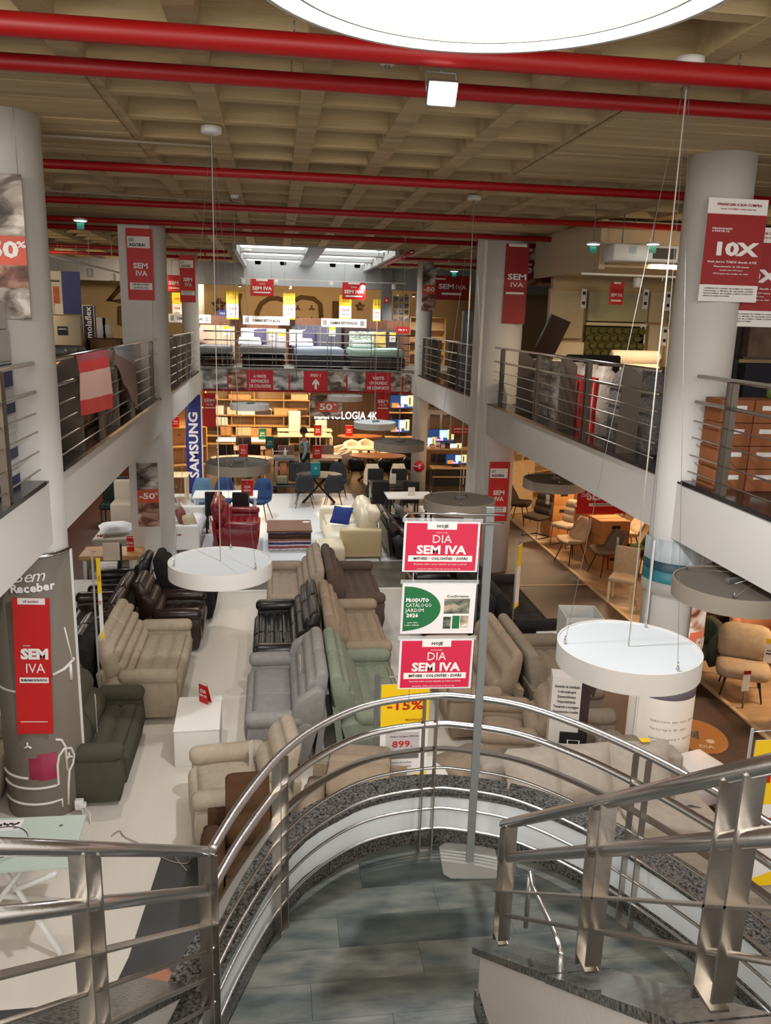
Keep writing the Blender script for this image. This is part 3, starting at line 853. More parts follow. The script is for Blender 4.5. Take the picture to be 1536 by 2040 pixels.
def table(label, loc, rz, sx, sy, h, top, legm, th=.03, round_=False, name='dining_table', cat='table', legstyle='four', group=None, lr=.025):
    t = thing(name, label, cat, loc, rz, group)
    if round_:
        pts = 40
        MB().prism([(sx / 2 * cos(2 * pi * k / pts), sy / 2 * sin(2 * pi * k / pts)) for k in range(pts)], h - th, h).build('tabletop', top, t)
    else: MB().rbox(-sx / 2, sx / 2, -sy / 2, sy / 2, h - th, h, .008).build('tabletop', top, t)
    if legstyle == 'four':
        for a in (-1, 1):
            for b in (-1, 1): MB().cbox((a * (sx / 2 - .06 - (.1 * sx if round_ else 0)), b * (sy / 2 - .06 - (.1 * sy if round_ else 0)), (h - th) / 2), lr * 2, lr * 2, h - th).build('leg', legm, t)
    elif legstyle == 'x':
        for s in (-1, 1):
            MB().tube([(-.35 * sx, s * .05, 0), (.2 * sx, s * -.05, h - th)], lr, 6).build('leg', legm, t)
            MB().tube([(.35 * sx, s * .05, 0), (-.2 * sx, s * -.05, h - th)], lr, 6).build('leg', legm, t)
    elif legstyle == 'pedestal':
        MB().lathe([(.25, 0), (.25, .02), (.05, .05), (.04, h - th - .03), (.15, h - th)], (0, 0, 0), 16).build('pedestal', legm, t)
    return t

# ================================================================== RECLINERS ON THE CREAM FLOOR
f_grey = fabric('grey_fabric', (140, 138, 136)); f_green = fabric('sage_fabric', (128, 136, 118)); f_tan = fabric('tan_fabric', (152, 134, 114))
f_taupe = fabric('taupe_fabric', (158, 142, 126)); f_brown = fabric('mocha_fabric', (92, 76, 68)); f_beige = fabric('beige_fabric', (176, 162, 142))
f_dgreen = fabric('moss_fabric', (76, 74, 62)); f_char = fabric('charcoal_fabric', (36, 34, 34)); f_lg = fabric('light_grey_fabric', (166, 156, 144))
l_black = fabric('black_leather', (26, 23, 23), leather=True); l_brown = fabric('dark_brown_leather', (44, 28, 24), leather=True); l_red = fabric('burgundy_leather', (122, 12, 24), leather=True)
l_cream = fabric('cream_leather', (232, 222, 196), leather=True); l_white = fabric('white_leather', (226, 224, 222), leather=True)
f_greige = fabric('greige_fabric', (136, 124, 108)); f_cream = fabric('cream_fabric', (196, 180, 156)); f_coffee = fabric('coffee_fabric', (80, 56, 38))
LFT, RGT = -pi / 2, pi / 2
s = recliner('recliner_sofa', 'grey fabric recliner sofa facing left, beside the sage green one', (.10, 8.83, 0), LFT, 1.8, 2, f_grey, D=.88, nb=3, ns=1, H=1.04, wings=True)
MB().lathe([(.035, 0), (.035, .006), (.02, .008)], (.9 - .0, -.1, .36), 14).build('cup_holder', chrome, s).rotation_euler = (0, 0, 0)
swing_tag(s, (.1, .18, .98), 0, .2)
s = recliner('recliner_sofa', 'black leather recliner sofa facing left, behind the grey one', (.13, 10.76, 0), LFT, 1.9, 2, l_black, D=.86, nb=3, ns=4)
swing_tag(s, (.4, -.02, .85), 0, .3)
recliner('recliner_sofa', 'taupe fabric recliner sofa facing left, farthest of the middle row', (.30, 12.72, 0), LFT, 1.95, 2, f_taupe, D=.86, ns=3)
s = recliner('recliner_sofa', 'sage green fabric recliner sofa facing right', (1.05, 8.83, 0), RGT, 1.85, 2, f_green, D=.86, ns=3, nb=4)
s = recliner('recliner_sofa', 'tan fabric recliner sofa facing right, behind the sage green one', (1.10, 10.74, 0), RGT, 1.85, 2, f_tan, D=.88, ns=3, nb=4)
recliner('recliner_sofa', 'mocha brown fabric recliner sofa facing right, farthest of the middle row', (1.26, 12.68, 0), RGT, 1.9, 2, f_brown, D=.9, ns=3, nb=3)
s = recliner('recliner_sofa', 'beige fabric recliner sofa facing right, at the left of the white aisle', (-1.62, 10.05, 0), RGT, 1.85, 2, f_beige, D=.95, ns=3, nb=4)
s = recliner('recliner_chair', 'moss green fabric recliner next to the grey banner column', (-1.86, 8.15, 0), RGT, 1.5, 1, f_dgreen, D=.76, ns=2, nb=2, cat='armchair')
swing_tag(s, (-.2, -.02, .95), .3, .4)
recliner('recliner_chair', 'dark brown leather armchair behind the beige sofa', (-1.52, 11.72, 0), RGT, 1.05, 1, l_brown, D=.95, cat='armchair')
recliner('recliner_chair', 'black armchair half hidden under the round lamp at the left', (-1.42, 12.95, 0), RGT, 1.05, 1, f_char, D=.95, cat='armchair')
recliner('recliner_sofa', 'black fabric sofa facing left, behind the banner column', (-2.62, 9.55, 0), LFT, 1.4, 2, f_char, D=.9, ns=3, nb=3)
recliner('recliner_sofa', 'dark brown leather sofa facing left, with shiny headrests', (-2.55, 11.25, 0), LFT, 1.9, 2, l_brown, D=.9, nb=3)
recliner('recliner_chair', 'black leather armchair at the end of the left row, by the pilaster column', (-2.45, 12.85, 0), LFT, 1.0, 1, l_black, D=.9, cat='armchair')
s = recliner('recliner_chair', 'beige fabric armchair behind the curved stair railing', (-.32, 7.08, 0), LFT + .12, 1.0, 1, f_beige, D=1.0, ns=1, nb=2, cat='armchair', H=.95, armlow=.04)
swing_tag(s, (-.2, .1, .72), -.6, .3)
s = recliner('recliner_chair', 'coffee brown armchair in front of the beige one', (-.23, 5.98, 0), .05, .78, 1, f_coffee, D=.8, nb=2, ns=2, cat='armchair', H=.95)
recliner('recliner_chair', 'tan armchair just beyond the curved landing wall', (.72, 6.55, 0), -.2, 1.0, 1, f_tan, D=.85, cat='armchair', H=.72, nb=1, armlow=.05)
# right block
s = recliner('recliner_sofa', 'light brown fabric sofa facing left, with a price tag on its back', (2.42, 9.25, 0), LFT, 1.8, 2, f_tan, D=.9, nb=2, ns=1)
swing_tag(s, (.55, -.18, .8), .4, .34)
recliner('recliner_sofa', 'greige fabric sofa standing back to back with the light brown one', (3.42, 9.2, 0), RGT, 1.8, 2, f_greige, D=.9, nb=2)
recliner('recliner_sofa', 'black fabric sofa facing left, behind the sign stand', (2.62, 11.25, 0), LFT, 2.0, 2, f_char, D=.88)
recliner('recliner_sofa', 'black fabric corner sofa facing right, on the brown floor', (3.62, 11.6, 0), RGT, 2.3, 3, f_char, D=.95, ns=2)
recliner('recliner_sofa', 'black sofa with a low back near the pilaster column at the right', (2.75, 13.25, 0), LFT, 1.0, 1, l_black, D=.9, H=.9)
s = recliner('recliner_chair', 'light brown swivel armchair right of the sign stand', (2.60, 7.80, 0), LFT - .2, .92, 1, f_tan, D=.88, nb=2, ns=1, H=1.0, cat='armchair')
MB().puff([(-.3, .12), (-.34, .26), (-.25, .38), (0, .4), (.25, .36), (.3, .2), (.1, .1)], -.3, .3, .09).build('stool_dummy', f_tan)
o = bpy.data.objects['stool_dummy']; o.name = 'footstool'; o.location = (1.98, 7.38, 0); o.rotation_euler = (0, 0, .5)
tag(o, 'light brown padded footstool in front of the swivel armchair', 'footstool')
recliner('recliner_chair', 'grey-beige armchair seen behind the cardboard totem', (3.40, 7.5, 0), RGT, .8, 1, f_greige, D=.72, cat='armchair', H=.9)

# light grey corner sofa ----------------------------------------------------
t = thing('corner_sofa', 'large light grey fabric corner sofa below the landing at the right', 'sofa', (0, 0, 0))
poly = [(1.95, 6.42), (2.5, 6.45), (3.32, 5.42), (3.32, 5.05), (4.0, 5.05), (4.0, 6.98), (1.95, 6.98)]
def grow(P, d):
    cx, cy = 3.0, 6.3
    return [(cx + (x - cx) * (1 + d), cy + (y - cy) * (1 + d)) for x, y in P]
MB().prism(grow(poly, -.04), .06, .30).build('base', f_lg, t)
for nm, P in (('seat_cushion', [(1.97, 6.4), (2.5, 6.42), (2.98, 5.84), (3.12, 6.0), (3.12, 6.7), (1.97, 6.7)]), ('seat_cushion', [(3.14, 5.64), (3.30, 5.44), (3.30, 5.05), (4.0, 5.05), (4.0, 6.7), (3.14, 6.7)])):
    cx = sum(p[0] for p in P) / len(P); cy = sum(p[1] for p in P) / len(P)
    MB().loft([[(cx + (x - cx) * k, cy + (y - cy) * k, z) for x, y in P] for k, z in ((.96, .30), (1, .33), (1, .42), (.985, .45), (.93, .465))], True, sm=False).build(nm, f_lg, t)
MB().rbox(1.95, 4.0, 6.72, 6.98, .06, .68, .05).build('back_frame', f_lg, t)
MB().rbox(1.86, 2.02, 6.3, 6.98, .06, .56, .06).build('arm', f_lg, t)
for i, (x, y, w, r) in enumerate([(2.38, 6.52, .58, .1), (2.85, 6.55, .62, -.05), (3.42, 6.56, .66, -.12)]):
    pillow(['light grey back cushion of the corner sofa, leftmost of three', 'light grey back cushion of the corner sofa, middle of three', 'light grey back cushion of the corner sofa, rightmost with a yellow tag'][i],
           (x, y - .02, .68), (w, .54), f_lg, .98, r, .26, 'back cushions of the corner sofa')
o = MB().use(print_yel).cbox((0, 0, 0), .09, .07, .004).build('tag_card'); o.location = (3.5, 6.62, .93); tag(o, 'small yellow tag lying on the corner sofa cushion', 'tag')
o = MB().use(print_grey).strip([(0, 0, 0), (.1, -.02, .03), (.2, -.03, .0)], .09, .004).build('grey_strap'); o.location = (3.7, 6.25, .47); tag(o, 'grey paper strap lying on the corner sofa seat', 'strap')
t = thing('ottoman', 'white square pouf behind the corner sofa', 'ottoman', (4.28, 6.95, 0), .3)
MB().rbox(-.22, .22, -.2, .2, .05, .45, .04).build('body', l_white, t); MB().rbox(-.225, .225, -.205, .205, .40, .47, .03).build('lid', l_white, t)
o = MB().rbox(-.25, .25, -.12, .12, 0, .34, .03).build('ottoman', M('rust_fabric', (176, 84, 50), .9)); o.location = (4.75, 6.55, 0); tag(o, 'rust orange pouf beside the white one', 'ottoman')
t = thing('low_bench', 'long cream bench top just outside the landing wall', 'bench', (2.86, 5.97, 0), -.92)
MB().rbox(-.55, .0, -.07, .07, .28, .34, .015).build('bench_top', white_plain, t); MB().rbox(.004, .55, -.07, .07, .28, .34, .015).build('bench_top', white_plain, t)
for x in (-.5, .5): MB().cbox((x, 0, .14), .05, .12, .28).build('leg', white_plain, t)
t = thing('bed_sofa', 'light grey sofa at the right edge below the stairs', 'sofa', (3.55, 4.2, 0))
MB().rbox(-.35, .75, -.5, .45, .05, .34, .04).build('base', f_lg, t); MB().rbox(-.33, .73, -.5, .40, .34, .46, .05).build('seat_cushion', f_lg, t)
# low white table with an oak flap, seen through the landing railing
t = thing('coffee_table', 'low white table with an oak end below the sign stand', 'table', (1.48, 7.05, 0), .1)
MB().rbox(-.25, .25, -.45, .45, .30, .34, .01).build('tabletop', white_plain, t); MB().rbox(-.23, .23, -.43, .43, .02, .29, .01).build('body', white_plain, t)
MB().cbox((.36, -.35, .28), .24, .5, .03, .4, 0, .25).build('oak_flap', oak, t)
o = MB().use(print_black).cbox((0, 0, 0), .12, .02, .002).use(print_yel).cbox((.08, -.03, 0), .05, .03, .002).build('price_strip'); o.location = (1.62, 7.05, .343); tag(o, 'small black and yellow price strip on the low white table', 'tag')

# white display cube with a red table sign ---------------------------------------
t = thing('display_plinth', 'white box plinth with a red sign on top, in the left aisle', 'plinth', (-.86, 8.5, 0), .03)
MB().rbox(-.24, .24, -.40, .40, 0, .41, .006).build('body', white_plain, t); MB().rbox(-.245, .245, -.405, .405, .412, .43, .004).build('top_panel', white_plain, t)
def tent_sign(label, loc, rz, w=.11, h=.2, m=print_red, txt='DIA', name='table_sign', group=None, tm=None):
    t = thing(name, label, 'sign', loc, rz, group)
    MB().cbox((0, .02, h / 2), w, .003, h, 0, .0).build('front_panel', m, t)
    MB().cbox((0, .05, h / 2 - .004), w, .003, h, 0, .25).build('rear_panel', m, t)
    MB().use(paper).cbox((0, .018, h * .93), w, .002, h * .14).build('white_band', None, t)
    if txt:
        lettering(txt, (0, .016, h * .55), h * .22, tm or print_white, t)
        lettering(txt and 'SEM IVA' if txt == 'DIA' else txt, (0, .016, h * .34), h * .13, tm or print_white, t) if txt == 'DIA' else None
    return t
tent_sign('red card sign standing on the white plinth', (-.84, 8.72, .43), -.75, .14, .26)
o = MB().use(paper).cbox((0, 0, 0), .09, .05, .002).build('price_card'); o.location = (-.66, 8.82, .434); tag(o, 'small white price card on the white plinth', 'tag')
# round white side table and the cardboard cube / totem ------------------------------
table('small round white side table between the dark sofas', (3.88, 10.35, 0), 0, .42, .42, .5, white_plain, grey_metal, round_=True, name='side_table', legstyle='pedestal')

# ================================================================== WHITE DISPLAY FLOOR (middle distance)
Z0 = .02
s = armchair_modern('sofa', 'white leather sofa at the left of the display floor', (-2.05, 17.15, Z0), RGT, 1.9, l_white, D=1.05, H=.9, seats=2, cat='sofa')
pillow('rust brown cushion on the white leather sofa', (-1.92, 16.75, .66), (.42, .42), M('rust_velvet', (128, 74, 58), .8), 1.2, 1.35)
pillow('pale grey cushion on the white leather sofa', (-2.0, 17.05, .7), (.42, .42), f_lg, 1.2, 1.5)
pillow('ivory cushion in the corner of the white leather sofa', (-1.72, 16.42, .62), (.42, .40), f_cream, 1.2, 1.1)
s = recliner('recliner_sofa', 'burgundy leather recliner sofa facing right', (-.80, 17.0, Z0), RGT, 1.6, 2, l_red, D=.95, ns=4, nb=3)
t = thing('sideboard', 'low sideboard with a walnut top and striped rug rolls in front', 'sideboard', (.30, 16.82, Z0))
MB().box(-.47, .47, -.47, .45, .40, .44).build('top_panel', walnut, t)
MB().box(-.45, .45, -.44, .45, .0, .40).build('body', white_plain, t)
stripe_cols = [(52, 38, 70), (92, 62, 44), (60, 40, 36), (150, 96, 70), (200, 176, 190), (70, 60, 110), (214, 198, 206), (160, 70, 80), (226, 220, 224)]  # coloured rolls stand in for the striped reflection in a glossy front
for i, c in enumerate(stripe_cols):
    z = .37 - i * .041
    MB().tube([(-.44, -.46, z), (-.15, -.465, z - .006), (.15, -.46, z + .004), (.44, -.462, z)], .021, 8).build('rug_edge', M('rug_%d' % i, c, .9, noise=(30, .25)), t)
MB().box(.3, .44, .2, .3, .441, .446).build('price_card', paper, t)
# cream L sofa
t = thing('corner_sofa', 'cream leather corner sofa with a blue cushion', 'sofa', (0, 0, Z0))
MB().rbox(1.05, 2.15, 15.75, 17.9, .05, .34, .05).build('base', l_cream, t)
MB().puff([(15.8, .3), (15.74, .38), (15.8, .46), (16.7, .47), (16.7, .3)], 1.0, 1.9, .06).build('seat_cushion', l_cream, t)
MB().puff([(16.72, .3), (16.7, .38), (16.75, .46), (17.7, .47), (17.75, .3)], 1.1, 1.9, .06).build('seat_cushion', l_cream, t)
for a, b in ((15.95, 16.8), (16.82, 17.7)):
    MB().puff([(1.78, .45), (1.7, .65), (1.82, .9), (1.95, .93), (2.08, .85), (2.12, .5)], a, b, .08, axis='y').build('back_cushion', l_cream, t)
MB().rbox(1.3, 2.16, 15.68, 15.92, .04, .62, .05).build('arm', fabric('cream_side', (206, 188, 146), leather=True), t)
MB().rbox(1.0, 2.16, 17.72, 17.98, .04, .62, .08).build('arm', l_cream, t)
MB().rbox(.80, 1.35, 15.05, 15.78, .05, .44, .06).build('chaise', l_cream, t)
MB().rbox(1.88, 2.14, 15.9, 16.5, .7, .98, .08).build('headrest', l_cream, t)
pillow('royal blue cushion on the cream leather sofa', (1.42, 16.95, .62), (.46, .46), M('royal_blue', (22, 44, 120), .8), .9, -.5)
s = recliner('sofa', 'black leather sofa facing right beside the cream one', (2.72, 16.35, Z0), RGT, 1.7, 2, l_black, D=.95, nb=1, ns=1, H=.86)
for i in range(6): MB().lathe([(.02, 0), (.0, .02)], (-.6 + .24 * i, -.18, .7), 8).build('stud', chrome, s)
pillow('grey cushion on the black leather sofa', (2.72, 17.0, .68), (.4, .4), f_grey, 1.2, 1.9)
pillow('copper coloured cushion on the black leather sofa', (2.9, 16.6, .66), (.4, .4), M('copper_velvet', (176, 118, 92), .7), 1.2, 1.5)

# dining pieces -------------------------------------------------------------
dk = M('anthracite_fabric', (44, 46, 50), .9, bump=(60, .2)); cr_f = M('ivory_bouclee', (216, 200, 176), .95)
blue_f = M('petrol_velvet', (40, 66, 112), .8); ltblue = M('sky_velvet', (96, 132, 162), .8)
table('white rectangular dining table at the left under the round lamp', (-1.12, 18.5, 0.02), 0, 1.45, .8, .76, white_plain, white_plain, name='dining_table')
o = parson_chair('black dining chair at the left half of the white table', (-1.35, 18.05, .02), pi, black_fabric, black, .95, 'black chairs at the white dining table', W=.38)
dup(o, (-.75, 18.0, .02), pi, 'black dining chair at the right half of the white table')
shell_chair('sky blue velvet chair behind the white table', (-1.72, 19.1, .02), 0, ltblue, group='blue chairs behind the white table', H=.95)
shell_chair('dark blue velvet chair behind the middle of the white table', (-1.2, 19.15, .02), 0, blue_f, group='blue chairs behind the white table', H=.95)
shell_chair('dark blue velvet chair behind the right end of the white table', (-.35, 19.05, .02), -.3, blue_f, group='blue chairs behind the white table', H=.95)
recliner('sofa', 'black leather sofa behind the burgundy one, back to the camera', (-1.0, 17.9 + .0, .02), pi, 0.01 + .9, 1, l_black, D=.5, H=.75, nb=1, arm=.1) if False else None
t = thing('bench', 'black padded bench in front of the white dining table', 'bench', (-.9, 18.35 - .95 + .02, .02))
bpy.data.objects.remove(t)
# anthracite star-legged table and chairs
table('dark round dining table with crossed black legs in the middle of the hall', (1.15, 20.9, .02), 0, 1.2, 1.0, .76, black, black, legstyle='x', lr=.03, round_=True)
for x, y, r, l in [(.75, 20.45, pi, 'anthracite chair, front left at the crossed-leg table'), (1.5, 20.4, pi, 'anthracite chair, front right at the crossed-leg table'), (.8, 21.5, 0, 'anthracite chair, rear left at the crossed-leg table'), (1.7, 21.55, 0, 'anthracite chair, rear right at the crossed-leg table')]:
    shell_chair(l, (x, y, .02), r, dk, group='anthracite chairs at the crossed-leg table', H=.9, W=.5)
tent_sign('teal card sign on the crossed-leg table', (1.05, 20.75, .78), .05, .25, .34, print_teal, '15', tm=print_white)
# black and white tables at right of the hall
table('black dining table beside the round white column', (2.95, 19.9, .0), 0, 1.15, .85, .75, black, white_paint)
table('white dining table in front of the black one', (3.15, 18.5, .0), 0, 1.1, .75, .75, white_plain, black)
parson_chair('black chair in front of the black dining table, left one', (2.55, 19.25, 0), pi, black_fabric, black, .95, 'black chairs at the black dining table', W=.42)
parson_chair('black chair in front of the black dining table, right one', (3.3, 19.3, 0), pi, black_fabric, black, .95, 'black chairs at the black dining table', W=.42)
parson_chair('black chair behind the black dining table, left one', (2.62, 20.5, 0), 0, black_fabric, black, .98, 'black chairs at the black dining table', W=.42)
parson_chair('black chair behind the black dining table, right one', (3.25, 20.5, 0), 0, black_fabric, black, .98, 'black chairs at the black dining table', W=.42)
shell_chair('ivory chair behind the black tables, left one', (2.62, 21.2, 0), 0, cr_f, group='ivory chairs behind the black tables', H=.95)
shell_chair('ivory chair behind the black tables, right one', (3.35, 21.25, 0), 0, cr_f, group='ivory chairs behind the black tables', H=.95)
tent_sign('white card on the black dining table', (2.95, 19.8, .75), 0, .16, .26, paper, 'I', tm=print_black)
tent_sign('white card on the white dining table', (3.2, 18.4, .75), 0, .16, .2, paper, 'I', tm=print_black)

# far dining area under the gallery -----------------------------------------------
def dset(x, y, w, d, top, rnd, lab, chairs, cm, leg='four', clab='', grp=None, h=.76, chH=.92):
    table(lab, (x, y, 0), 0, w, d, h, top, black if leg != 'four' else pale_wood, round_=rnd, legstyle=leg)
    for i, (cx, cy, r) in enumerate(chairs):
        shell_chair(clab % ['left', 'right', 'third', 'fourth'][i] if '%s' in clab else clab, (x + cx, y + cy, 0), r, cm, group=grp, H=chH, quilt=False)
cream_top = M('cream_tabletop', (232, 214, 178), .35); amber_top = M('amber_tabletop', (190, 124, 66), .4, noise=(5, .15))
table('oval cream dining table at the left under the gallery', (-.95, 23.6, 0), 0, 1.8, .95, .76, cream_top, pale_wood, round_=True)
for x, l in ((-1.45, 'left'), (-.65, 'right')): parson_chair('dark chair behind the oval cream table, %s one' % l, (x, 24.35, 0), 0, fabric('dark_taupe', (58, 46, 44)), black, 1.0, 'dark chairs behind the oval cream table', W=.45)
table('round dark wood table behind the oval cream one', (-.95, 25.4, 0), 0, 1.7, 1.0, .76, walnut, walnut, round_=True)
table('white rectangular table at the left of the far shelves', (-.95, 27.2, 0), 0, 1.9, .9, .76, white_plain, white_plain)
for x, l in ((-1.0, 'left'), (.2, 'right')): parson_chair('dark brown chair at the white far table, %s one' % l, (x, 26.6, 0), pi, fabric('dark_taupe', (58, 46, 44)), black, .95, 'dark chairs at the white far table', W=.5)
table('pale wood table behind the walking shop assistant', (1.05, 28.4, 0), 0, 1.9, .9, .76, pale_wood, pale_wood)
table('cream table nearest the shelf wall', (1.1, 29.8, 0), 0, 2.0, .8, .76, cream_top, pale_wood)
table('greige wooden table beside the shop assistant', (1.35, 24.0, 0), 0, 1.3, .75, .74, walnut, black, legstyle='four')
parson_chair('white chair on the far cream table, left one', (.75, 30.45, .0), 0, white_plain, white_plain, 1.35, 'white chairs at the far tables', W=.45)
parson_chair('white chair on the far cream table, right one', (1.75, 30.45, .0), 0, white_plain, white_plain, 1.35, 'white chairs at the far tables', W=.45)
parson_chair('rose grey chair beside the shop assistant, left one', (.35, 24.9, 0), 0, fabric('rose_grey', (150, 130, 124)), black, .9, 'rose grey chairs', W=.5)
parson_chair('rose grey chair beside the shop assistant, right one', (1.6, 25.0, 0), 0, fabric('rose_grey', (150, 130, 124)), black, .9, 'rose grey chairs', W=.5)
table('oval amber wood table behind the ring lamps', (3.0, 28.3, 0), 0, 1.6, .9, .76, amber_top, black, round_=True, legstyle='pedestal')
table('oval cream table between the amber ones', (3.0, 25.6, 0), 0, 1.5, .9, .76, cream_top, black, round_=True, legstyle='pedestal')
table('oval amber wood table nearest the round white column', (3.1, 24.0, 0), 0, 1.7, .95, .78, amber_top, black, round_=True, legstyle='x')
for i, (x, y, r) in enumerate([(2.05, 26.2, -1.2), (2.1, 25.2, -1.6), (2.6, 27.0, 0), (3.1, 27.2, 0), (3.55, 26.5, .3)]):
    tub_chair(['ivory tub chair left of the amber table, rear one', 'ivory tub chair left of the amber table, front one', 'ivory tub chair behind the cream oval table, left one', 'ivory tub chair behind the cream oval table, middle one', 'ivory tub chair behind the cream oval table, right one'][i], (x, y, 0), r, cr_f, W=.62)
for i, (x, y, r) in enumerate([(2.4, 23.4, 2.9), (3.2, 23.3, 3.2), (3.9, 23.7, 3.5)]):
    shell_chair('black leather chair in front of the amber table, %s one' % ['left', 'middle', 'right'][i], (x, y, 0), r, l_black, group='black chairs at the amber table', H=.82)
for x, y, z, m, l in [(-.9, 23.6, .76, print_red, 'red card sign on the oval cream table'), (-.15, 25.3, .76, print_teal, 'teal card sign on the round dark wood table'), (-.4, 27.2, .76, M('bottle_green', (20, 110, 80), .6), 'green card sign by the far shelves'),
                      (2.6, 28.2, .76, print_red, 'red card sign on the far amber table'), (-.62, 18.25, .78, print_red, 'red card sign on the white table under the round lamp'), (1.5, 28.2, .76, print_dred, 'dark red card sign left of the shop assistant'), (1.25, 23.7, .74, print_red, 'red card sign beside the shop assistant')]:
    tent_sign(l, (x, y, z), .1, .26, .38, m, 'DIA')
t = thing('rug_stack', 'dark green rug lying behind the shop assistant', 'rug', (1.5, 25.9, 0)); MB().rbox(-.3, .3, -.4, .4, .0, .3, .05).build('roll', M('dark_green', (46, 62, 54), .9), t)
# ================================================================== RIGHT SHOWROOM: CHAIRS, CARTONS, TUB CHAIRS
c_sand = fabric('sand_fabric', (186, 166, 140)); c_stone = fabric('stone_fabric', (128, 112, 94)); c_olive = fabric('olive_velvet', (64, 74, 34)); c_blue = fabric('dusty_blue_fabric', (110, 130, 138))
c_dkst = fabric('dark_stone_fabric', (78, 66, 56)); c_rose = fabric('peach_boucle', (206, 152, 116)); c_fern = fabric('grey_green_velvet', (78, 84, 68))
shell_chair('ivory shell chair half hidden by the pilaster column', (5.15, 18.0, 0), .6, cr_f, H=1.0)
shell_chair('brown shell chair behind the two metal-framed chairs', (5.95, 18.75, 0), .9, c_dkst, H=.9)
s = cantilever_chair('dark brown padded chair on a black metal sled frame', (5.95, 17.35, 0), LFT + .55, c_dkst); swing_tag(s, (.12, .18, 1.0), 0, .22, .1, paper)
s = cantilever_chair('light padded chair on a black metal sled frame', (6.35, 16.55, 0), LFT + .55, c_sand); swing_tag(s, (.12, .18, 1.0), 0, .22, .1, paper)
shell_chair('beige shell chair with black legs at the edge of the walkway', (6.05, 15.35, 0), LFT + .35, c_sand, H=.92)
s = shell_chair('stone grey shell chair with black legs, next to the beige one', (6.45, 14.55, 0), LFT + .2, c_stone, H=.86); swing_tag(s, (.12, .16, .78), 0, .25, .07, paper)
s = parson_chair('sand coloured fabric chair with pale wooden legs', (6.10, 12.95, 0), LFT + .95, c_sand, pale_wood)
s = parson_chair('dusty blue fabric chair with pale wooden legs, beside the round column', (6.52, 12.35, 0), LFT + .8, c_blue, pale_wood); swing_tag(s, (-.2, .3, .92), -.6, .25)
shell_chair('olive green velvet chair behind the sand coloured one', (7.25, 14.6, 0), LFT + .2, c_olive, H=.9)
shell_chair('sand shell chair behind the carton stack, left one', (7.5, 15.9, 0), LFT, c_sand, H=.95, group='sand shell chairs by the cartons'); shell_chair('sand shell chair behind the carton stack, right one', (7.9, 15.2, 0), LFT, c_sand, H=.95, group='sand shell chairs by the cartons')
t = thing('footstool', 'orange round pouf behind the pale wooden chairs', 'footstool', (7.35, 13.75, 0)); MB().lathe([(.15, 0), (.2, .08), (.21, .25), (.15, .33), (.02, .34)], n=16).build('body', M('orange_knit', (214, 88, 36), .95, bump=(40, .5)), t)
MB().lathe([(.03, 0), (.02, .015), (.0, .018)], (0, 0, .335), n=10).build('button', M('orange_knit', (214, 88, 36)), t)
shell_chair('ivory shell chair near the wooden shelf under the right gallery', (7.5, 18.6, 0), LFT, cr_f, H=.95)
shell_chair('stone grey chair near the wooden shelf under the right gallery', (7.9, 17.6, 0), LFT, c_stone, H=.95)
def carton(label, loc, sx, sy, sz, rz=0, group=None, m=cardboard):
    t = thing('carton', label, 'box', loc, rz, group)
    MB().rbox(-sx / 2, sx / 2, -sy / 2, sy / 2, 0, sz, .006).build('body', m, t)
    MB().box(-sx / 2 - .001, sx / 2 + .001, -.025, .025, sz - .001, sz + .002).build('tape', M('packing_tape', (170, 118, 66), .3), t)
    MB().box(-.09, .09, -sy / 2 - .002, -sy / 2, sz * .55, sz * .75).build('shipping_label', print_black if m is cardboard else paper, t)
    return t
pos = ['bottom', 'second', 'third', 'top']
for cx, cy, sx, nn, hh, nm in [(6.72, 15.15, .62, 3, .33, 'front carton stack'), (6.72, 15.95, .62, 2, .5, 'middle carton stack'), (6.5, 17.6, .5, 3, .38, 'rear carton stack beside the sled chairs')]:
    for k in range(nn): carton('%s brown carton of the %s' % (pos[k] if k < nn - 1 else 'topmost', nm), (cx, cy, hh * k), sx, .6, hh - .004, .1 + random.uniform(-.04, .04), 'cartons in the ' + nm)
# warm display shelves deep under the right gallery
def shelf_unit(label, loc, rz, W, D, H, n, m, mb=None, name='shelf_unit', group=None, back=True):
    t = thing(name, label, 'shelf', loc, rz, group)
    for i in range(n + 1):
        z = H * i / n
        MB().box(-W / 2, W / 2, -D / 2, D / 2, z - (.0 if i == 0 else .03), z + (.03 if i == 0 else 0)).build('shelf_board', m, t)
    for s in (-1, 1): MB().box(s * W / 2 - .015, s * W / 2 + .015, -D / 2, D / 2, .031, H - .031).build('side_panel', m, t)
    if back: MB().box(-W / 2 + .016, W / 2 - .016, D / 2 - .02, D / 2 - .005, .031, H - .031).build('back_panel', mb or m, t)
    return t
shelf_unit('tall pale wooden shelf unit glimpsed under the right gallery', (6.6, 20.2, 0), .5, 1.8, .5, 2.1, 4, pale_wood)
t = thing('wall_rack', 'leaning wooden display boards lit warmly under the gallery', 'rack', (5.9, 19.6, 1.4), .4)
for i in range(3): MB().cbox((.3 * i, .1, .15 + .1 * i), .05, .5, .5, .2, .3).build('display_board', pale_wood if i % 2 else oak, t)
MB().cbox((.3, .1, -.7), .9, .4, 1.38).build('base_cabinet', pale_wood, t)
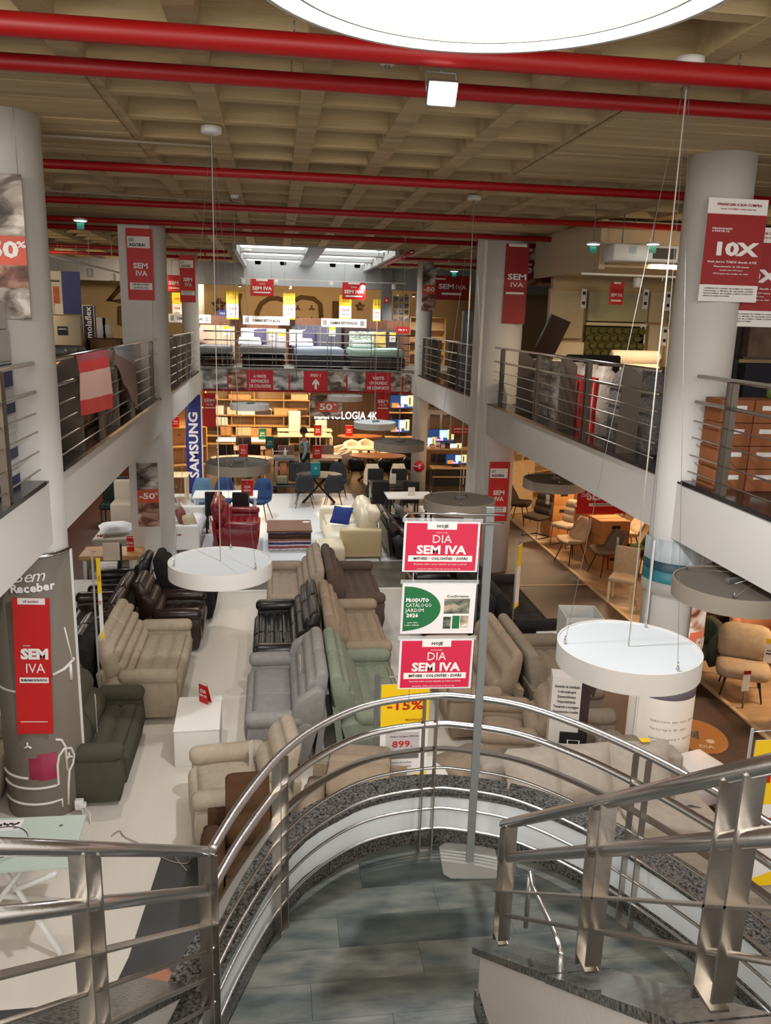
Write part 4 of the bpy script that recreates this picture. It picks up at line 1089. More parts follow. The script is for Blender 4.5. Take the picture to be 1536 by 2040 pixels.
# tub chairs
tub_chair('grey-green velvet tub chair beside the lit photo banner', (5.55 + .35, 10.0, 0), LFT + .55, c_fern, W=.72)
s = tub_chair('sand coloured lounge chair with a tall rounded back and black legs', (6.22, 9.35, 0), -.5, c_sand, W=.66, style='lounge'); swing_tag(s, (.3, .0, .82), 0, .34, .12)
tub_chair('peach bouclé tub chair behind the sand coloured one', (6.95, 10.2, 0), -.4, c_rose, W=.78, H=.86)
tub_chair('olive green armchair at the right edge against the red wall', (7.95, 10.7, 0), -.4, c_olive, W=.85, H=.9)
tub_chair('dark red velvet chair cut off by the right edge', (6.35, 8.25, 0), -.4, M('red_velvet', (126, 16, 14), .8), W=.6, H=.8)
t = thing('price_holder', 'small price card holder on the tan floor', 'sign', (6.0, 8.9, 0)); MB().tube([(0, 0, 0), (0, 0, .25)], .012, 6).build('stem', grey_metal, t); MB().cbox((0, 0, .38), .1, .01, .28).build('card', paper, t); MB().cbox((0, -.007, .50), .1, .004, .05).build('band', print_dred, t)
shelf_unit('dark wooden shelf between the banner column and the red wall', (7.0, 11.2, 0), 0, .4, .35, 2.3, 5, dark_wood)

# ================================================================== RING LAMPS
lamp_top = M('lamp_top_white', (206, 212, 214), .55); lamp_side = M('lamp_side_white', (214, 210, 204), .55)
lamp_top2 = M('lamp_top_taupe', (96, 88, 78), .6); lamp_side2 = M('lamp_side_taupe', (150, 140, 126), .6)  # darker copies of the white: shade on unlit lamps put into the colour
def flat(o):
    me = o.data
    for p in me.polygons: p.use_smooth = abs(p.normal.z) < .3
    me.set_sharp_from_angle(angle=.6)
diff = M('lamp_diffuser', (255, 250, 240), .4, emit=2.2)
diff_hot = M('lamp_diffuser_bright', (255, 255, 252), .4, emit=6)
def ring_lamp(label, x, y, z, D=1.0, h=.15, top=CE - .02, off=(0, 0), ang=20, driver=False, d=diff, dark=None):
    dark = driver if dark is None else dark
    t = thing('ring_pendant_lamp', label, 'pendant lamp', (x, y, z), 0, None)
    R = D / 2
    MB().lathe([(R - .012, 0), (R, 0), (R, h), (R - .012, h), (R - .012, h - .01), (R - .012, .0)], n=72, caps=False).build('drum_side', lamp_side if not dark else lamp_side2, t); flat(t.children[-1])
    MB().lathe([(.0005, h - .018), (R - .012, h - .018), (R - .012, h - .012), (.0005, h - .012)], n=72, caps=False).build('top_panel', lamp_top if not dark else lamp_top2, t); flat(t.children[-1])
    MB().lathe([(.0005, .012), (R - .014, .012), (R - .014, .016), (.0005, .016)], n=72, caps=False).build('diffuser', d, t)
    MB().lathe([(R * .86, .004), (R * .875, .004), (R * .875, .011), (R * .86, .011)], n=72, caps=False).build('inner_ring', lamp_side, t)
    H = top - z
    for k in range(3):
        a = radians(ang + 120 * k)
        q = Vector((R * .9 * cos(a), R * .9 * sin(a), h))
        MB().tube([q, Vector((off[0], off[1], H))], .0018, 5).build('steel_wire', M('steel_wire', (170, 168, 164), .4, .6), t)
        MB().lathe([(.012, 0), (.008, .03), (.003, .05)], tuple(q), 8).build('wire_grip', chrome, t)
    MB().tube([(0, 0, h - .02), (off[0], off[1], H)], .005, 5).build('power_cable', M('lamp_cable', (196, 190, 180), .5), t)
    MB().lathe([(.09, H), (.09, H - .05), (.08, H - .055), (0, H - .055)], (off[0], off[1], 0), 20).build('ceiling_rose', white_paint, t)
    if driver:
        MB().cbox((.02, .03, h + .01), .16, .05, .035, .3).build('driver_box', grey_metal, t)
        MB().tube([(.1, .05, h), (.14, .1, h + .02), (.06, .12, h + .02), (-.05, .04, h)], .006, 5).build('loose_cable', black, t)
    return t
ring_lamp('huge glowing ring lamp cut off by the top of the picture', .44, 1.76, EYE + .68, 1.05, .1, d=diff_hot)
ring_lamp('white ring lamp hanging low at the right, nearest the round column', 2.49, 5.09, 2.42, 1.0, .155, ang=50)
ring_lamp('grey-topped ring lamp at the right edge under the gallery', 4.05, 6.35, 2.38, 1.0, .15, top=SO, driver=True, ang=0) if False else ring_lamp('grey-topped ring lamp at the right edge in front of the gallery', 3.93, 6.2, 2.5, 1.0, .15, top=SO, off=(.3, 0), driver=True, ang=0)
ring_lamp('round white ring lamp above the left aisle', -.53, 7.71, 2.30, 1.0, .15, ang=80)
ring_lamp('grey ring lamp with a coiled cable above the white dining table', -.57, 12.68, 2.40, 1.0, .15, driver=True)
ring_lamp('small ring lamp at the far end on the left', -.63, 20.97, 2.46, 1.0, .14, driver=True, dark=False)
ring_lamp('small ring lamp below the arrow sign', 1.99, 23.0, 2.52, 1.0, .14, top=SO, off=(0, .8))
ring_lamp('ring lamp in front of the lit lettering', 2.38, 19.2, 2.24, 1.0, .15, driver=True, dark=False)
ring_lamp('brown-grey ring lamp beside the far white column', 2.43, 15.63, 2.30, 1.0, .15, driver=True)
ring_lamp('ring lamp directly above the sign stand', 2.56, 10.81, 2.22, 1.0, .15, driver=True)
ring_lamp('pale ring lamp by the television wall', 5.05, 24.7, 2.0, 1.0, .14, top=SO)
ring_lamp('dark-topped ring lamp under the right gallery above the chairs', 4.48, 12.35, 2.2, 1.0, .15, top=SO, driver=True)

# floodlight
p = at(880, 185, Y=5.0)
t = thing('floodlight', 'white floodlight shining under the ceiling by the red pipes', 'floodlight', p)
MB().cbox((0, 0, .0), .17, .05, .13, 0, .5).build('housing', grey_metal, t)
MB().cbox((0, -.028, -.012), .15, .006, .115, 0, .5).build('lamp_glass', M('flood_glass', (255, 255, 255), .2, emit=30), t)
MB().tube([(-.09, .0, 0), (-.09, .05, .12), (.09, .05, .12), (.09, 0, 0)], .006, 6).build('bracket', grey_metal, t)
MB().tube([(0, .05, .12), (0, .05, CE - p.z)], .008, 6).build('hanger_rod', grey_metal, t)
for u, v, Y, l in [(160, 440, 12.5, 'small lit exit lamp above the left gallery'), (1182, 487, 11.4, 'small lit exit lamp above the right gallery, left one'), (1301, 487, 11.4, 'small lit exit lamp above the right gallery, right one'), (905, 541, 19.0, 'small lit exit lamp beside the far column')]:
    p = at(u, v, Y=Y); t = thing('emergency_lamp', l, 'lamp', p)
    MB().lathe([(.10, 0), (.10, .02), (.04, .04), (.0, .045)], n=16).build('housing', white_paint, t)
    MB().lathe([(.085, -.004), (.085, 0), (0, 0)], n=16).build('lamp_glass', M('exit_glow', (210, 240, 255), .3, emit=6), t)
    MB().cbox((0, 0, -.07), .1, .01, .09).build('exit_plate', M('exit_green', (20, 120, 90), .4), t)
    MB().tube([(0, 0, .04), (0, 0, CE + .22 - p.z)], .005, 5).build('cable', grey_metal, t)
for u, v, l in [(772, 122, 'round smoke detector beside the second red pipe'), (467, 392, 'round smoke detector left of the ceiling middle'), (590, 463, 'round smoke detector before the skylight')]:
    p = at(u, v, z=CE - .03); t = thing('smoke_detector', l, 'detector', p); MB().lathe([(.06, .03), (.06, 0), (.045, -.02), (0, -.025)], n=16).build('housing', white_paint, t); MB().lathe([(.02, -.025), (.015, -.04), (0, -.042)], n=10).build('sensor', grey_metal, t); MB().tube([(0, 0, .03), (0, 0, .26)], .012, 6).build('stem', white_paint, t)

# ================================================================== SIGNS AND POSTERS
bw = [(30, 26, 24), (96, 84, 74), (170, 160, 150), (222, 216, 208)]
ph_a = photo_print('interior_photo', bw, 3.0, 1.0); ph_b = photo_print('interior_photo_warm', [(40, 24, 20), (120, 76, 60), (180, 140, 120), (226, 214, 202)], 3.2, 4.0)
ph_c = photo_print('mattress_photo', [(52, 50, 52), (120, 118, 118), (190, 190, 192), (235, 236, 238)], 2.2, 7.0)
ph_d = photo_print('garden_photo', [(40, 52, 44), (110, 116, 100), (180, 160, 140), (232, 228, 222)], 9, 2.0)
orange_red = M('print_orange_red', (206, 80, 52), .5, noise=(3, .2))
HT = CE + .2
def board(label, name, u0, v0, u1, v1, Y, mat_, fields=(), texts=(), hang=None, cat='sign', group=None, th=.008, rz=0, ry=0, loc=None, size=None, parts=()):
    """flat sign facing -y whose corners lie where the photo shows them on the plane y=Y"""
    if loc is None:
        um, vm = (u0 + u1) / 2, (v0 + v1) / 2
        xa, xb, za, zb = at(u0, vm, Y=Y).x, at(u1, vm, Y=Y).x, at(um, v0, Y=Y).z, at(um, v1, Y=Y).z
        w, h, c = xb - xa, za - zb, Vector(((xa + xb) / 2, Y, (za + zb) / 2))
    else: c, (w, h) = Vector(loc), size
    t = thing(name, label, cat, c, rz, group)
    MB().cbox((0, 0, 0), w, th, h).build('panel', mat_, t)
    e = th / 2
    for k, (x0, y0, x1, y1, m) in enumerate(fields):
        MB().box((x0 - .5) * w, (x1 - .5) * w, -e - .0025 - k * .0002, -e, (.5 - y1) * h, (.5 - y0) * h).build('printed_field', m, t)
    for tx in texts:
        body, fx, fy, hf, m = tx[:5]; wf = tx[5] if len(tx) > 5 else None; bo = tx[6] if len(tx) > 6 else .02
        lettering(body, ((fx - .5) * w, -e - .0045, (.5 - fy) * h), hf * h, m, t, bo, wf * w if wf else None, spacing=tx[7] if len(tx) > 7 else 1, shear=tx[8] if len(tx) > 8 else 0)
    if hang:
        for s in (-.4, .4): MB().tube([(s * w, 0, h / 2), (s * w, 0, hang - c.z)], .003, 5).build('hanging_wire', M('steel_wire', (170, 168, 164)), t)
    if ry: t.rotation_euler = (0, ry, rz)
    return t
W_, R_, K_, Y_ = print_white, print_red, print_black, print_yel
def agora(label, u0, v0, u1, v1, Y, hang=None, ry=0, top=True):
    return board(label, 'hanging_sign', u0, v0, u1, v1, Y, print_dred if not top else R_, [(.04, .11, .9, .27, paper), (.08, .755, .94, .85, paper)],
                 [('SÓ', .2, .165, .055, K_, .2), ('AGORA!', .42, .23, .06, K_, .62, .04), ('DIAS', .55, .43, .06, M('print_pale_red', (216, 90, 90)), .4, 0), ('SEM', .52, .52, .105, W_, .56, .035), ('IVA', .54, .625, .105, W_, .44, .02),
                  ('EM MILHARES', .5, .78, .03, K_, .6, .03), ('DE PRODUTOS', .5, .825, .03, K_, .55, .03)], hang, ry=ry)
agora('tall red sale sign on the left pilaster column, upper floor', 253, 455, 305, 598, 14.885)
agora('red sale sign on the far left column, upper floor', 358, 508, 389, 602, 22.37)
agora('red sale sign low on the right pilaster column', 973, 920, 1013, 1038, 14.715)
board('plain red sale sign high on the right pilaster column', 'hanging_sign', 1004, 486, 1050, 645, 14.715, print_dred, [(.12, .0, .9, .035, paper), (.1, .60, .88, .625, paper)], [('SEM', .55, .41, .1, W_, .8, .03), ('IVA', .55, .51, .085, W_, .55, 0)], ry=0)
board('large photo poster with a discount on the near left column', 'poster', -12, 346, 52, 635, 7.275, ph_a, [(0, .42, 1, .62, orange_red), (0, .62, 1, .78, ph_b), (0, .78, 1, 1, ph_a)], [('50', .28, .52, .15, W_, .95, .04), ('%', .86, .48, .06, W_, .3, .03)], HT, cat='poster')
board('photo poster with minus 50 on the lower left pilaster column', 'poster', 274, 922, 316, 1049, 14.885, ph_b, [(0, .42, 1, .62, orange_red), (0, 0, 1, .4, ph_a)], [('-50', .45, .52, .13, W_, .75, .03), ('%', .9, .48, .06, W_, .15)], cat='poster')
board('photo poster with minus 50 on the far right column', 'poster', 841, 529, 869, 620, 22.37, ph_a, [(0, .42, 1, .62, orange_red), (0, .62, 1, 1, ph_b)], [('-50', .5, .52, .13, W_, .8, .03)], cat='poster')
board('photo banner with 50 beside the right pilaster column', 'poster', 1040, 503, 1112, 571, 16.2, ph_b, [(0, .28, .9, .80, print_dred)], [('50', .3, .5, .4, W_, .5, .03), ('%', .68, .4, .15, W_, .15)], HT, cat='poster')
board('wide red sale sign hanging beside the far right column', 'hanging_sign', 867, 549, 934, 598, 21.9, print_dred, [(0, .12, .3, .18, paper), (.2, .7, .78, .79, paper)], [('SEM', .33, .46, .28, W_, .45, .03), ('IVA', .76, .48, .27, W_, .3, 0)], HT)
board('red sale sign hanging in front of the beds, left one', 'hanging_sign', 499, 556, 545, 590, 24.6, R_, [(.25, 0, .75, .12, paper), (.14, .74, .86, .82, paper)], [('DIAS', .5, .28, .12, W_, .25, 0), ('SEM IVA', .5, .55, .28, W_, .85, .03)], HT)
board('red sale sign hanging in front of the beds, right one', 'hanging_sign', 682, 563, 728, 597, 24.6, R_, [(.25, 0, .75, .1, paper), (.14, .76, .86, .84, paper)], [('DIAS', .5, .28, .12, W_, .25, 0), ('SEM IVA', .5, .55, .28, W_, .85, .03)], HT)
board('red sale sign far behind the left column', 'hanging_sign', 334, 548, 358, 580, 25.5, R_, [(.1, .78, .95, .84, paper)], [('SEM', .5, .5, .3, W_, .8, .03)], HT)
for i, (u0, v0, u1, v1, l) in enumerate([(451, 580, 475, 636, 'yellow discount sign above the leftmost bed'), (564, 584, 588, 636, 'yellow discount sign above the middle beds'), (676, 588, 700, 636, 'yellow discount sign above the dark headboard'), (743, 596, 758, 640, 'yellow discount sign at the right of the beds'), (343, 583, 362, 633, 'yellow discount sign behind the left column')]):
    board(l, 'hanging_sign', u0, v0, u1, v1, 26.0, paper, [(0, 0, 1, .45, Y_), (0, .94, 1, 1, Y_)], [('-50%', .5, .25, .13, R_, .7), ('544' if i % 2 else '564', .5, .62, .12, R_, .6), ('oferta', .5, .8, .07, K_, .6)], HT, group='yellow discount signs above the beds')
for u0, u1, v0, l in [(484, 577, 630, 'white bed department sign, left of the middle'), (640, 730, 635, 'white bed department sign, right of the middle'), (336, 420, 626, 'white bed department sign behind the left column')]:
    board(l, 'department_sign', u0, v0, u1, v0 + 17, 25.2, paper, [(.04, .2, .12, .8, print_grey), (.86, .2, .95, .8, print_grey)], [('CAMAS ESTOFADAS', .5, .52, .42, K_, .6, .02)], HT)
# 10X posters
a, b = at(1413, 393, Y=7.29), at(1505, 603, Y=7.29)
for lab, dx, dy, dz in [('white and red 10X payment poster on the right round column', 0, 0, 0), ('second payment poster behind the 10X poster', .32, .12, -.22)]:
    board(lab, 'poster', 0, 0, 0, 0, 0, paper, [(.0, .15, 1, .835, print_dred)],
          [('FINANCIAR A SUA COMPRA', .52, .06, .035, print_dred, .75), ('com crédito sem juros', .5, .10, .02, print_dred, .6), ('MENSALIDADES', .27, .29, .025, W_, .34), ('A PARTIR DE', .25, .315, .025, W_, .3), ('10X', .52, .49, .17, W_, .72, .05),
           ('Sem juros TAEG desde 4,9%', .5, .61, .03, W_, .85, .02, 1, .2), ('Financiamento de 120 meses', .5, .655, .024, W_, .6), ('exemplo para 1000 euros', .5, .69, .018, W_, .4), ('MTIC para um crédito de 1000', .5, .725, .02, W_, .6),
           ('condições do contrato de crédito ao consumo', .5, .87, .018, K_, .85), ('reservado o direito de oposição prévia', .5, .895, .018, K_, .85), ('intermediário de crédito a título acessório', .5, .92, .018, K_, .85), ('informe-se na loja ou no balcão', .3, .945, .018, K_, .45)],
          None, loc=((a.x + b.x) / 2 + dx, 7.29 + dy, (a.z + b.z) / 2 + dz), size=(b.x - a.x - .0, a.z - b.z), cat='poster')
# fascia band with photos and red panels, across the far gallery edge
t = thing('fascia_banner', 'printed banner of beds and red panels along the far gallery edge', 'banner', (0, YF - .03, 0))
def fx(u): return at(u, 760, Y=YF - .03).x
edges = [(399, 454, ph_c), (454, 492, ph_b), (492, 544, None), (544, 576, ph_c), (576, 605, ph_c), (605, 653, None), (653, 691, ph_a), (691, 728, ph_c), (728, 779, None), (779, 802, ph_a), (802, 824, ph_a)]
fz0, fz1 = at(600, 779, Y=YF - .03).z, at(600, 739, Y=YF - .03).z
txts = {492: ['A MAIOR', 'EXPOSIÇÃO', 'DE COLCHÕES'], 728: ['VISITE', 'UM MUNDO', 'DE CONFORTO']}
for u0, u1, m in edges:
    x0, x1 = fx(u0), fx(u1)
    MB().box(x0 + .002, x1 - .002, -.012 - (.004 if m is None else 0), 0, fz0 + (.0 if m is None else .03), fz1).build('printed_panel', m or M('banner_red', (196, 24, 44), .5), t)
    xc = (x0 + x1) / 2
    if u0 in txts:
        for i, s in enumerate(txts[u0]): lettering(s, (xc, -.02, fz1 - .17 - .14 * i), .12, W_, t, .03, (x1 - x0) * (.5, .68, .82)[i] if u0 == 492 else (x1 - x0) * (.45, .68, .85)[i])
    elif m is None:
        lettering('PISO 1', (xc, -.02, fz1 - .12), .11, W_, t, .03)
        ar = MB().add([(xc + a, -.019, fz0 + b) for a, b in ((-.035, .06), (.035, .06), (.035, .22), (.10, .16), (.10, .24), (0, .36), (-.10, .24), (-.10, .16), (-.035, .22))], [tuple(range(9))]); ar.build('arrow', W_, t)
for u in (454, 576, 691, 802): MB().box(fx(u) - .02, fx(u) + .02, -.018, -.012, fz0, fz1 - .1).build('red_divider', print_red, t)
MB().box(fx(399), fx(824), -.01, 0, fz0 - .04, fz0).build('red_border', print_dred, t)

# under the far gallery
board('red vertical sign at the left of the shelf wall', 'hanging_sign', 405, 783, 430, 850, 24.2, R_, [(.1, .42, .95, .45, paper)], [('SEM', .5, .22, .13, W_, .85, .03), ('IVA', .5, .34, .11, W_, .6, 0)], SO)
board('red vertical sign beside the television wall', 'hanging_sign', 750, 783, 775, 839, 24.2, R_, [(.1, .52, .95, .56, paper)], [('SEM', .5, .3, .16, W_, .85, .03), ('IVA', .5, .43, .13, W_, .6, 0)], SO)
board('photo sign with minus 50 in front of the lit lettering', 'poster', 617, 788, 681, 830, 24.0, ph_a, [(.22, .3, .85, .78, orange_red)], [('50', .5, .55, .42, W_, .4, .03), ('%', .78, .42, .15, W_, .1)], SO, cat='poster')
t = thing('illuminated_lettering', 'glowing white lettering above the dining tables', 'sign', (0, 25.4, 0))
a, b = at(622, 836, Y=25.4), at(752, 821, Y=25.4)
lettering('TECNOLOGIA 4K', ((a.x + b.x) / 2, 0, (a.z + b.z) / 2), .34, M('led_white', (255, 255, 255), .4, emit=1.8), t, .012, b.x - a.x)
MB().box(a.x, b.x, .012, .03, a.z + .0, a.z + .04).build('mounting_bar', black, t)
for x in (a.x + .1, b.x - .1): MB().tube([(x, .02, b.z), (x, .02, SO)], .006, 5).build('hanging_rod', grey_metal, t)
# shop banner on the far left column, LG disc on the right one
navy = M('navy_print', (34, 36, 120), .5)
t = thing('column_banner', 'navy vertical banner with white lettering around the far left column', 'banner', (0, 22.3, 0))
a, b = at(374, 990, Y=22.3), at(401, 792, Y=22.3)
MB().rbox(a.x, b.x, -.03, .03, .0, 2.68, .01).build('panel', navy, t)
MB().box(b.x - .02, b.x + .01, -.035, .03, .0, 2.68).build('white_edge', white_paint, t)
o = lettering('SAMSUNG', ((a.x + b.x) / 2, -.034, 1.32), .33, W_, t, .03, 1.8, ry=0)
o.rotation_euler = (pi / 2, -pi / 2, 0)
p = at(835, 930, Y=22.3)
t = thing('round_logo', 'round dark red face-like logo on the far white column', 'logo', (p.x, 22.34, p.z))
MB().lathe([(0, 0), (.16, 0), (.16, .01), (0, .01)], n=32).build('disc', M('logo_red', (170, 20, 50), .5), t); t.children[0].rotation_euler = (pi / 2, 0, 0)
MB().tube([(.11 * cos(radians(a)), -.016, .11 * sin(radians(a))) for a in range(90, 361, 15)] + [(.06, -.016, 0)], .010, 5).build('letter_ring', W_, t)
MB().tube([(-.0, -.016, .06), (-.0, -.016, -.05), (.05, -.016, -.05)], .010, 5).build('letter_mark', W_, t)
MB().lathe([(.0, 0), (.018, 0), (.018, .004), (0, .004)], (0, 0, 0), 12).build('dot', W_, t); t.children[-1].location = (-.05, -.013, .04); t.children[-1].rotation_euler = (pi / 2, 0, 0)
# red sign under the right gallery
board('large red sign hanging under the right gallery above the cartons', 'hanging_sign', 1150, 962, 1250, 1023, 15.0, R_, [(.24, .66, .9, .76, paper)], [('SEM IVA', .58, .42, .42, W_, .8, .04), ('DIAS', .16, .4, .18, W_, .16), ('EM MILHARES DE PRODUTOS', .57, .71, .06, K_, .5)], SO)
# red panel behind the sign stand
board('red advertising panel behind the sign stand post', 'poster', 935, 1040, 958, 1122, 13.6, R_, [(.1, .5, .9, .62, paper)], [('SEM', .5, .3, .2, W_, .8)], None, cat='poster')
q = [o for o in bpy.data.objects if o.get('label', '').startswith('red advertising panel')][0]
MB().box(-.012, .012, .005, .02, -q.location.z, -.3).build('post', grey_metal, q); MB().box(-.15, .15, -.1, .12, -q.location.z, -q.location.z + .01).build('foot', grey_metal, q)
MB_ = MB().tube([(0, 0, 0), (0, 0, .9)], .012, 6)

# ---- banner column at the left (taupe wrap) -------------------------------------
taupe_p = M('taupe_print', (112, 104, 92), .6)
wp = M('line_white', (226, 222, 214), .5)
t = thing('column_banner', 'taupe banner wrapped round the near left column with a drawn armchair', 'banner', (-2.26, 7.62, 0))
Rb = .375
MB().lathe([(Rb, 0), (Rb, 2.62), (Rb - .01, 2.62), (Rb - .01, 0)], n=36, caps=False, a0=180, a1=350).build('printed_sheet', taupe_p, t)
MB().cbox((Rb * cos(radians(-12)) + .01, Rb * sin(radians(-12)), 1.31), .02, .02, 2.64).build('aluminium_rail', white_paint, t)
MB().lathe([(Rb + .01, 2.62), (Rb + .01, 2.65), (Rb - .02, 2.65), (Rb - .02, 2.62)], n=36, caps=False, a0=180, a1=350).build('top_profile', chrome, t)
def on_col(a, z, r=Rb + .004): return (r * cos(radians(a)), r * sin(radians(a)), z)
def col_line(pts, r=.012, nm='line_art', m=wp):
    MB().tube([on_col(a, z * 1.13 + .08) for a, z in pts], r, 6).build(nm, m, t)
def col_text(body, a0, z, size, per=None, m=W_, shear=0, bold=.02, cols=None, parent=None, R=Rb, dirn=1, nm='lettering'):
    per = per or size * .62
    for i, ch in enumerate(body):
        if ch == ' ': continue
        a = a0 + dirn * i * per / R * 180 / pi
        lettering(ch, on_col(a, z, R + .006), size, m, parent or t, bold, rz=radians(a + 90), shear=shear)
col_text('Bem', 266, 2.455, .16, .085, shear=.35, bold=0)
col_text('Receber', 261, 2.345, .11, .054, bold=.035)
col_line([(198 + k * 4, 1.12) for k in range(0, 20)] + [(282, 1.12)])
col_line([(325, 1.62), (336, 1.30)], .008, 'drawn_arm'); col_line([(302, 1.24), (320, 1.26), (340, 1.31)], .016); col_line([(331, 1.28), (331, 1.14)], .016)
col_line([(300, .66), (308, .64), (313, .57), (314, .34)])
col_line([(240, -.1 + .2), (240, .1)][:0] or [(205 + k * 6, .085 - .0 + .0) for k in range(14)] + [(289, .085), (303, .09), (303, .02)])
col_line([(205 + k * 6, .235) for k in range(16)] + [(300, .24), (300, .42), (303, .50), (311, .55), (322, .53), (327, .45), (324, .38), (317, .33), (314, .20), (312, .02)])
col_line([(205 + k * 6, .33) for k in range(10)])
for az, zz in ((262, .63), (318, .46)):
    for q in (90, 210, 330): col_line([(az, zz), (az + 6 * cos(radians(q)), zz + .035 * sin(radians(q)))], .01)
for a0, a1, z0, z1, mm in ((262, 280, .44, .66, M('plum_print', (142, 20, 58), .6)), (274, 300, .42, .70, M('raspberry_print', (150, 34, 70), .6))):
    MB().lathe([(Rb + .003, z0), (Rb + .004, z1), (Rb + .001, z1), (Rb + .001, z0)], n=8, caps=False, a0=a0, a1=a1).build('printed_cushion', mm, t)
a, b = at(18, 1192, Y=7.23), at(112, 1460, Y=7.23)
board('tall red sale sign hanging in front of the taupe banner', 'hanging_sign', 0, 0, 0, 0, 0, R_, [(.14, 0, .88, .045, paper), (.12, .575, .92, .615, paper), (.1, .905, .86, .91, paper)],
      [('SÓ AGORA!', .5, .025, .02, print_dred, .4), ('SEM', .56, .405, .10, W_, .76, .055), ('IVA', .56, .51, .10, W_, .52, 0), ('EM MILHARES DE PRODUTOS', .52, .595, .022, K_, .72, .03), ('promoção', .35, .34, .014, W_, .2)], None,
      loc=((a.x + b.x) / 2, 7.23, (a.z + b.z) / 2), size=(b.x - a.x, a.z - b.z), ry=.04)
# white printed wrap of the right round column
t = thing('column_banner', 'printed wrap round the right column: bullet list below, lit photos above', 'banner', (4.16, 7.62, 0))
Rc = .345
sheet = M('ivory_print', (222, 212, 200), .6); ph_e = photo_print('sofa_photo_bright', [(120, 60, 40), (196, 150, 120), (236, 226, 214), (255, 252, 248)], 3.4, 3.0)
for z0, z1, m, nm in ((.0, .98, sheet, 'white_sheet'), (.98, 1.08, M('curved_banner_edge', (96, 90, 98), .5), 'dark_band'), (1.08, 2.12, M('ivory_print', (222, 212, 200)), 'white_sheet'), (2.12, 2.24, M('floor_photo', (150, 146, 140), .5), 'floor_photo'), (2.24, 2.36, M('teal_photo_low', (30, 96, 104), .5, noise=(6, .4)), 'teal_photo'), (2.36, 2.46, M('teal_photo_sofa', (24, 64, 76), .5, noise=(6, .4)), 'teal_photo'), (2.46, 2.69, M('misty_photo', (160, 168, 172), .5, noise=(3, .3), stretch=(6, 6, .6)), 'sky_photo')):
    MB().lathe([(Rc, z0), (Rc, z1), (Rc - .01, z1), (Rc - .01, z0)], n=40, caps=False, a0=170, a1=372).build(nm, m, t)
MB().lathe([(Rc + .004, 1.10), (Rc + .004, 2.05), (Rc - .004, 2.05), (Rc - .004, 1.10)], n=24, caps=False, a0=276, a1=365).build('sofa_photo', ph_e, t)
MB().lathe([(Rc + .007, 1.42), (Rc + .007, 1.74), (Rc - .001, 1.74), (Rc - .001, 1.42)], n=24, caps=False, a0=278, a1=364).build('red_field', M('coral_print', (220, 110, 80), .6), t)
for k, ch in enumerate('-50%'): lettering(ch, on_col(283 + k * 15, 1.58, Rc + .012), .19 if ch != '%' else .1, W_, t, .05, rz=radians(283 + k * 15 + 90))
for k, (z, s) in enumerate([(.74, 'Cobertura por seis anos'), (.65, 'Tecnologia do sono'), (.54, 'Conforto para a família'), (.49, 'à medida'), (.37, 'Qualidade de cama')]):
    if k != 3: MB().lathe([(.022, 0), (.022, .004), (.01, .004)], n=12).build('bullet', K_, t); o = t.children[-1]; o.location = on_col(222, z, Rc + .002); o.rotation_euler = (pi / 2, 0, radians(222 + 90))
    for i, ch in enumerate(s):
        if ch != ' ': lettering(ch, on_col(230 + i * 3.7, z, Rc + .004), .036, print_grey, t, .0, rz=radians(230 + i * 3.7 + 90))
MB().cbox((Rc * cos(radians(203)) - .02, Rc * sin(radians(203)), 1.34), .02, .02, 2.66).build('aluminium_rail', white_paint, t)

# ---- sign stand on the landing ---------------------------------------------------
t = thing('sign_stand', 'grey metal sign stand with an octagonal foot on the half landing', 'sign stand', (1.14, 4.09, LZ), -.1)
MB().prism([(-.17, -.11), (-.13, -.15), (.13, -.15), (.17, -.11), (.17, .13), (.13, .17), (-.13, .17), (-.17, .13)], 0, .006).build('foot', M('stand_foot', (150, 150, 146), .5), t)
stand_m = M('stand_grey', (124, 128, 128), .5, .2)
MB().box(-.022, .022, -.012, .012, .006, 2.17).build('post', stand_m, t)
for z in (2.135, 2.085): MB().tube([(-.44, -.02, z), (.075, -.02, z)], .006, 6).build('arm', chrome, t)
MB().tube([(-.44, -.02, 2.135), (-.462, -.02, 2.11), (-.44, -.02, 2.085)], .006, 6).build('arm', chrome, t)
for s in (-.40, -.05): MB().tube([(s, -.02, 2.085), (s, -.02, 1.0)], .0015, 4).build('nylon_thread', chrome, t)
QM = M('glossy_card', (228, 224, 228), .15)
yb = 4.05
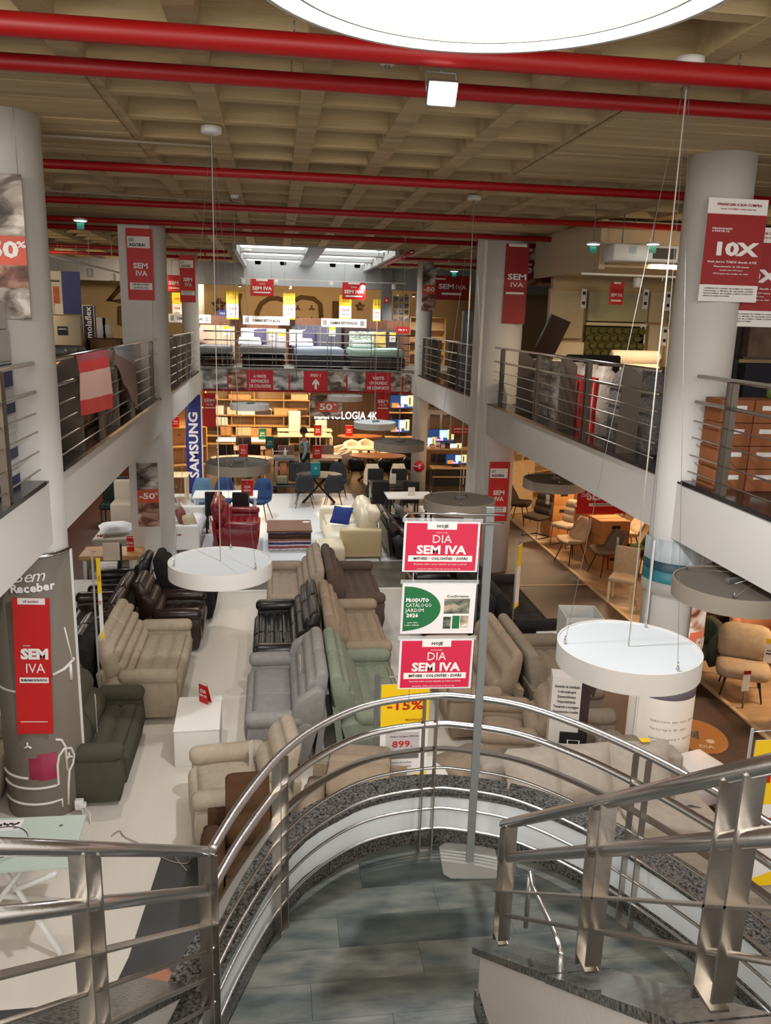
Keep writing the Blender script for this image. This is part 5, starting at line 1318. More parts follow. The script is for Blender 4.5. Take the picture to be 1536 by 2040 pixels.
for i, (v0, v1, u0, u1) in enumerate([(1040, 1138, 805, 951), (1163, 1260, 801, 943), (1275, 1369, 796, 938)]):
    a, b = at(u0, v0, Y=yb), at(u1, v1, Y=yb)
    size = (b.x - a.x, a.z - b.z); loc = ((a.x + b.x) / 2, yb, (a.z + b.z) / 2)
    if i != 1:
        s = board(['upper crimson sale card on the sign stand', '', 'lower crimson sale card on the sign stand'][i], 'sale_card', 0, 0, 0, 0, 0, QM, [(.03, .03, .97, .97, print_pink), (.3, .0, .69, .15, paper), (.07, .67, .92, .79, paper)],
              [('HOJE', .5, .085, .085, K_, .15, .02), ('Promoção', .5, .21, .035, W_, .15, 0), ('DIA', .5, .345, .23, W_, .25, -.005), ('SEM IVA', .5, .56, .23, W_, .66, .035), ('MÓVEIS • COLCHÕES • SOFÁS', .5, .73, .075, K_, .72, .02), ('Desconto sobre o preço marcado em todos os móveis', .5, .84, .045, W_, .7, 0), ('campanha válida nesta loja até ao fim do dia', .48, .935, .03, W_, .58, 0)], None, loc=loc, size=size, ry=.02, th=.003)
    else:
        s = board('green and white garden catalogue card on the sign stand', 'sale_card', 0, 0, 0, 0, 0, QM, [(.57, .2, .93, .92, paper), (.575, .3, .925, .6, ph_d), (.575, .66, .68, .9, ph_d), (.70, .64, .8, .9, print_green), (.81, .64, .92, .88, ph_d)],
              [('PRODUTO', .21, .33, .1, W_, .31, .045), ('CATÁLOGO', .23, .43, .1, W_, .35, .0), ('JARDIM', .18, .53, .1, W_, .25, 0), ('2026', .15, .63, .1, W_, .16, .04), ('Conforama', .75, .25, .07, K_, .3, 0), ('aponte a câmara', .16, .77, .03, W_, .14), ('e veja o catálogo', .15, .82, .03, W_, .2)], None, loc=loc, size=size, ry=.02, th=.003)
        w, h = size
        pts = [(-.47 * w, .44 * h)] + [(-.47 * w + (.5 * w) * cos(radians(q)) * 1.0, .44 * h * sin(radians(q)) * 1.0) for q in range(78, -80, -8)] + [(-.47 * w, -.45 * h)]
        MB().add([(x, -.0035, z) for x, z in pts], [tuple(range(len(pts)))]).build('green_field', print_green, s)
        for c in s.children:
            if c.name.startswith('lettering'): c.location.y = -.0075
    MB().rbox(-size[0] / 2 - .012, size[0] / 2 + .012, -.006, -.002, size[1] / 2 - .004, size[1] / 2 + .02, .002).build('acrylic_holder', clear, s)

# ---- price stands ---------------------------------------------------------------
def price_stand(label, u0, v0, u1, v1, Y, ybase=0, price='899.', pole='left', yaw=0, big=True):
    a, b = at(u0, v0, Y=Y), at(u1, v1, Y=Y); w, h = b.x - a.x, a.z - b.z
    t = thing('price_stand', label, 'price sign', ((a.x + b.x) / 2, Y, 0), yaw)
    zc = (a.z + b.z) / 2
    x = -w / 2 - .04
    MB().cbox((x, 0, (a.z + .1) / 2), .05 if big else .02, .02 if big else .012, a.z + .1).build('post', grey_metal if big else M('pale_metal', (186, 184, 180), .5, .3), t)
    MB().cbox((x, 0, .01), .3 if big else .16, .3 if big else .16, .015).build('foot', grey_metal, t)
    MB().tube([(x, 0, a.z + .07), (w / 2, 0, a.z + .09)], .005, 5).build('arm', chrome, t)
    MB().box(-w / 2, w / 2, -.003, .003, b.z, a.z).build('card', paper, t)
    MB().box(-w / 2, w / 2, -.006, -.003, zc + h * .07, a.z).build('yellow_field', Y_, t)
    MB().add([(-w / 2, -.005, b.z), (w / 2, -.005, b.z), (w / 2, -.005, b.z + h * .13), (-w / 2, -.005, b.z + h * .02)], [(0, 1, 2, 3)]).build('yellow_corner', Y_, t)
    if big:
        lettering('-15%', (0, -.009, zc + h * .29), h * .12, R_, t, .02, w * .75)
        lettering('PROMOÇÃO', (w * .22, -.009, zc + h * .15), h * .03, print_dred, t, 0, w * .42)
        MB().box(-w * .38, w * .32, -.005, -.003, zc - h * .16, zc + h * .03).build('grey_field', M('pale_grey_print', (196, 190, 192), .6), t)
        lettering(price, (-w * .03, -.009, zc - h * .09), h * .09, print_red, t, .01, w * .42)
        lettering('chaise longue 240cm', (0, -.009, zc - h * .01), h * .022, K_, t, 0, w * .6)
        MB().box(-w * .38, w * .32, -.006, -.003, zc - h * .235, zc - h * .19).build('dark_field', M('dark_grey_print', (110, 106, 108), .6), t)
        for k in range(3): lettering('• estrutura em madeira', (-w * .08, -.009, zc - h * (.27 + .04 * k)), h * .022, K_, t, 0, w * .5)
    else:
        lettering('15', (0, -.009, zc + h * .25), h * .1, R_, t, .02, w * .5); lettering('579', (0, -.009, zc - h * .05), h * .07, R_, t, .02, w * .6)
    return t
price_stand('yellow and white price sign showing 899 beyond the landing', 760, 1364, 848, 1560, 7.0)
price_stand('yellow and white price sign by the dark leather armchairs at the left', 191, 1112, 208, 1272, 9.0, yaw=0, big=False)
price_stand('yellow price sign cut off by the right edge of the picture', 1506, 1475, 1560, 1760, 5.0, big=False, price='579')
t = thing('price_stand', 'thin price stand with a yellow card seen edge-on by the black sofas', 'price sign', (at(1020, 1250, Y=10.2).x, 10.2, 0), .95)
zt2 = at(1020, 1075, Y=10.2).z
MB().tube([(0, 0, 0), (0, 0, zt2)], .012, 6).build('post', grey_metal, t); MB().cbox((0, 0, .01), .25, .25, .015).build('foot', grey_metal, t)
MB().cbox((.1, 0, zt2 - .55), .2, .006, .9).build('card', paper, t); MB().cbox((.1, -.005, zt2 - .25), .2, .004, .3).build('yellow_field', Y_, t); MB().cbox((.1, -.005, zt2 - .97), .2, .004, .06).build('yellow_edge', Y_, t)

# ---- cardboard cube and totem ------------------------------------------------------
t = thing('promotion_box', 'open white cardboard column with black lettering behind the ring lamp', 'display box', (3.62, 8.95 - .75, 0), .25) if False else thing('promotion_box', 'open white cardboard column behind the big white ring lamp', 'display box', (4.15, 10.0, 0), -.12)
wt = M('white_card', (206, 210, 208), .7)
hh = at(1150, 1232, Y=9.75).z
for dx, dy, sx, sy in ((0, -.25, .5, .01), (0, .25, .5, .01), (-.25, 0, .01, .5), (.25, 0, .01, .5)): MB().cbox((dx, dy, hh / 2), sx, sy, hh + (.0 if dy < 0 else .0)).build('side_panel', wt, t)
lettering('SOFÁS', (0, -.262, hh - .13), .13, K_, t, .02, .44)
a = at(1110, 1352, Y=7.15)
t = thing('cardboard_totem', 'narrow printed cardboard totem with white and black faces', 'display stand', (at(1145, 1400, Y=7.15).x, 7.25, 0), -.25)
th_ = at(1145, 1352, Y=7.15).z
MB().box(-.21, .08, -.1, .1, 0, th_).build('body', M('totem_white', (212, 206, 198), .7), t)
MB().box(.081, .17, -.1, .1, .0, th_ - .0).build('dark_side', M('totem_brown', (50, 34, 34), .6), t)
MB().box(-.10, .172, -.115, -.101, 0, th_ * .56).build('black_panel', K_, t)
for i, s in enumerate(['Garantia de satisfação', 'A mais ampla gama', 'Especialistas', 'Disponibilidade', 'Transporte e montagem', 'Financiamento à medida']):
    lettering(s, (-.06, -.104, th_ * .93 - .055 * i), .04, K_, t, .01, .25 if i in (0, 4, 5) else .18)
lettering('Calor lombar', (.04, -.12, th_ * .31), .045, W_, t, .01, .18)
MB().tube([(.0, -.12, th_ * .36), (-.02, -.12, th_ * .5), (.10, -.12, th_ * .5), (.08, -.12, th_ * .36), (.0, -.12, th_ * .36)], .006, 5).build('chair_pictogram', W_, t)
MB().box(.03, .06, -.121, -.116, th_ * .42, th_ * .45).build('red_mark', R_, t)
MB().box(-.03, .12, -.12, -.116, th_ * .345, th_ * .35).build('white_line', W_, t)
MB().add([(.06, -.1, th_ - .0), (.2, -.12, th_ * .86), (.24, -.12, th_ * 1.0), (.12, -.1, th_ * 1.06)], [(0, 1, 2, 3)]).build('bent_flap', M('totem_brown', (50, 34, 34)), t)
# floor sticker
t = thing('floor_sticker', 'oval orange floor sticker beside the white column wrap', 'sticker', (5.05, 8.25, .004), -.25)
MB().prism([(.32 * cos(radians(q)), .42 * sin(radians(q))) for q in range(0, 360, 12)], 0, .003).build('sheet', M('sticker_orange', (176, 116, 54), .6), t)
MB().prism([(-.2, .02), (-.02, -.1), (.02, .12), (-.18, .2)], .003, .004).build('printed_photo', ph_a, t)
MB().prism([(.1 + .05 * cos(radians(q)), -.12 + .05 * sin(radians(q))) for q in range(0, 360, 30)], .003, .004).build('round_mark', M('sticker_pale', (226, 206, 180), .6), t)
lettering('DIA', (.02, -.26, .004), .1, M('sticker_pale', (226, 206, 180)), t, .02, rx=0)
# ================================================================== FAR SHELF WALL, TELEVISIONS
def at_rect(u0, v0, u1, v1, Y):
    um, vm = (u0 + u1) / 2, (v0 + v1) / 2
    return at(u0, vm, Y=Y).x, at(u1, vm, Y=Y).x, at(um, v1, Y=Y).z, at(um, v0, Y=Y).z
warm_wood = M('honey_wood', (206, 166, 110), .5, noise=(5, .1), stretch=(1, 8, 8))
x0, x1, _, _ = at_rect(399, 785, 617, 885, 31.0)
t = thing('display_shelving', 'long pale wooden display shelves at the far end under the gallery', 'shelf', (0, 31.1, 0))
MB().box(x0, x1, .35, .4, 0, SO).build('back_panel', M('shelf_back', (168, 146, 112), .6), t)
zs = [at(500, v, Y=31).z for v in (796, 827, 848, 868, 884)]
for z in zs: MB().box(x0, x1, -.25, .35, z - .02, z + .02).build('shelf_board', warm_wood, t)
for x in (x0 + .0, x0 + 1.15, x0 + 2.0, x0 + 3.1, x1 - .02): MB().box(x, x + .03, -.2, .35, .0, SO).build('upright', warm_wood, t)
units = [(404, 445, 809, 825, white_plain, 'white'), (452, 470, 812, 826, pale_wood, 'pale'), (405, 440, 831, 847, white_plain, 'white'), (441, 453, 832, 846, paper, 'small white'), (473, 541, 815, 836, white_plain, 'white open'), (546, 572, 814, 837, warm_wood, 'wooden'), (572, 612, 815, 836, oak, 'oak two-door'),
         (439, 460, 851, 866, oak, 'oak'), (470, 500, 852, 866, pale_wood, 'pale wood'), (500, 541, 853, 881, oak, 'wide oak'), (400, 434, 786, 795, pale_wood, 'flat pale'), (455, 500, 786, 795, oak, 'flat oak'), (580, 614, 786, 795, pale_wood, 'flat pale right')]
for i, (a, b, v0, v1, m, nm) in enumerate(units):
    xa, xb, za, zb = at_rect(a, v0, b, v1, 30.8)
    # sit on nearest shelf below
    zz = max([z + .021 for z in zs if z < za + .18] or [za])
    h = max(.12, zb - zz)
    q = thing('television_cabinet', '%s cabinet on the far shelf wall, %s' % (nm, ['upper left', 'upper left middle', 'left of the second row', 'beside the left one in the second row', 'above the left tables', 'centre of the top row', 'at the right end of the top row', 'lower left', 'lower row middle', 'lowest row centre', 'top shelf left', 'top shelf middle', 'top shelf right'][i]), 'cabinet', ((xa + xb) / 2, 31.0, zz), 0, 'cabinets on the far shelf wall')
    w = xb - xa
    MB().box(-w / 2, w / 2, -.18, .2, .0, h).build('body', m, q)
    k = 2 if w > .4 else 1
    for j in range(k):
        wa = -w / 2 + w / k * j + .012; wb = -w / 2 + w / k * (j + 1) - .012
        dm = dark_wood if (nm == 'oak two-door' and j == 1) or (nm == 'white open' and j == 1) else m
        d = MB().box(wa, wb, -.195, -.18, .02, h - .02).build('door', dm, q)
        MB().box((wa + wb) / 2 - .03, (wa + wb) / 2 + .03, -.205, -.195, h * .8, h * .8 + .012).build('handle', grey_metal, d)
# left side shelf glimpsed between pilaster and navy banner
shelf_unit('warm lit shelf between the pilaster column and the navy banner', (-3.3, 26.5, 0), .4, 2.2, .5, 2.5, 4, warm_wood)
tent_sign('red card sign on the shelf left of the navy banner', (-3.1, 26.2, 1.27), .3, .22, .34, print_red, 'DIA')
table('pale table left of the navy banner', (-2.6, 21.0, 0), 0, .8, .7, .76, pale_wood, pale_wood)
shell_chair('grey chair under the pale table left of the navy banner', (-2.7, 20.4, 0), pi, f_dgreen, H=.85)

def tv(label, u0, v0, u1, v1, Y, zbase=None, group=None):
    x0, x1, z0, z1 = at_rect(u0, v0, u1, v1, Y)
    w, h = x1 - x0, z1 - z0
    t = thing('television', label, 'television', ((x0 + x1) / 2, Y, z0), 0, group)
    MB().box(-w / 2, w / 2, 0, .05, 0, h).build('casing', black, t)
    if zbase is not None and z0 - zbase > .015:
        MB().box(-.12, .12, -.05, .1, zbase - z0, zbase - z0 + .012).build('stand', black, t); MB().box(-.03, .03, .02, .04, zbase - z0 + .012, .0).build('neck', black, t)
    else: MB().box(-.03, .03, .05, .08, h * .3, SO - z0).build('ceiling_mount', grey_metal, t)
    W, H = w - .02, h - .02
    def patch(a, b, c, d, rgb, k):
        return MB().box(-W / 2 + a * W, -W / 2 + b * W, -.004 - k * .0005, -.001, .01 + c * H, .01 + d * H).build('screen_image', M('screen_%d_%d_%d' % rgb, rgb, .3, emit=1.1), t)
    patch(0, 1, 0, 1, (40, 70, 110), 0)
    patch(.0, .45, .45, 1, (24, 52, 96), 1); patch(.45, .75, .35, .95, (170, 206, 216), 2); patch(.75, 1, .2, 1, (196, 186, 140), 3); patch(.08, .36, .08, .42, (210, 120, 50), 4)
    patch(.3, .6, .1, .25, (190, 150, 210), 5); patch(.82, .88, .3, .85, (60, 50, 40), 6); patch(.5, .58, .2, .8, (230, 240, 240), 7); patch(.0, 1, .0, .08, (30, 30, 40), 8)
    return t
tv('television on the wall beside the red sign, upper one', 777, 787, 824, 815, 27.0, group='televisions beside the far red sign')
tv('television on the wall beside the red sign, lower one', 776, 835, 816, 863, 27.0, group='televisions beside the far red sign')
MB_rack = thing('television_rack', 'dark rack carrying the two televisions beside the red sign', 'rack', ((at(797, 850, Y=27).x), 27.15, 0))
MB().box(-.5, .5, .0, .05, 0, SO).build('back_panel', dark_wood, MB_rack); MB().box(-.5, .5, -.3, 0, .9, .93).build('shelf', warm_wood, MB_rack); MB().box(-.5, .5, -.25, 0, 1.72, 1.75).build('shelf', warm_wood, MB_rack); MB().box(-.5, .5, -.3, 0, 0, .5).build('base_cabinet', black, MB_rack)
# stepped TV benches right of the round white column
t = thing('television_bench', 'long black and oak television bench right of the round white column', 'bench', (5.35, 23.3, 0))
MB().box(-.75, 1.2, -.2, .25, .52, .56).build('top_panel', warm_wood, t); MB().box(-.73, 1.18, -.18, .25, .0, .52).build('body', black, t); MB().box(.2, .23, -.195, -.18, .06, .52).build('divider', warm_wood, t); MB().box(-.73, 1.18, -.195, -.18, .27, .3).build('shelf_edge', warm_wood, t)
t = thing('television_bench', 'taller stepped bench behind it carrying three televisions', 'bench', (5.3, 24.0, 0))
MB().box(-.85, 1.3, -.2, .25, .98, 1.02).build('top_panel', warm_wood, t); MB().box(-.83, 1.28, -.18, .25, .0, .98).build('body', M('bench_brown', (120, 84, 52), .6), t); MB().box(-.6, .1, -.19, -.18, .62, .86).build('open_niche', black, t)
tv('television on the stepped bench, nearest one', 888, 905, 930, 926, 23.3, .56, 'televisions right of the round white column')
tv('television on the stepped bench, middle one', 873, 882, 920, 905, 24.0, 1.02, 'televisions right of the round white column')
tv('television on the stepped bench, farthest one', 851, 855, 905, 881, 24.9, None, 'televisions right of the round white column')
tv('television half hidden behind the round white column', 838, 870, 868, 893, 24.5, None, 'televisions right of the round white column')
t = thing('television_backboard', 'brown wooden backboard behind the televisions at the right', 'panel', (5.5, 25.3, 0)); MB().box(-1.1, 1.3, 0, .06, 0, SO).build('board', M('bench_brown', (120, 84, 52)), t); MB().box(-1.1, 1.3, -.3, 0, 1.95, 1.99).build('shelf', warm_wood, t)
board('red information panel beside the televisions', 'poster', 898, 849, 937, 865, 24.6, print_dred, [], [('OFERTA TV', .5, .35, .22, W_, .7), ('em todos os ecrãs', .5, .7, .16, W_, .7)], SO, cat='poster')
for i in range(4):
    t = thing('product_box', 'small %s gadget box on the bench beside the round white column' % ['brown', 'white', 'wood-coloured', 'black'][i], 'box', (4.75 + .16 * i, 23.95, 1.02), 0, 'small boxes on the television bench'); MB().box(-.06, .06, -.05, .05, 0, .12 + .05 * (i % 2)).build('body', (cardboard, paper, oak, black)[i], t); MB().box(-.05, .05, -.052, -.05, .03, .08).build('label', paper if i % 2 == 0 else print_red, t)
# goal-like white frame at the far floor
t = thing('clothes_rail', 'small white tubular frame on the far dark floor', 'frame', (at(650, 868, Y=29).x, 29.0, 0)); MB().tube([(-.22, 0, 0), (-.22, 0, .62), (.22, 0, .62), (.22, 0, 0)], .018, 6).build('tube', white_paint, t); MB().tube([(-.22, 0, .3), (.22, 0, .3)], .008, 5).build('crossbar', white_paint, t)

# ================================================================== FAR UPPER FLOOR: BEDS
brown_panel = M('brown_wall_panel', (122, 78, 52), .6, noise=(4, .12), stretch=(1, 1, .2))
t = thing('headboard_partition', 'brown timber partition behind the row of beds', 'partition', (0, 26.6, MZ))
xa = at(385, 650, Y=26.6).x; xb = at(815, 650, Y=26.6).x; zt_ = at(600, 633, Y=26.6).z
k = 8
for i in range(k):
    MB().box(xa + (xb - xa) * i / k + .004, xa + (xb - xa) * (i + 1) / k - .004, 0, .08, 0, zt_ - MZ - .03 * (i % 2) * .3).build('panel', brown_panel, t)
def bed(label, u0, u1, vtop, hm, mm, bm_, tufts=0, seams=0, base='solid', throw=None):
    x0, x1, _, z1 = at_rect(u0, vtop, u1, 700, 26.35)
    w = x1 - x0; xc = (x0 + x1) / 2
    t = thing('bed', label, 'bed', (xc, 26.4, MZ))
    H = at((u0 + u1) / 2, vtop, Y=26.35).z - MZ
    hb = MB().rbox(-w / 2, w / 2, -.1, .08, .1, H, .03).build('headboard', hm, t)
    for i in range(seams): MB().box(-w / 2 + w * (i + 1) / (seams + 1) - .006, -w / 2 + w * (i + 1) / (seams + 1) + .006, -.105, -.1, .3, H - .05).build('seam', print_grey, hb)
    for j in range(3 if tufts else 0):
        for i in range(tufts): MB().lathe([(.03, 0), (.012, -.012), (0, -.014)], (0, 0, 0), 8).build('button', black, hb); o = hb.children[-1]; o.location = (-w / 2 + w * (i + .5 + .25 * (j % 2)) / tufts, -.105, H - .12 - .17 * j); o.rotation_euler = (-pi / 2, 0, 0)
    L = 1.9
    if base == 'solid': MB().rbox(-w / 2 + .05, w / 2 - .05, -L, -.12, .04, .34, .02).build('base', bm_, t)
    else:
        MB().rbox(-w / 2 + .05, w / 2 - .05, -L, -.12, .22, .30, .02).build('slatted_frame', black, t)
        for a in (-1, 1):
            for b in (-L + .12, -L / 2, -.2): MB().cbox((a * (w / 2 - .12), b, .11), .05, .05, .22).build('leg', black, t)
    MB().rbox(-w / 2 + .06, w / 2 - .06, -L + .02, -.13, .36, .60, .06).build('mattress', mm, t)
    if throw: MB().rbox(-w / 2 + .03, w / 2 - .03, -L, -L * .45, .38, .625, .05).build('bed_throw', throw, t)
    return t, xc, w
duvet = M('white_duvet', (226, 228, 234), .8); ice = M('ice_blue_sheet', (170, 188, 214), .8); mint = M('mint_sheet', (168, 198, 186), .8)
gr_m = M('grey_mattress', (124, 124, 126), .8, noise=(8, .1)); dark_base = M('dark_divan', (44, 40, 48), .8)
b1 = bed('bed with a cream headboard and grey mattress at the left of the row', 399, 468, 648, M('cream_headboard', (212, 190, 158), .8), gr_m, black, 0, 1, 'legs')
b2 = bed('bed with a pale grey seamed headboard, second of the row', 480, 570, 654, M('pale_grey_headboard', (176, 170, 170), .8), M('purple_mattress', (64, 58, 82), .8), dark_base, 0, 4, 'legs', gr_m)
b3 = bed('bed with a tall slate headboard, third of the row', 581, 680, 648, M('slate_headboard', (78, 78, 88), .8), ice, dark_base, 0, 6)
b4 = bed('bed with a button-tufted dark brown headboard, rightmost of the row', 686, 793, 655, M('aubergine_headboard', (66, 54, 58), .7), mint, M('aubergine_headboard', (66, 54, 58), .7), 7, 0)
flor = M('floral_fabric', (222, 222, 206), .8, noise=(14, .4), c2=(90, 130, 120))
for (bb, xc, w), items in ((b2, [(-.45, duvet, 'white pillow standing on the pale grey bed'), (-.15, M('plum_pillow', (70, 64, 92), .8), 'plum pillow on the pale grey bed')]), (b3, [(-.62, duvet, 'white pillow leaning on the slate bed'), (-.3, M('plum_pillow', (70, 64, 92)), 'plum pillow on the slate bed')]),
                           (b4, [(-.5, flor, 'large floral cushion on the tufted bed, left one'), (-.15, flor, 'large floral cushion on the tufted bed, middle one'), (.2, M('mustard_floral', (196, 160, 90), .8, noise=(12, .3)), 'mustard floral cushion on the tufted bed')]), (b1, [(-.55, M('pink_beige', (190, 160, 146), .8), 'dusky pink pillow on the cream bed')])):
    for dx, m, l in items: pillow(l, (xc + dx, 26.12, MZ + .86), (.5, .5), m, 1.35, 0, .16)
for (bb, xc, w), dx, m, l in ((b2, -.4, duvet, 'folded white duvet on the pale grey bed'), (b3, -.5, duvet, 'folded white duvet on the slate bed'), (b4, -.4, M('mint_duvet', (196, 212, 206), .8), 'folded mint duvet on the tufted bed')):
    t = thing('folded_duvet', l, 'duvet', (xc + dx, 25.4, MZ + .61)); MB().rbox(-.34, .34, -.3, .3, .0, .13, .05).build('lower_fold', m, t); MB().rbox(-.32, .32, -.28, .28, .115, .24, .05).build('upper_fold', m, t)
for u, v, Y, l in [(541, 668, 25.9, 'price card on the pale grey headboard'), (562, 672, 25.9, 'yellow price card at the right of the pale grey headboard'), (662, 660, 25.9, 'orange price card on the slate headboard'), (782, 672, 25.9, 'yellow price card on the tufted headboard'), (452, 658, 25.9, 'yellow price tag on the cream headboard')]:
    p = at(u, v, Y=26.29); t = thing('price_card', l, 'tag', p); MB().cbox((0, 0, 0), .2, .006, .3).build('card', paper, t); MB().cbox((0, -.004, .09), .19, .004, .1).build('yellow_field', Y_, t); lettering('399', (0, -.007, -.04), .08, R_, t, .01, .12)
board('small dark red sign right of the beds', 'poster', 789, 651, 816, 664, 26.0, print_dred, [], [('PISO 1', .5, .5, .3, W_, .6)], HT, cat='poster')
board('blue poster box left above the beds', 'poster', 434, 618, 452, 631, 26.9, M('royal_print', (30, 50, 140), .5), [], [('MOLA', .5, .5, .4, W_, .6)], HT, cat='poster')
t = thing('photo_rack', 'rack of small product photos beside the far right column', 'rack', (0, 27.6, 0))
xa, xb, za, zb = at_rect(783, 590, 815, 655, 27.6)
MB().box(xa, xb, .0, .04, MZ, zb).build('board', pale_wood, t)
for i in range(5):
    for j in range(3): MB().box(xa + (xb - xa) * (j + .12) / 3, xa + (xb - xa) * (j + .88) / 3, -.02, 0, zb - (zb - za) * (i + .8) / 5, zb - (zb - za) * (i + .15) / 5).build('photo_card', [ph_a, ph_b, ph_c][(i + j) % 3], t)
shelf_unit('warm lit shelves on the upper floor behind the far right column', (5.1, 27.5, MZ), 0, 1.2, .4, 1.6, 4, warm_wood)
board('round red fire sign on the upper grey pillar', 'sign', 765, 593, 775, 604, 26.69, R_, [(.3, .3, .7, .7, W_)], [], None)
# track with lamps before the beds
t = thing('lamp_track', 'white lamp track with four spots under the far bulkhead', 'lamp track', (0, 25.6, 5.86))
xa, xb = at(478, 555, Y=25.6).x, at(810, 560, Y=25.6).x
MB().box(xa, xb, -.02, .02, 0, .03).build('track', white_paint, t)
for x in (xa + .1, xb - .1): MB().tube([(x, 0, .03), (x, 0, CE - 5.86)], .005, 5).build('hanger', grey_metal, t)
for u in (483, 551, 660, 785):
    x = at(u, 566, Y=25.6).x
    MB().lathe([(.06, 0), (.07, .04), (.07, .14), (.05, .16), (0, .16)], (x, 0, -.17), 12).build('lamp_head', white_paint, t); MB().tube([(x, 0, 0), (x, 0, -.02)], .01, 5).build('stem', white_paint, t)
for u, v in ((478, 571), (578, 575), (794, 593), (809, 592), (824, 591)):
    p = at(u, v, Y=28.5); t = thing('spot_lamp', 'small glaring spot lamp over the beds, %s from the left' % {478: 'first', 578: 'second', 794: 'third', 809: 'fourth', 824: 'fifth'}[u], 'lamp', p, 0, 'spot lamps over the beds'); MB().lathe([(.05, 0), (.05, .1), (0, .1)], n=12).build('housing', white_paint, t); MB().lathe([(.045, -.002), (0, -.002)], n=12, caps=False).build('lamp_glass', M('spot_glow', (255, 240, 210), .3, emit=14), t); MB().tube([(0, 0, .1), (0, 0, CE + .2 - p.z)], .005, 5).build('stem', white_paint, t)
# line drawings painted on the far wall
dl = M('brown_line_paint', (104, 78, 48), .8)
wallf = bpy.data.objects['wall_far']
def wall_line(pts, r=.05, Y=31.58):
    P = [at(u, v, Y=Y) for u, v in pts]
    MB().tube([(p.x, Y, p.z) for p in P], r, 6).build('painted_line', dl, wallf)
wall_line([(512, 640), (512, 622), (520, 605), (535, 595), (553, 594), (570, 600)], .09)
wall_line([(583, 600), (600, 592), (625, 595), (638, 606), (640, 640)], .09)
for u, v in ((593, 614), (621, 614), (593, 637), (621, 637)):
    for a in (90, 210, 330): wall_line([(u, v), (u + 6 * cos(radians(a)), v - 6 * sin(radians(a)))], .03)
star = [(436 + (13 if i % 2 == 0 else 6) * sin(radians(36 * i)), 608 - (13 if i % 2 == 0 else 6) * cos(radians(36 * i))) for i in range(11)]
wall_line(star, .07)
star = [(717 + (8 if i % 2 == 0 else 4) * sin(radians(36 * i)), 611 - (8 if i % 2 == 0 else 4) * cos(radians(36 * i))) for i in range(11)]
wall_line(star, .05)
wall_line([(241, 572), (216, 600), (243, 600)], .1); wall_line([(243, 612), (238, 612), (238, 646), (246, 647)], .08); wall_line([(478, 640), (476, 600), (480, 585)], .06); wall_line([(668, 640), (668, 600)], .12)
# cabinet shades of wall left
# ================================================================== LEFT GALLERY STOCK
blue_band = M('carton_blue', (32, 42, 92), .5); wbox = M('carton_white', (206, 206, 206), .6)
def stock_box(label, loc, sx, sy, sz, band, group):
    t = thing('stock_box', label, 'box', loc, random.uniform(-.03, .03), group)
    MB().rbox(-sx / 2, sx / 2, -sy / 2, sy / 2, 0, sz, .008).build('body', wbox, t)
    if band == 'low': MB().box(-sx / 2 - .002, sx / 2 + .002, -sy / 2 - .002, sy / 2 + .002, .01, sz * .45).build('blue_band', blue_band, t)
    if band == 'full': MB().box(-sx / 2 - .002, sx / 2 + .002, -sy / 2 - .002, sy / 2 + .002, .01, sz * .93).build('blue_band', blue_band, t)
    MB().box(sx / 2 + .002, sx / 2 + .006, -.06, .08, sz * .5, sz * .8).build('print_mark', print_grey, t)
    for k in range(3): MB().box(sx / 2 + .006, sx / 2 + .008, -.04, .05, sz * (.55 + .07 * k), sz * (.57 + .07 * k)).build('text_line', K_, t)
    return t
z = MZ; ords = ['lowest', 'second', 'third', 'fourth', 'fifth', 'sixth', 'top']
for k, (h, b) in enumerate([(.24, 'low'), (.22, 'low'), (.16, 'none'), (.22, 'low'), (.22, 'full'), (.26, 'none'), (.22, 'none')]):
    stock_box('%s blue and white stock box in the stack at the left edge' % ords[k], (-2.50, 6.85, z), .62, .78, h - .004, b, 'stock boxes at the left edge'); z += h
z = MZ
for k, (h, b) in enumerate([(.18, 'full'), (.16, 'low'), (.15, 'none'), (.15, 'low'), (.15, 'full'), (.16, 'low')]):
    stock_box('%s stock box in the stack behind the near left column' % ords[k], (-2.60, 8.45, z), .56, .72, h - .004, b, 'stock boxes behind the near left column'); z += h
for i in range(3):
    t = thing('wrapped_bag', 'black plastic bundle lying on the stock boxes, %s' % ['nearest', 'middle', 'farthest'][i], 'bag', (-2.62, 9.6 + .5 * i, MZ), 0, 'bundles behind the left railing')
    MB().rbox(-.25, .25, -.22, .22, .0, .95, .06).build('body', M('kraft_bag', (104, 74, 52), .7) if i else cardboard, t); MB().rbox(-.27, .27, -.24, .24, .95, 1.06, .05).build('black_top', black, t)
for i in range(6):
    t = thing('wrapped_bag', 'brown wrapped parcel behind the left railing, %s of the row' % ords[i], 'bag', (-2.62, 11.2 + .55 * i, MZ), 0, 'parcels behind the left railing')
    MB().rbox(-.24, .24, -.25, .25, .0, .5 + .1 * (i % 3), .05).build('body', M('parcel_brown', (92, 60, 44), .7), t); MB().box(-.03, .03, -.26, .26, .49 + .1 * (i % 3), .505 + .1 * (i % 3)).build('strap', paper, t)
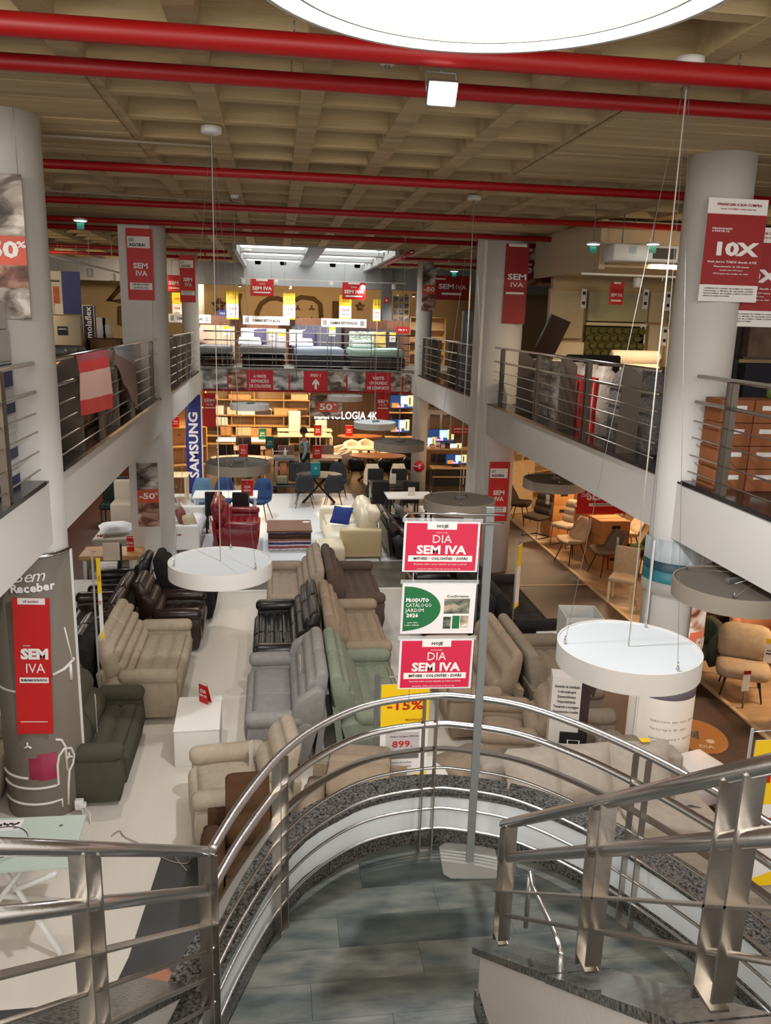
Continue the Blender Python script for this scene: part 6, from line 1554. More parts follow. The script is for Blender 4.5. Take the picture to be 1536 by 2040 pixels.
# flags hung on the railing
def flag(label, y0, y1, zt0, drop0, drop1, mats, X=XL - .02 + .03):
    t = thing('rail_flag', label, 'flag', (0, 0, 0))
    n = 8; zs = [0, .12, .3, .75, 1.0]
    for j in range(4):
        rows = []
        for q in (zs[j], zs[j + 1]):
            rows.append([(X + .012 * sin(i * 2.1 + q * 5) + .01, y0 + (y1 - y0) * (i / n) + (q ** .5) * (.12 if i < 3 else 0) * (1 - i / 3 if i < 3 else 0), zt0 - (drop0 + (drop1 - drop0) * i / n) * q) for i in range(n + 1)])
        vs = rows[0] + rows[1]
        MB().add(vs, [(i, i + 1, n + 2 + i, n + 1 + i) for i in range(n)], True).build('cloth_band', mats[j], t)
    return t
flag('red and white plastic flag hung over the left railing', 8.62, 10.35, MZ + 1.045, .62, .72, [M('flag_pink', (150, 60, 76), .4), M('flag_red', (190, 30, 34), .4), M('flag_white', (206, 168, 160), .4), M('flag_red', (190, 30, 34))])
flag('pale blue and white plastic flag at the far end of the left railing', 10.6, 12.2, MZ + 1.045, .20, .95, [M('flag_blue', (110, 130, 160), .4), M('flag_grey', (150, 150, 156), .4), M('flag_mauve', (120, 96, 92), .4), M('flag_mauve', (120, 96, 92))])
# things deeper in the left gallery
board('royal blue advertising banner above the left gallery', 'poster', 124, 541, 161, 626, 19.0, M('royal_blue_print', (34, 44, 120), .6, noise=(3, .1)), [], [], HT, cat='poster')
board('photo poster of a sleeper in white linen left of the blue banner', 'poster', 88, 540, 124, 626, 19.05, M('linen_print', (206, 196, 180), .6), [(.5, .35, .85, .8, M('skin_print', (190, 92, 56), .6, noise=(5, .3))), (.55, .75, 1, 1, M('linen_print2', (232, 226, 214), .6)), (.3, .2, .9, .25, K_)], [], HT, cat='poster')
t = board('navy box banner with vertical lettering on the left gallery', 'poster', 164, 609, 192, 700, 17.6, M('navy_dark', (24, 26, 60), .5), [(.0, .84, .8, .92, M('orange_print', (216, 110, 50), .5))], [], None, cat='poster')
hh_ = [c for c in t.children if c.name.startswith('panel')][0].dimensions
o = lettering('molaflex', (0, -.014, .12), .17, W_, t, .01, .62); o.rotation_euler = (pi / 2, -pi / 2, 0)
for a, b in (((-.11, -.25), (-.11, .46)), ((.11, -.25), (.11, .46)), ((-.11, .46), (.11, .46))): MB().tube([(a[0], -.012, a[1]), (b[0], -.012, b[1])], .008, 4).build('frame_line', W_, t)
MB().box(-.15, .15, .0, .1, -1.3, -.5).build('stand', black, t)
t = thing('headboard', 'white upholstered headboard with a small black sign, left gallery', 'headboard', (0, 16.6, MZ))
xa, xb, za, zb = at_rect(96, 629, 163, 690, 16.6)
MB().rbox(xa, xb, -.05, .05, 0, zb - MZ, .03).build('panel', M('ivory_headboard', (214, 198, 170), .8), t); MB().box(xa + (xb - xa) * .3, xa + (xb - xa) * .6, -.06, -.05, zb - MZ - .36, zb - MZ - .2).build('black_card', K_, t)
MB().box(xa + (xb - xa) * .3 + .02, xa + (xb - xa) * .6 - .02, -.064, -.06, zb - MZ - .26, zb - MZ - .24).build('white_line', W_, t)
t = thing('nightstand', 'white two-drawer nightstand before the ivory headboard', 'nightstand', (at(125, 675, Y=16.1).x, 16.1, MZ)); MB().rbox(-.35, .3, -.2, .2, 0, .66, .01).build('body', M('ivory_headboard', (214, 198, 170)), t)
for k in range(2):
    d = MB().box(-.33, .28, -.215, -.2, .08 + .29 * k, .34 + .29 * k).build('drawer', M('ivory_drawer', (222, 206, 180), .7), t); MB().box(-.06, .0, -.225, -.215, .2 + .29 * k, .215 + .29 * k).build('handle', black, d)
for i, (u, m) in enumerate(((86, wbox), (205, paper), (216, pale_wood))):
    x = at(u, 680, Y=17.0).x; q = thing('display_tower', ['grey wrapped headboard standing at the left column', 'slim white price tower on the left gallery, left one', 'slim white price tower on the left gallery, right one'][i], 'stand', (x, 17.0 if i else 13.5, MZ)) if i else None
    if q:
        MB().rbox(-.09, .09, -.08, .08, 0, at(u, 632, Y=17).z - MZ, .01).build('body', m, q)
        for k in range(4): MB().box(-.07, .07, -.09, -.08, .3 + .25 * k, .48 + .25 * k).build('photo_card', [ph_a, paper][k % 2], q)
bed_l, _, _ = (None, None, None)
t = thing('mattress_display', 'cream mattress on a dark base on the left gallery', 'bed', (-3.6, 14.6, MZ)); MB().rbox(-.9, .75, -.9, .9, .0, .35, .03).build('base', dark_wood, t); MB().rbox(-.9, .75, -.9, .9, .35, .62, .06).build('mattress', M('cream_mattress', (222, 206, 176), .8), t)
t = thing('armchair', 'tan rounded armchair behind the left railing end', 'armchair', (-3.1, 15.9, MZ), .3)
MB().lathe([(.38, 0), (.42, .3), (.42, .85), (.36, 1.0), (.28, .95), (.28, .4)], n=18, caps=False, a0=-20, a1=200).build('backrest', M('camel_fabric', (150, 116, 80), .9), t); MB().rbox(-.28, .28, -.3, .2, 0, .45, .05).build('seat', M('camel_fabric', (150, 116, 80)), t)
t = thing('carton', 'open brown carton beside the tan armchair', 'box', (-2.75, 16.6, MZ)); MB().rbox(-.2, .2, -.2, .2, 0, .98, .01).build('body', cardboard, t); MB().cbox((.2, 0, 1.05), .01, .38, .2, 0, 0, .6).build('flap', cardboard, t)
t = thing('wall_track', 'white lamp track across the left gallery ceiling', 'lamp track', (0, 0, 0)); a, b = at(93, 508, Y=13), at(245, 545, Y=20); MB().tube([a, b], .02, 6).build('track', white_paint, t)
for f in (.45, .8):
    p = a.lerp(b, f); MB().lathe([(.05, 0), (.06, .03), (.06, .14), (0, .15)], (p.x, p.y, p.z - .2), 12).build('lamp_head', white_paint, t); MB().tube([p, p - Vector((0, 0, .06))], .01, 5).build('stem', white_paint, t); MB().tube([p, (p.x, p.y, CE)], .006, 5).build('hanger', white_paint, t)

# ================================================================== RIGHT GALLERY STOCK
pn = M('linen_panel', (196, 180, 148), .85, noise=(20, .05)); pn2 = M('sage_panel', (176, 172, 136), .85); pn3 = M('cream_panel', (222, 206, 176), .85); olive_t = M('olive_tuft', (92, 88, 38), .75)
WY = 15.33
def hb(label, u0, v0, u1, v1, m, d=.1):
    x0, x1, z0, z1 = at_rect(u0, v0, u1, v1, WY - d)
    t = thing('upholstered_board', label, 'headboard', ((x0 + x1) / 2, WY - d / 2 - .01, z0), 0, 'headboard panels on the sand wall'); w, h = x1 - x0, z1 - z0
    MB().rbox(-w / 2, w / 2, -d / 2, d / 2, 0, h, .02).build('cushion', m, t); MB().box(-w / 2, w / 2, d / 2, d / 2 + .01, -.02, h + .02).build('backing', warm_wood, t)
    return t, w, h
hb('large cream headboard panel with creases, upper left', 1093, 578, 1163, 674, pn); hb('wide cream headboard panel below the creased one', 1086, 681, 1163, 718, pn3); hb('wide sage headboard panel, upper middle', 1172, 581, 1292, 641, pn2); hb('long ivory slab under the sage panel', 1168, 643, 1290, 650, pn3)
hb('narrow sand headboard panel right of the middle', 1294, 582, 1325, 643, pn); hb('sage headboard panel beside the round column', 1336, 582, 1364, 644, pn2); hb('tall sand headboard panel, lower right', 1291, 647, 1323, 716, pn); hb('pale lit mattress leaning beside the round column', 1329, 657, 1358, 732, M('pale_mattress', (236, 216, 170), .8), .2)
t, w, h = hb('olive green hexagon-tufted headboard', 1165, 652, 1283, 712, olive_t, .12)
nx, nz = 7, 4
for j in range(nz):
    for i in range(nx):
        x = -w / 2 + w * (i + .5 + (.5 if j % 2 else 0)) / (nx + .5); z = h * (j + .5) / nz
        r = w / nx * .53
        MB().loft([[(x + r * k * cos(radians(60 * q + 30)), y, z + r * .82 * k * sin(radians(60 * q + 30))) for q in range(6)] for k, y in ((1, -.06), (.9, -.10), (.6, -.125), (.05, -.13))], True).build('tuft', olive_t, t)
t = thing('rolled_mattress_stack', 'two rolled white mattresses stacked before the olive headboard', 'mattress', (at(1266, 697, Y=13.9).x, 13.9, MZ + .62))
for k in range(2): MB().puff([(.115 * cos(radians(a)), .115 + .22 * k + .115 * sin(radians(a))) for a in range(0, 360, 24)], -.45, .45, .04).build('roll', M('ivory_roll', (226, 212, 190), .8), t)
t = thing('bed', 'white bed with a dark base before the olive headboard', 'bed', (at(1245, 730, Y=13.8).x, 13.9, MZ)); MB().rbox(-.9, .85, -.9, .9, 0, .4, .03).build('base', black_fabric, t); MB().rbox(-.88, .83, -.88, .88, .4, .61, .05).build('mattress', M('ivory_roll', (226, 212, 190)), t)
pillow('white pillow lying on the bed before the olive headboard', (at(1215, 712, Y=13.3).x, 13.4, MZ + .70), (.75, .45), duvet, .15, .1, .18); pillow('beige pillow under the white one', (at(1195, 714, Y=13.6).x, 13.75, MZ + .70), (.6, .45), pn, .1, -.1, .16)
t = thing('bed_end', 'dark upholstered bed end behind the right railing', 'bed', (at(1180, 735, Y=12.6).x, 12.6, MZ)); MB().rbox(-.45, .45, -.06, .06, 0, 1.02, .04).build('panel', black_fabric, t); MB().rbox(-.42, .42, .06, .3, 0, .4, .04).build('base', black_fabric, t)
for u, v, l in ((1163, 595, 'small stack of white price cards on the wall, left'), (1286, 596, 'small stack of white price cards on the wall, middle'), (1331, 600, 'small stack of white price cards on the wall, right'), (1280, 665, 'white price card on the olive headboard'), (1324, 670, 'white price card on the sand panel')):
    p = at(u, v, Y=WY - .125); t = thing('price_card', l, 'tag', p); MB().cbox((0, 0, 0), .11, .01, .36).build('card', paper, t)
    for k in range(2): MB().cbox((0, -.007, .1 - .18 * k), .06, .004, .06).build('print_mark', K_, t)
board('small red sale sign hanging before the sage panel', 'hanging_sign', 1215, 562, 1242, 607, 14.3, R_, [(.25, 0, .75, .08, paper), (.12, .78, .86, .86, paper)], [('SEM IVA', .5, .58, .2, W_, .85, .03)], HT)
# ceiling boxing and ducts of the right gallery
struct('ceiling_soffit_right', MB().box(5.0, 11.8, 12.4, 15.35, 5.66, 6.34), M('cream_soffit', (196, 178, 148), .8))
struct('wall_soffit_edge', MB().box(4.9, 5.0, 12.3, 15.5, 5.62, 6.34), M('cream_soffit', (196, 178, 148)))
t = thing('air_duct', 'long white air duct across the right gallery', 'duct', (0, 11.9, 5.70)); xa, xb = at(1090, 560, Y=11.9).x, at(1380, 560, Y=11.9).x
MB().rbox(xa + .9, xb + 1.5, -.2, .2, 0, .25, .03).build('duct_body', white_paint, t)
for x in (xa + 1.5, xa + 2.7, xb + .5): MB().box(x, x + .35, -.21, -.2, .05, .2).build('vent_grille', black, t)
for x in (xa + 1.1, xb + .2): MB().tube([(x, 0, .25), (x, 0, CE - 5.70)], .008, 5).build('hanger', grey_metal, t)
t = thing('lamp_track', 'white lamp track with spots over the right gallery beds', 'lamp track', (0, 12.2, 5.52)); MB().box(4.6, 8.5, -.02, .02, 0, .03).build('track', white_paint, t)
for x in (4.8, 8.3): MB().tube([(x, 0, .03), (x, 0, .2)], .006, 5).build('hanger', grey_metal, t)
for x in (5.5, 6.3, 7.2): MB().lathe([(.05, 0), (.06, .03), (.06, .14), (0, .15)], (x, 0, -.16), 12).build('lamp_head', white_paint, t)
for x in (5.9, 6.8): MB().tube([(x, 0, 0), (x, 0, -.05)], .01, 5).build('stem', white_paint, t)
# tilted dark sample stand
t = thing('sample_stand', 'dark brown leather sample board tilted on a stand', 'stand', (at(1058, 700, Y=15.9).x - .05, 14.6, MZ)); MB().cbox((0, 0, 1.25), .38, .1, .75, 0, .2, .35).build('sample_board', l_brown, t); MB().rbox(-.3, .3, -.12, .2, .0, .85, .03).build('white_box', paper, t); MB().tube([(0, .05, .85), (0, .05, 1.15)], .02, 6).build('stem', black, t)
# bags behind the long right railing
clearb = M('plastic_wrap', (168, 160, 156), .3, noise=(18, .35), bump=(24, .8)); redb = M('red_striped_bag', (190, 30, 28), .45, bump=(20, .6)); greyb = M('quilt_bag_grey', (120, 116, 116), .5, noise=(26, .35), bump=(30, .6))
def sack(label, y, w, h, m, stripes=None, x=4.48, group=None, d=.34):
    t = thing('stock_bag', label, 'bag', (x, y, MZ + .001), random.uniform(-.1, .1), group)
    rings = []
    for z, k in ((0, .9), (.04, 1), (h * .4, 1.04), (h * .75, .98), (h * .9, .8), (h * .96, .45), (h, .5)):
        rings.append([(d / 2 * k * (abs(cos(a)) ** .6) * (1 if cos(a) > 0 else -1) + .008 * random.uniform(-1, 1), w / 2 * k * (abs(sin(a)) ** .6) * (1 if sin(a) > 0 else -1), z) for a in [2 * pi * q / 16 for q in range(16)]])
    MB().loft(rings, True).build('body', m, t)
    if stripes:
        for q in (-.33, 0, .33): MB().box(-d / 2 - .012, -d / 2 + .02, w * q - .035, w * q + .035, .05, h * .84).build('stripe', stripes, t)
    else:
        for q in (.25, .5, .72): MB().box(-d / 2 - .012, -d / 2 + .02, -w * .42, w * .42, h * q, h * q + .012).build('strap', grey_metal, t)
    return t
for i, y in enumerate((14.1, 13.6, 13.15)): sack('clear wrapped pillow bag behind the right railing, %s of the far group' % ['farthest', 'middle', 'nearest'][i], y, .42, .82 + .05 * i, clearb, None, group='clear pillow bags behind the right railing')
for i, y in enumerate((12.75, 12.35)): sack('clear wrapped duvet bag behind the second post plate, %s one' % ['far', 'near'][i], y, .38, .9, clearb, None, group='clear pillow bags behind the right railing')
for i, y in enumerate((11.75, 11.2, 10.7)): sack('red striped shopping bag behind the right railing, %s one' % ['farthest', 'middle', 'nearest'][i], y, .46, .94, M('white_bag', (206, 190, 180), .45, bump=(20, .6)), redb, group='red striped bags behind the right railing')
for i, y in enumerate((9.95, 9.5, 9.08)): sack('grey quilted bag behind the right railing, %s one' % ['farthest', 'middle', 'nearest'][i], y, .42, .98, greyb, None, group='grey quilted bags behind the right railing')
for i, y in enumerate((16.2, 17.0, 17.8, 18.8)): sack('brown wrapped bag behind the far right railing, %s of the row' % ords[i], y, .5, .8, M('brown_wrap', (110, 84, 62), .6, bump=(20, .5)), None, group='bags behind the far right railing')
t = thing('wrapped_mattress', 'grey wrapped mattress standing upright behind the far right railing', 'mattress', (at(935, 660, Y=17.5).x + .12, 17.6, MZ)); MB().rbox(-.26, .26, -.12, .12, 0, 1.72, .05).build('body', M('grey_wrap', (104, 106, 116), .4, bump=(9, 1)), t); MB().box(-.27, .27, -.125, .125, 1.0, 1.03).build('strap', black, t)
# plant
t = thing('potted_plant', 'green leafy plant beside the near right column', 'plant', (4.55, 8.55, MZ)); MB().lathe([(.09, 0), (.12, .2), (.11, .2), (0, .18)], n=14).build('pot', black, t)
lf = M('leaf_green', (38, 74, 34), .6)
for k in range(46):
    a = random.uniform(0, 2 * pi); z = random.uniform(.25, .8); L = random.uniform(.12, .24); u = Vector((cos(a), sin(a), random.uniform(-.2, .7))).normalized(); s = u.cross(Vector((0, 0, 1))).normalized() * .022
    p = Vector((.0, 0, z)); MB().add([p, p + u * L * .5 + s, p + u * L, p + u * L * .5 - s], [(0, 1, 2, 3)]).build('leaf', lf, t)
MB().tube([(0, 0, .15), (.01, .01, .85)], .012, 6).build('stem', M('stem_green', (60, 80, 40)), t)
# brown cartons at the right edge
for r in range(4):
    for c in range(2): 
        hgt = .215
        carton('brown carton on the right gallery edge, %s row, %s column' % (['bottom', 'second', 'third', 'top'][r], ['left', 'right'][c]), (4.20 + .33 * c, 7.06, MZ + hgt * r), .32, .30, hgt - .005, random.uniform(-.03, .03), 'cartons at the right edge of the gallery', M('carton_russet', (150, 90, 52), .75, noise=(4, .1)))
# dark display rack right of the near right column
t = thing('display_rack', 'dark rack of towels and price boards right of the near column', 'rack', (5.75, 8.9, MZ))
for x in (-.45, .45): MB().box(x - .025, x + .025, -.03, .03, 0, 2.5).build('upright', black, t)
for k, z in enumerate((.55, 1.15, 1.7, 2.2)): MB().box(-.45, .45, -.15, .2, z, z + .03).build('shelf', dark_wood, t)
MB().box(-.4, .1, -.14, .15, .6, 1.1).build('dark_textile', M('navy_textile', (38, 36, 48), .9), t); MB().box(-.4, .1, -.14, .15, 1.18, 1.6).build('rug_sample', M('rug_greybrown', (110, 88, 72), .9, noise=(6, .3)), t)
MB().box(-.4, .35, -.17, -.15, 1.76, 2.14).build('price_board', M('kraft_board', (176, 146, 116), .7), t)
lettering('69', (.0, -.175, 2.04), .16, K_, t, .01); lettering('39', (.0, -.175, 1.85), .16, K_, t, .01)
for k in range(2): MB().tube([(.3 - .09 * k, -.2, 1.7), (.05 - .09 * k, -.2, .62)], .018, 6).build('wooden_pole', pale_wood, t)
t = thing('towel_shelf', 'warm lit shelf with folded towels at the far right edge', 'shelf', (6.6, 8.6, MZ)); MB().box(-.4, .4, .0, .2, 0, 2.2).build('back_panel', oak, t)
for k, z in enumerate((.7, 1.2, 1.7)): MB().box(-.4, .4, -.25, 0, z, z + .03).build('shelf_board', pale_wood, t); MB().rbox(-.35, .3, -.2, -.02, z + .03, z + .3, .03).build('towel_pile', M('towel_cream', (214, 190, 160), .95, bump=(30, .6)), t)
t = thing('candle_jar', 'green glass jar on the warm shelf', 'jar', (at(1527, 755, Y=8.3).x, 8.25, MZ + 1.03)) if False else thing('candle_jar', 'green glass jar standing on the russet cartons', 'jar', (4.60, 7.06, MZ + .86)); MB().lathe([(.03, 0), (.04, .02), (.04, .1), (.03, .12), (0, .12)], n=14).build('body', M('green_glass', (96, 120, 60), .2), t); MB().lathe([(.025, .12), (.025, .14), (0, .14)], n=14).build('lid', grey_metal, t)

# ================================================================== LEFT GROUND ZONE
t = thing('bed', 'grey divan with stacked white pillows behind the left pilaster column', 'bed', (-3.1, 15.9, 0)); MB().rbox(-.38, .5, -.4, .9, .02, .35, .03).build('base', M('divan_grey', (150, 142, 132), .8), t); MB().rbox(-.38, .5, -.4, .9, .35, .55, .05).build('mattress', M('divan_mattress', (186, 178, 166), .8), t)
t = thing('low_table', 'oak slab table with a red card before the left divan', 'table', (-3.0, 14.6, 0)); MB().rbox(-.45, .6, -.3, .35, .48, .56, .01).build('tabletop', oak, t); MB().box(-.4, -.34, -.2, .25, 0, .48).build('leg', white_plain, t); MB().box(.4, .46, -.2, .25, 0, .48).build('leg', white_plain, t); MB().box(-.3, .38, -.22, .22, .0, .3).build('drawer_box', M('greige_box', (160, 150, 136), .7), t)
tent_sign('red card sign on the oak slab table', (-2.6, 14.55, .56), 0, .12, .3, print_red, 'DIA')
t = thing('armchair', 'white upholstered headboard chair behind the left pilaster column', 'armchair', (-3.2, 17.75, 0)); MB().rbox(-.3, .6, .2, .4, 0, 1.2, .05).build('backrest', M('ivory_chair', (184, 172, 158), .85), t); MB().rbox(-.3, .6, -.3, .2, 0, .8, .06).build('seat', M('ivory_chair', (206, 198, 188)), t)
pillow('white pillow on the divan behind the left pilaster column', (-3.1, 15.85, .67), (.6, .42), duvet, .2, .3, .2)
t = thing('dining_chair', 'dark green velvet chair far left under the gallery', 'chair', (-3.7, 19.0, 0)); MB().rbox(-.3, .3, -.3, .2, .35, .5, .05).build('seat', M('bottle_velvet', (24, 42, 36), .8), t); MB().rbox(-.3, .3, .15, .3, .45, 1.05, .08).build('backrest', M('bottle_velvet', (24, 42, 36)), t)
for a in (-.25, .25):
    for b in (-.25, .2): MB().cbox((a, b, .18), .03, .03, .36).build('leg', black, t)
t = thing('cardboard_figure', 'white shaped cardboard price display by the dark leather armchairs', 'display stand', (-2.62, 13.75, 0)); MB().rbox(-.05, .02, -.05, .05, 0, .95, .01).build('black_post', black, t); MB().rbox(-.28, .0, -.08, -.04, .66, .98, .03).build('card', M('ivory_card', (228, 212, 190), .7), t); MB().box(-.36, -.05, -.2, .1, .55, .6).build('tray', paper, t)
for i in range(2): q = thing('carton', ['small white carton under the oak table, left one', 'small white carton under the oak table, right one'][i], 'box', (-3.0 + .42 * i, 14.25, 0), 0, 'small cartons under the oak table'); MB().rbox(-.18, .18, -.1, .1, 0, .28, .01).build('body', wbox, q); MB().box(-.12, .12, -.103, -.1, .1, .18).build('print_mark', print_grey, q)
t = thing('white_plinth', 'long white plinth at the edge of the brown floor on the left', 'plinth', (-3.3, 13.2, 0)); MB().rbox(-.5, .35, -.2, .45, .0, .30, .01).build('body', white_plain, t); MB().rbox(-.52, .37, -.22, .47, .30, .335, .005).build('top_panel', white_plain, t)
# behind the banner, near left
recliner('armchair', 'beige leather armchair at the left edge behind the banner column', (-3.05, 7.7, 0), RGT, 1.1, 1, f_beige, D=.8, nb=1, ns=1, cat='armchair', H=.98)
t = thing('fleece_throw', 'cream and brown fleece throws hanging at the left edge', 'throw', (-2.72, 6.85, 0)); MB().rbox(-.12, .02, -.15, .15, .35, .95, .06).build('white_fleece', M('white_fleece', (222, 214, 204), .95, bump=(40, 1)), t); MB().rbox(.03, .14, -.12, .18, .42, 1.05, .05).build('brown_fleece', M('brown_fleece', (146, 104, 76), .95, bump=(40, 1)), t)
t.children[0].location.z = 0
MB().box(-.1, .1, -.1, .1, 0, .42).build('dark_stand', black, t)
# mint glass table with white crossed legs
gl = M('mint_glass', (200, 216, 204), .12, alpha=.9, spec=.4)
t = thing('glass_table', 'mint green glass table with crossed white legs at the left', 'table', (0, 0, 0))
c = [at(-60, 1633, z=.75), at(172, 1623, z=.75), at(140, 1727, z=.75), at(-60, 1740, z=.75)]
MB().prism([(p.x, p.y) for p in c], .735, .75).build('glass_top', gl, t)
for a, b in (((-1.75, 6.05), (-2.45, 5.35)), ((-1.62, 5.45), (-2.4, 6.1))):
    MB().tube([(a[0], a[1], .03), (b[0], b[1], .73)], .022, 8).build('leg', white_paint, t); MB().tube([(b[0], b[1], .03), (a[0], a[1], .73)], .022, 8).build('leg', white_paint, t)
for u, v in ((122, 1645), (99, 1703), (30, 1650)):
    p = at(u, v, z=.752); MB().lathe([(.014, 0), (.014, .004), (0, .004)], tuple(p), 10).build('screw_cap', chrome, t)
p = at(15, 1645, z=.75); t = thing('place_card', 'white card with a black motif on the mint glass table', 'card', p); MB().cbox((0, 0, .004), .22, .14, .004).build('card', paper, t)
for k in range(6): MB().cbox((-.05 + .025 * k, .0 + .015 * (k % 2), .008), .018, .03, .003, .5 * k).build('black_motif', K_, t)
p = at(0, 1690, z=.75); t = thing('glass_bowl', 'clear glass bowl at the left edge of the glass table', 'bowl', p); MB().lathe([(.06, 0), (.16, .02), (.2, .05), (.19, .05), (.15, .025), (.0, .006)], n=28).build('bowl', clear, t); MB().lathe([(.205, .05), (.2, .056), (.195, .05)], n=28, caps=False).build('rim', chrome, t)
# plug and loose cables on the floor
t = thing('extension_socket', 'white socket with plugs and loose cables by the banner column', 'socket', at(158, 1600, z=.12)); MB().rbox(-.04, .04, -.03, .03, -.06, .04, .01).build('socket_box', white_paint, t); MB().rbox(.0, .07, -.05, .0, -.03, .02, .01).build('plug', white_paint, t)
MB().tube([(.05, -.03, -.02), (.12, -.1, -.06), (.14, -.2, -.11), (.1, -.35, -.11)], .006, 6).build('cable', white_paint, t); MB().tube([(.03, -.03, -.03), (.06, -.12, -.09), (.04, -.3, -.11), (.06, -.5, -.11)], .006, 6).build('cable', white_paint, t)
pts = [at(u, v, z=.012) for u, v in ((222, 1665), (238, 1655), (250, 1668), (300, 1690), (330, 1712), (372, 1720), (378, 1700), (345, 1700), (372, 1735))]
o = MB().tube(smooth_path(pts, 4), .005, 5).build('loose_cable', M('grey_cable', (150, 140, 128), .6)); tag(o, 'thin grey cable curling on the cream floor', 'cable')
o = MB().rbox(-.35, .35, -.14, .14, 0, .12, .06).build('rolled_rug', M('salmon_rug', (176, 120, 96), .95, bump=(40, .6))); o.location = at(255, 2010, z=.06); o.rotation_euler = (0, 0, .55); tag(o, 'salmon rolled rug on the dark floor below the stairs', 'rug')
o = MB().rbox(-.2, .2, -.12, .12, 0, .05, .01).build('white_board', white_plain); o.location = at(300, 2020, z=.02); o.rotation_euler = (0, 0, .5); tag(o, 'white board lying beside the salmon rug', 'board')

# ================================================================== SHOP ASSISTANT AND CLEANING TROLLEY
PX, PY = at(607, 930, Y=22.9).x, 22.9
skin = M('skin', (150, 92, 66), .6); hairm = M('dark_hair', (22, 16, 14), .7); cardigan = M('grey_blue_knit', (134, 152, 156), .9, bump=(40, .3)); apron = M('stone_apron', (120, 112, 102), .9); trous = M('dark_trousers', (28, 26, 30), .9)
per = thing('person', 'person in a grey-blue cardigan walking left past the tables, with dark short hair', 'person', (PX, PY, 0), 0)
def skinned(name, verts, edges, radii, m, sub=2, parent=per, root=0):
    me = bpy.data.meshes.new(name); me.from_pydata(verts, edges, []); o = bpy.data.objects.new(name, me); COL.objects.link(o)
    sm = o.modifiers.new('skin', 'SKIN'); sm.use_smooth_shade = True
    for i, r in enumerate(radii): me.skin_vertices[0].data[i].radius = r if isinstance(r, tuple) else (r, r)
    me.skin_vertices[0].data[root].use_root = True
    o.modifiers.new('sub', 'SUBSURF').levels = sub; o.modifiers['sub'].render_levels = sub
    dg = bpy.context.evaluated_depsgraph_get(); me2 = bpy.data.meshes.new_from_object(o.evaluated_get(dg))
    o.modifiers.clear(); o.data = me2; me2.materials.clear(); me2.materials.append(m); me2.name = name; o.parent = parent
    return o
# body faces -x (left). x = forward(-)
V = [(0, 0, .93), (0, 0, 1.10), (-.01, 0, 1.26), (0, 0, 1.38), (-.02, 0, 1.47), (-.035, 0, 1.55),
     (0, .10, .90), (-.04, .11, .50), (.02, .11, .09), (-.12, .11, .04),
     (0, -.10, .90), (-.10, -.11, .50), (-.06, -.11, .09), (-.20, -.11, .04),
     (0, .17, 1.36), (.03, .22, 1.10), (-.10, .23, .88), (0, -.17, 1.36), (.02, -.22, 1.10), (-.08, -.24, .86)]
E_ = [(0, 1), (1, 2), (2, 3), (3, 4), (4, 5), (0, 6), (6, 7), (7, 8), (8, 9), (0, 10), (10, 11), (11, 12), (12, 13), (3, 14), (14, 15), (15, 16), (3, 17), (17, 18), (18, 19)]
Rr = [(.12, .15), (.11, .13), (.11, .15), (.10, .14), .05, .05, .09, .06, .045, .035, .09, .06, .045, .035, .055, .042, .032, .055, .042, .032]
skinned('body', V, E_, [r if isinstance(r, tuple) else r for r in Rr], skin)
big = lambda s: [tuple(x * s for x in r) if isinstance(r, tuple) else r * s for r in Rr]
# clothing shells slightly larger
def sub_skel(idx, s, name, m, grow=1.18, trim=None):
    mp = {i: k for k, i in enumerate(idx)}
    ed = [(mp[a], mp[b]) for a, b in E_ if a in mp and b in mp]
    return skinned(name, [V[i] for i in idx], ed, [big(grow)[i] for i in idx], m)
sub_skel([1, 2, 3, 14, 15, 16, 17, 18, 19], 1, 'cardigan', cardigan, 1.2)
sub_skel([0, 6, 7, 8, 10, 11, 12], 1, 'trousers', trous, 1.15)
MB().lathe([(.16, .62), (.155, .8), (.14, 1.0), (.13, 1.12)], n=20, caps=False).build('apron', apron, per).scale = (.95, 1.15, 1)
for s in (1, -1):
    sh = MB().rbox(-.17, .08, -.045, .045, .0, .09, .03).build('shoe', black, per); sh.location = (-.03 if s > 0 else -.11, .11 * s, 0)
# head
hd = []
for i in range(13):
    a = pi * i / 12; z = cos(a) * .115; r = sin(a)
    hd.append([(r * .095 * cos(q) * (1.0 if cos(q) > 0 else 1.0) - (.012 if z < 0 else 0) * r, r * .075 * sin(q) * (1 if z > -.03 else .85), z) for q in [2 * pi * k / 16 for k in range(16)]])
head = MB().loft(hd, True).build('head', skin, per); head.location = (-.045, 0, 1.64); head.rotation_euler = (0, -.18, 0)
MB().loft([[(-.092, -.012, .02), (-.092, .012, .02), (-.09, .0, .03)], [(-.115, -.016, -.02), (-.115, .016, -.02), (-.112, 0, -.015)], [(-.09, -.012, -.03), (-.09, .012, -.03), (-.088, 0, -.03)]], True).build('nose', skin, head)
for s in (-1, 1):
    MB().lathe([(0, .008), (.008, .004), (.011, 0), (.008, -.004), (0, -.008)], (-.084, s * .03, .01), 10).build('eye', black, head)
    MB().rbox(-.01, .012, s * .073 - .008, s * .073 + .008, -.03, .03, .006).build('ear', skin, head)
MB().rbox(-.096, -.08, -.022, .022, -.058, -.046, .004).build('mouth', M('lip', (120, 60, 52), .6), head)
hh2 = []
for i in range(9):
    a = pi * .62 * i / 8; z = cos(a) * .128; r = sin(a)
    hh2.append([(r * .108 * cos(q) + .014, r * .088 * sin(q), z + (.035 if cos(q) < -.3 and i > 4 else 0)) for q in [2 * pi * k / 18 for k in range(18)]])
MB().loft(hh2, True).build('hair', hairm, head)
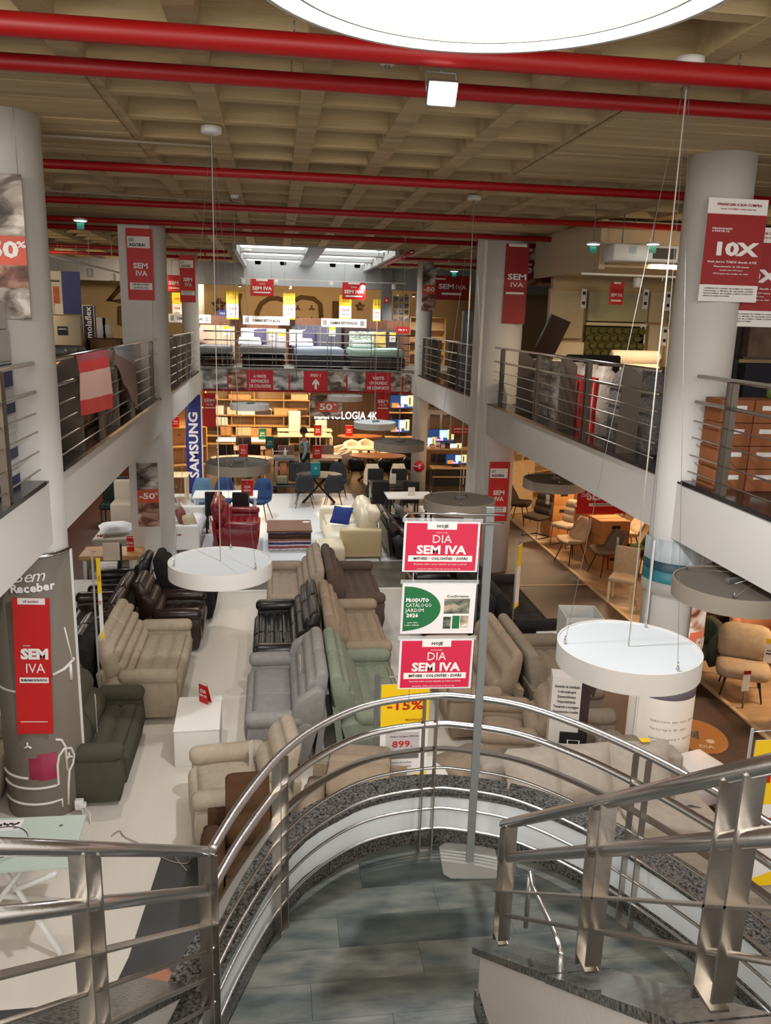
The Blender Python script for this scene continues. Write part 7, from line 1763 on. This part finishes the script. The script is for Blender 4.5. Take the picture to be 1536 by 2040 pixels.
for s, (hx, hy, hz) in ((1, (-.125, .235, .83)), (-1, (-.10, -.245, .81))):
    vs = [(hx + .02, hy, hz + .04), (hx, hy, hz)]; ed = [(0, 1)]; rd = [(.022, .02), (.016, .032)]
    for k in range(4):
        o0 = len(vs); off = -.027 + .018 * k; L = (.06, .07, .066, .052)[k]
        vs += [(hx - .01 + off, hy, hz - .03), (hx - .018 + off, hy - s * .008, hz - .03 - L * .55), (hx - .012 + off, hy - s * .02, hz - .03 - L)]
        ed += [(1, o0), (o0, o0 + 1), (o0 + 1, o0 + 2)]; rd += [.0085, .008, .0065]
    o0 = len(vs); vs += [(hx - .035, hy - s * .01, hz + .005), (hx - .055, hy - s * .02, hz - .03)]; ed += [(1, o0), (o0, o0 + 1)]; rd += [.010, .008]
    skinned('hand', vs, ed, rd, skin, 1, root=1)
# trolley
TX = at(575, 930, Y=22.6).x
t = thing('cleaning_trolley', 'dark grey cleaning trolley pushed by the person in the cardigan', 'trolley', (TX, 22.55, 0))
MB().rbox(-.45, .40, -.25, .25, .14, .2, .03).build('base', M('trolley_grey', (60, 62, 60), .6), t)
for a in (-.35, .3):
    for b in (-.2, .2): MB().tube([(a, b, .2), (a, b, .95)], .02, 6).build('upright', M('trolley_steel', (150, 150, 150), .4, .6), t)
for a in (-.38, .33):
    for b in (-.2, .2): MB().lathe([(.0, -.02), (.06, -.02), (.06, .02), (0, .02)], (0, 0, 0), 14).build('wheel', black, t); o = t.children[-1]; o.location = (a, b, .07); o.rotation_euler = (pi / 2, 0, 0)
MB().rbox(-.42, .15, -.24, .24, .90, .98, .03).build('top_tray', M('trolley_tray', (96, 100, 108), .5), t); MB().rbox(-.38, -.02, -.2, .2, .22, .4, .04).build('bucket', M('bucket_olive', (120, 118, 90), .6), t)
MB().rbox(.0, .36, -.22, .22, .3, .85, .05).build('refuse_sack', M('sack_black', (34, 30, 32), .5, bump=(12, .8)), t)
MB().lathe([(.04, 0), (.04, .16), (.015, .2), (.015, .24), (0, .24)], (-.1, -.1, .99), 10).build('spray_bottle', white_paint, t); MB().lathe([(.035, 0), (.035, .1), (0, .1)], (-.25, -.1, .6), 10).build('pink_cloth', M('pink_cloth', (206, 90, 140), .9), t)
MB().tube([(-.42, -.0, .98), (-.42, 0, 1.12), (.0, 0, 1.12)], .014, 6).build('push_handle', chrome, t)
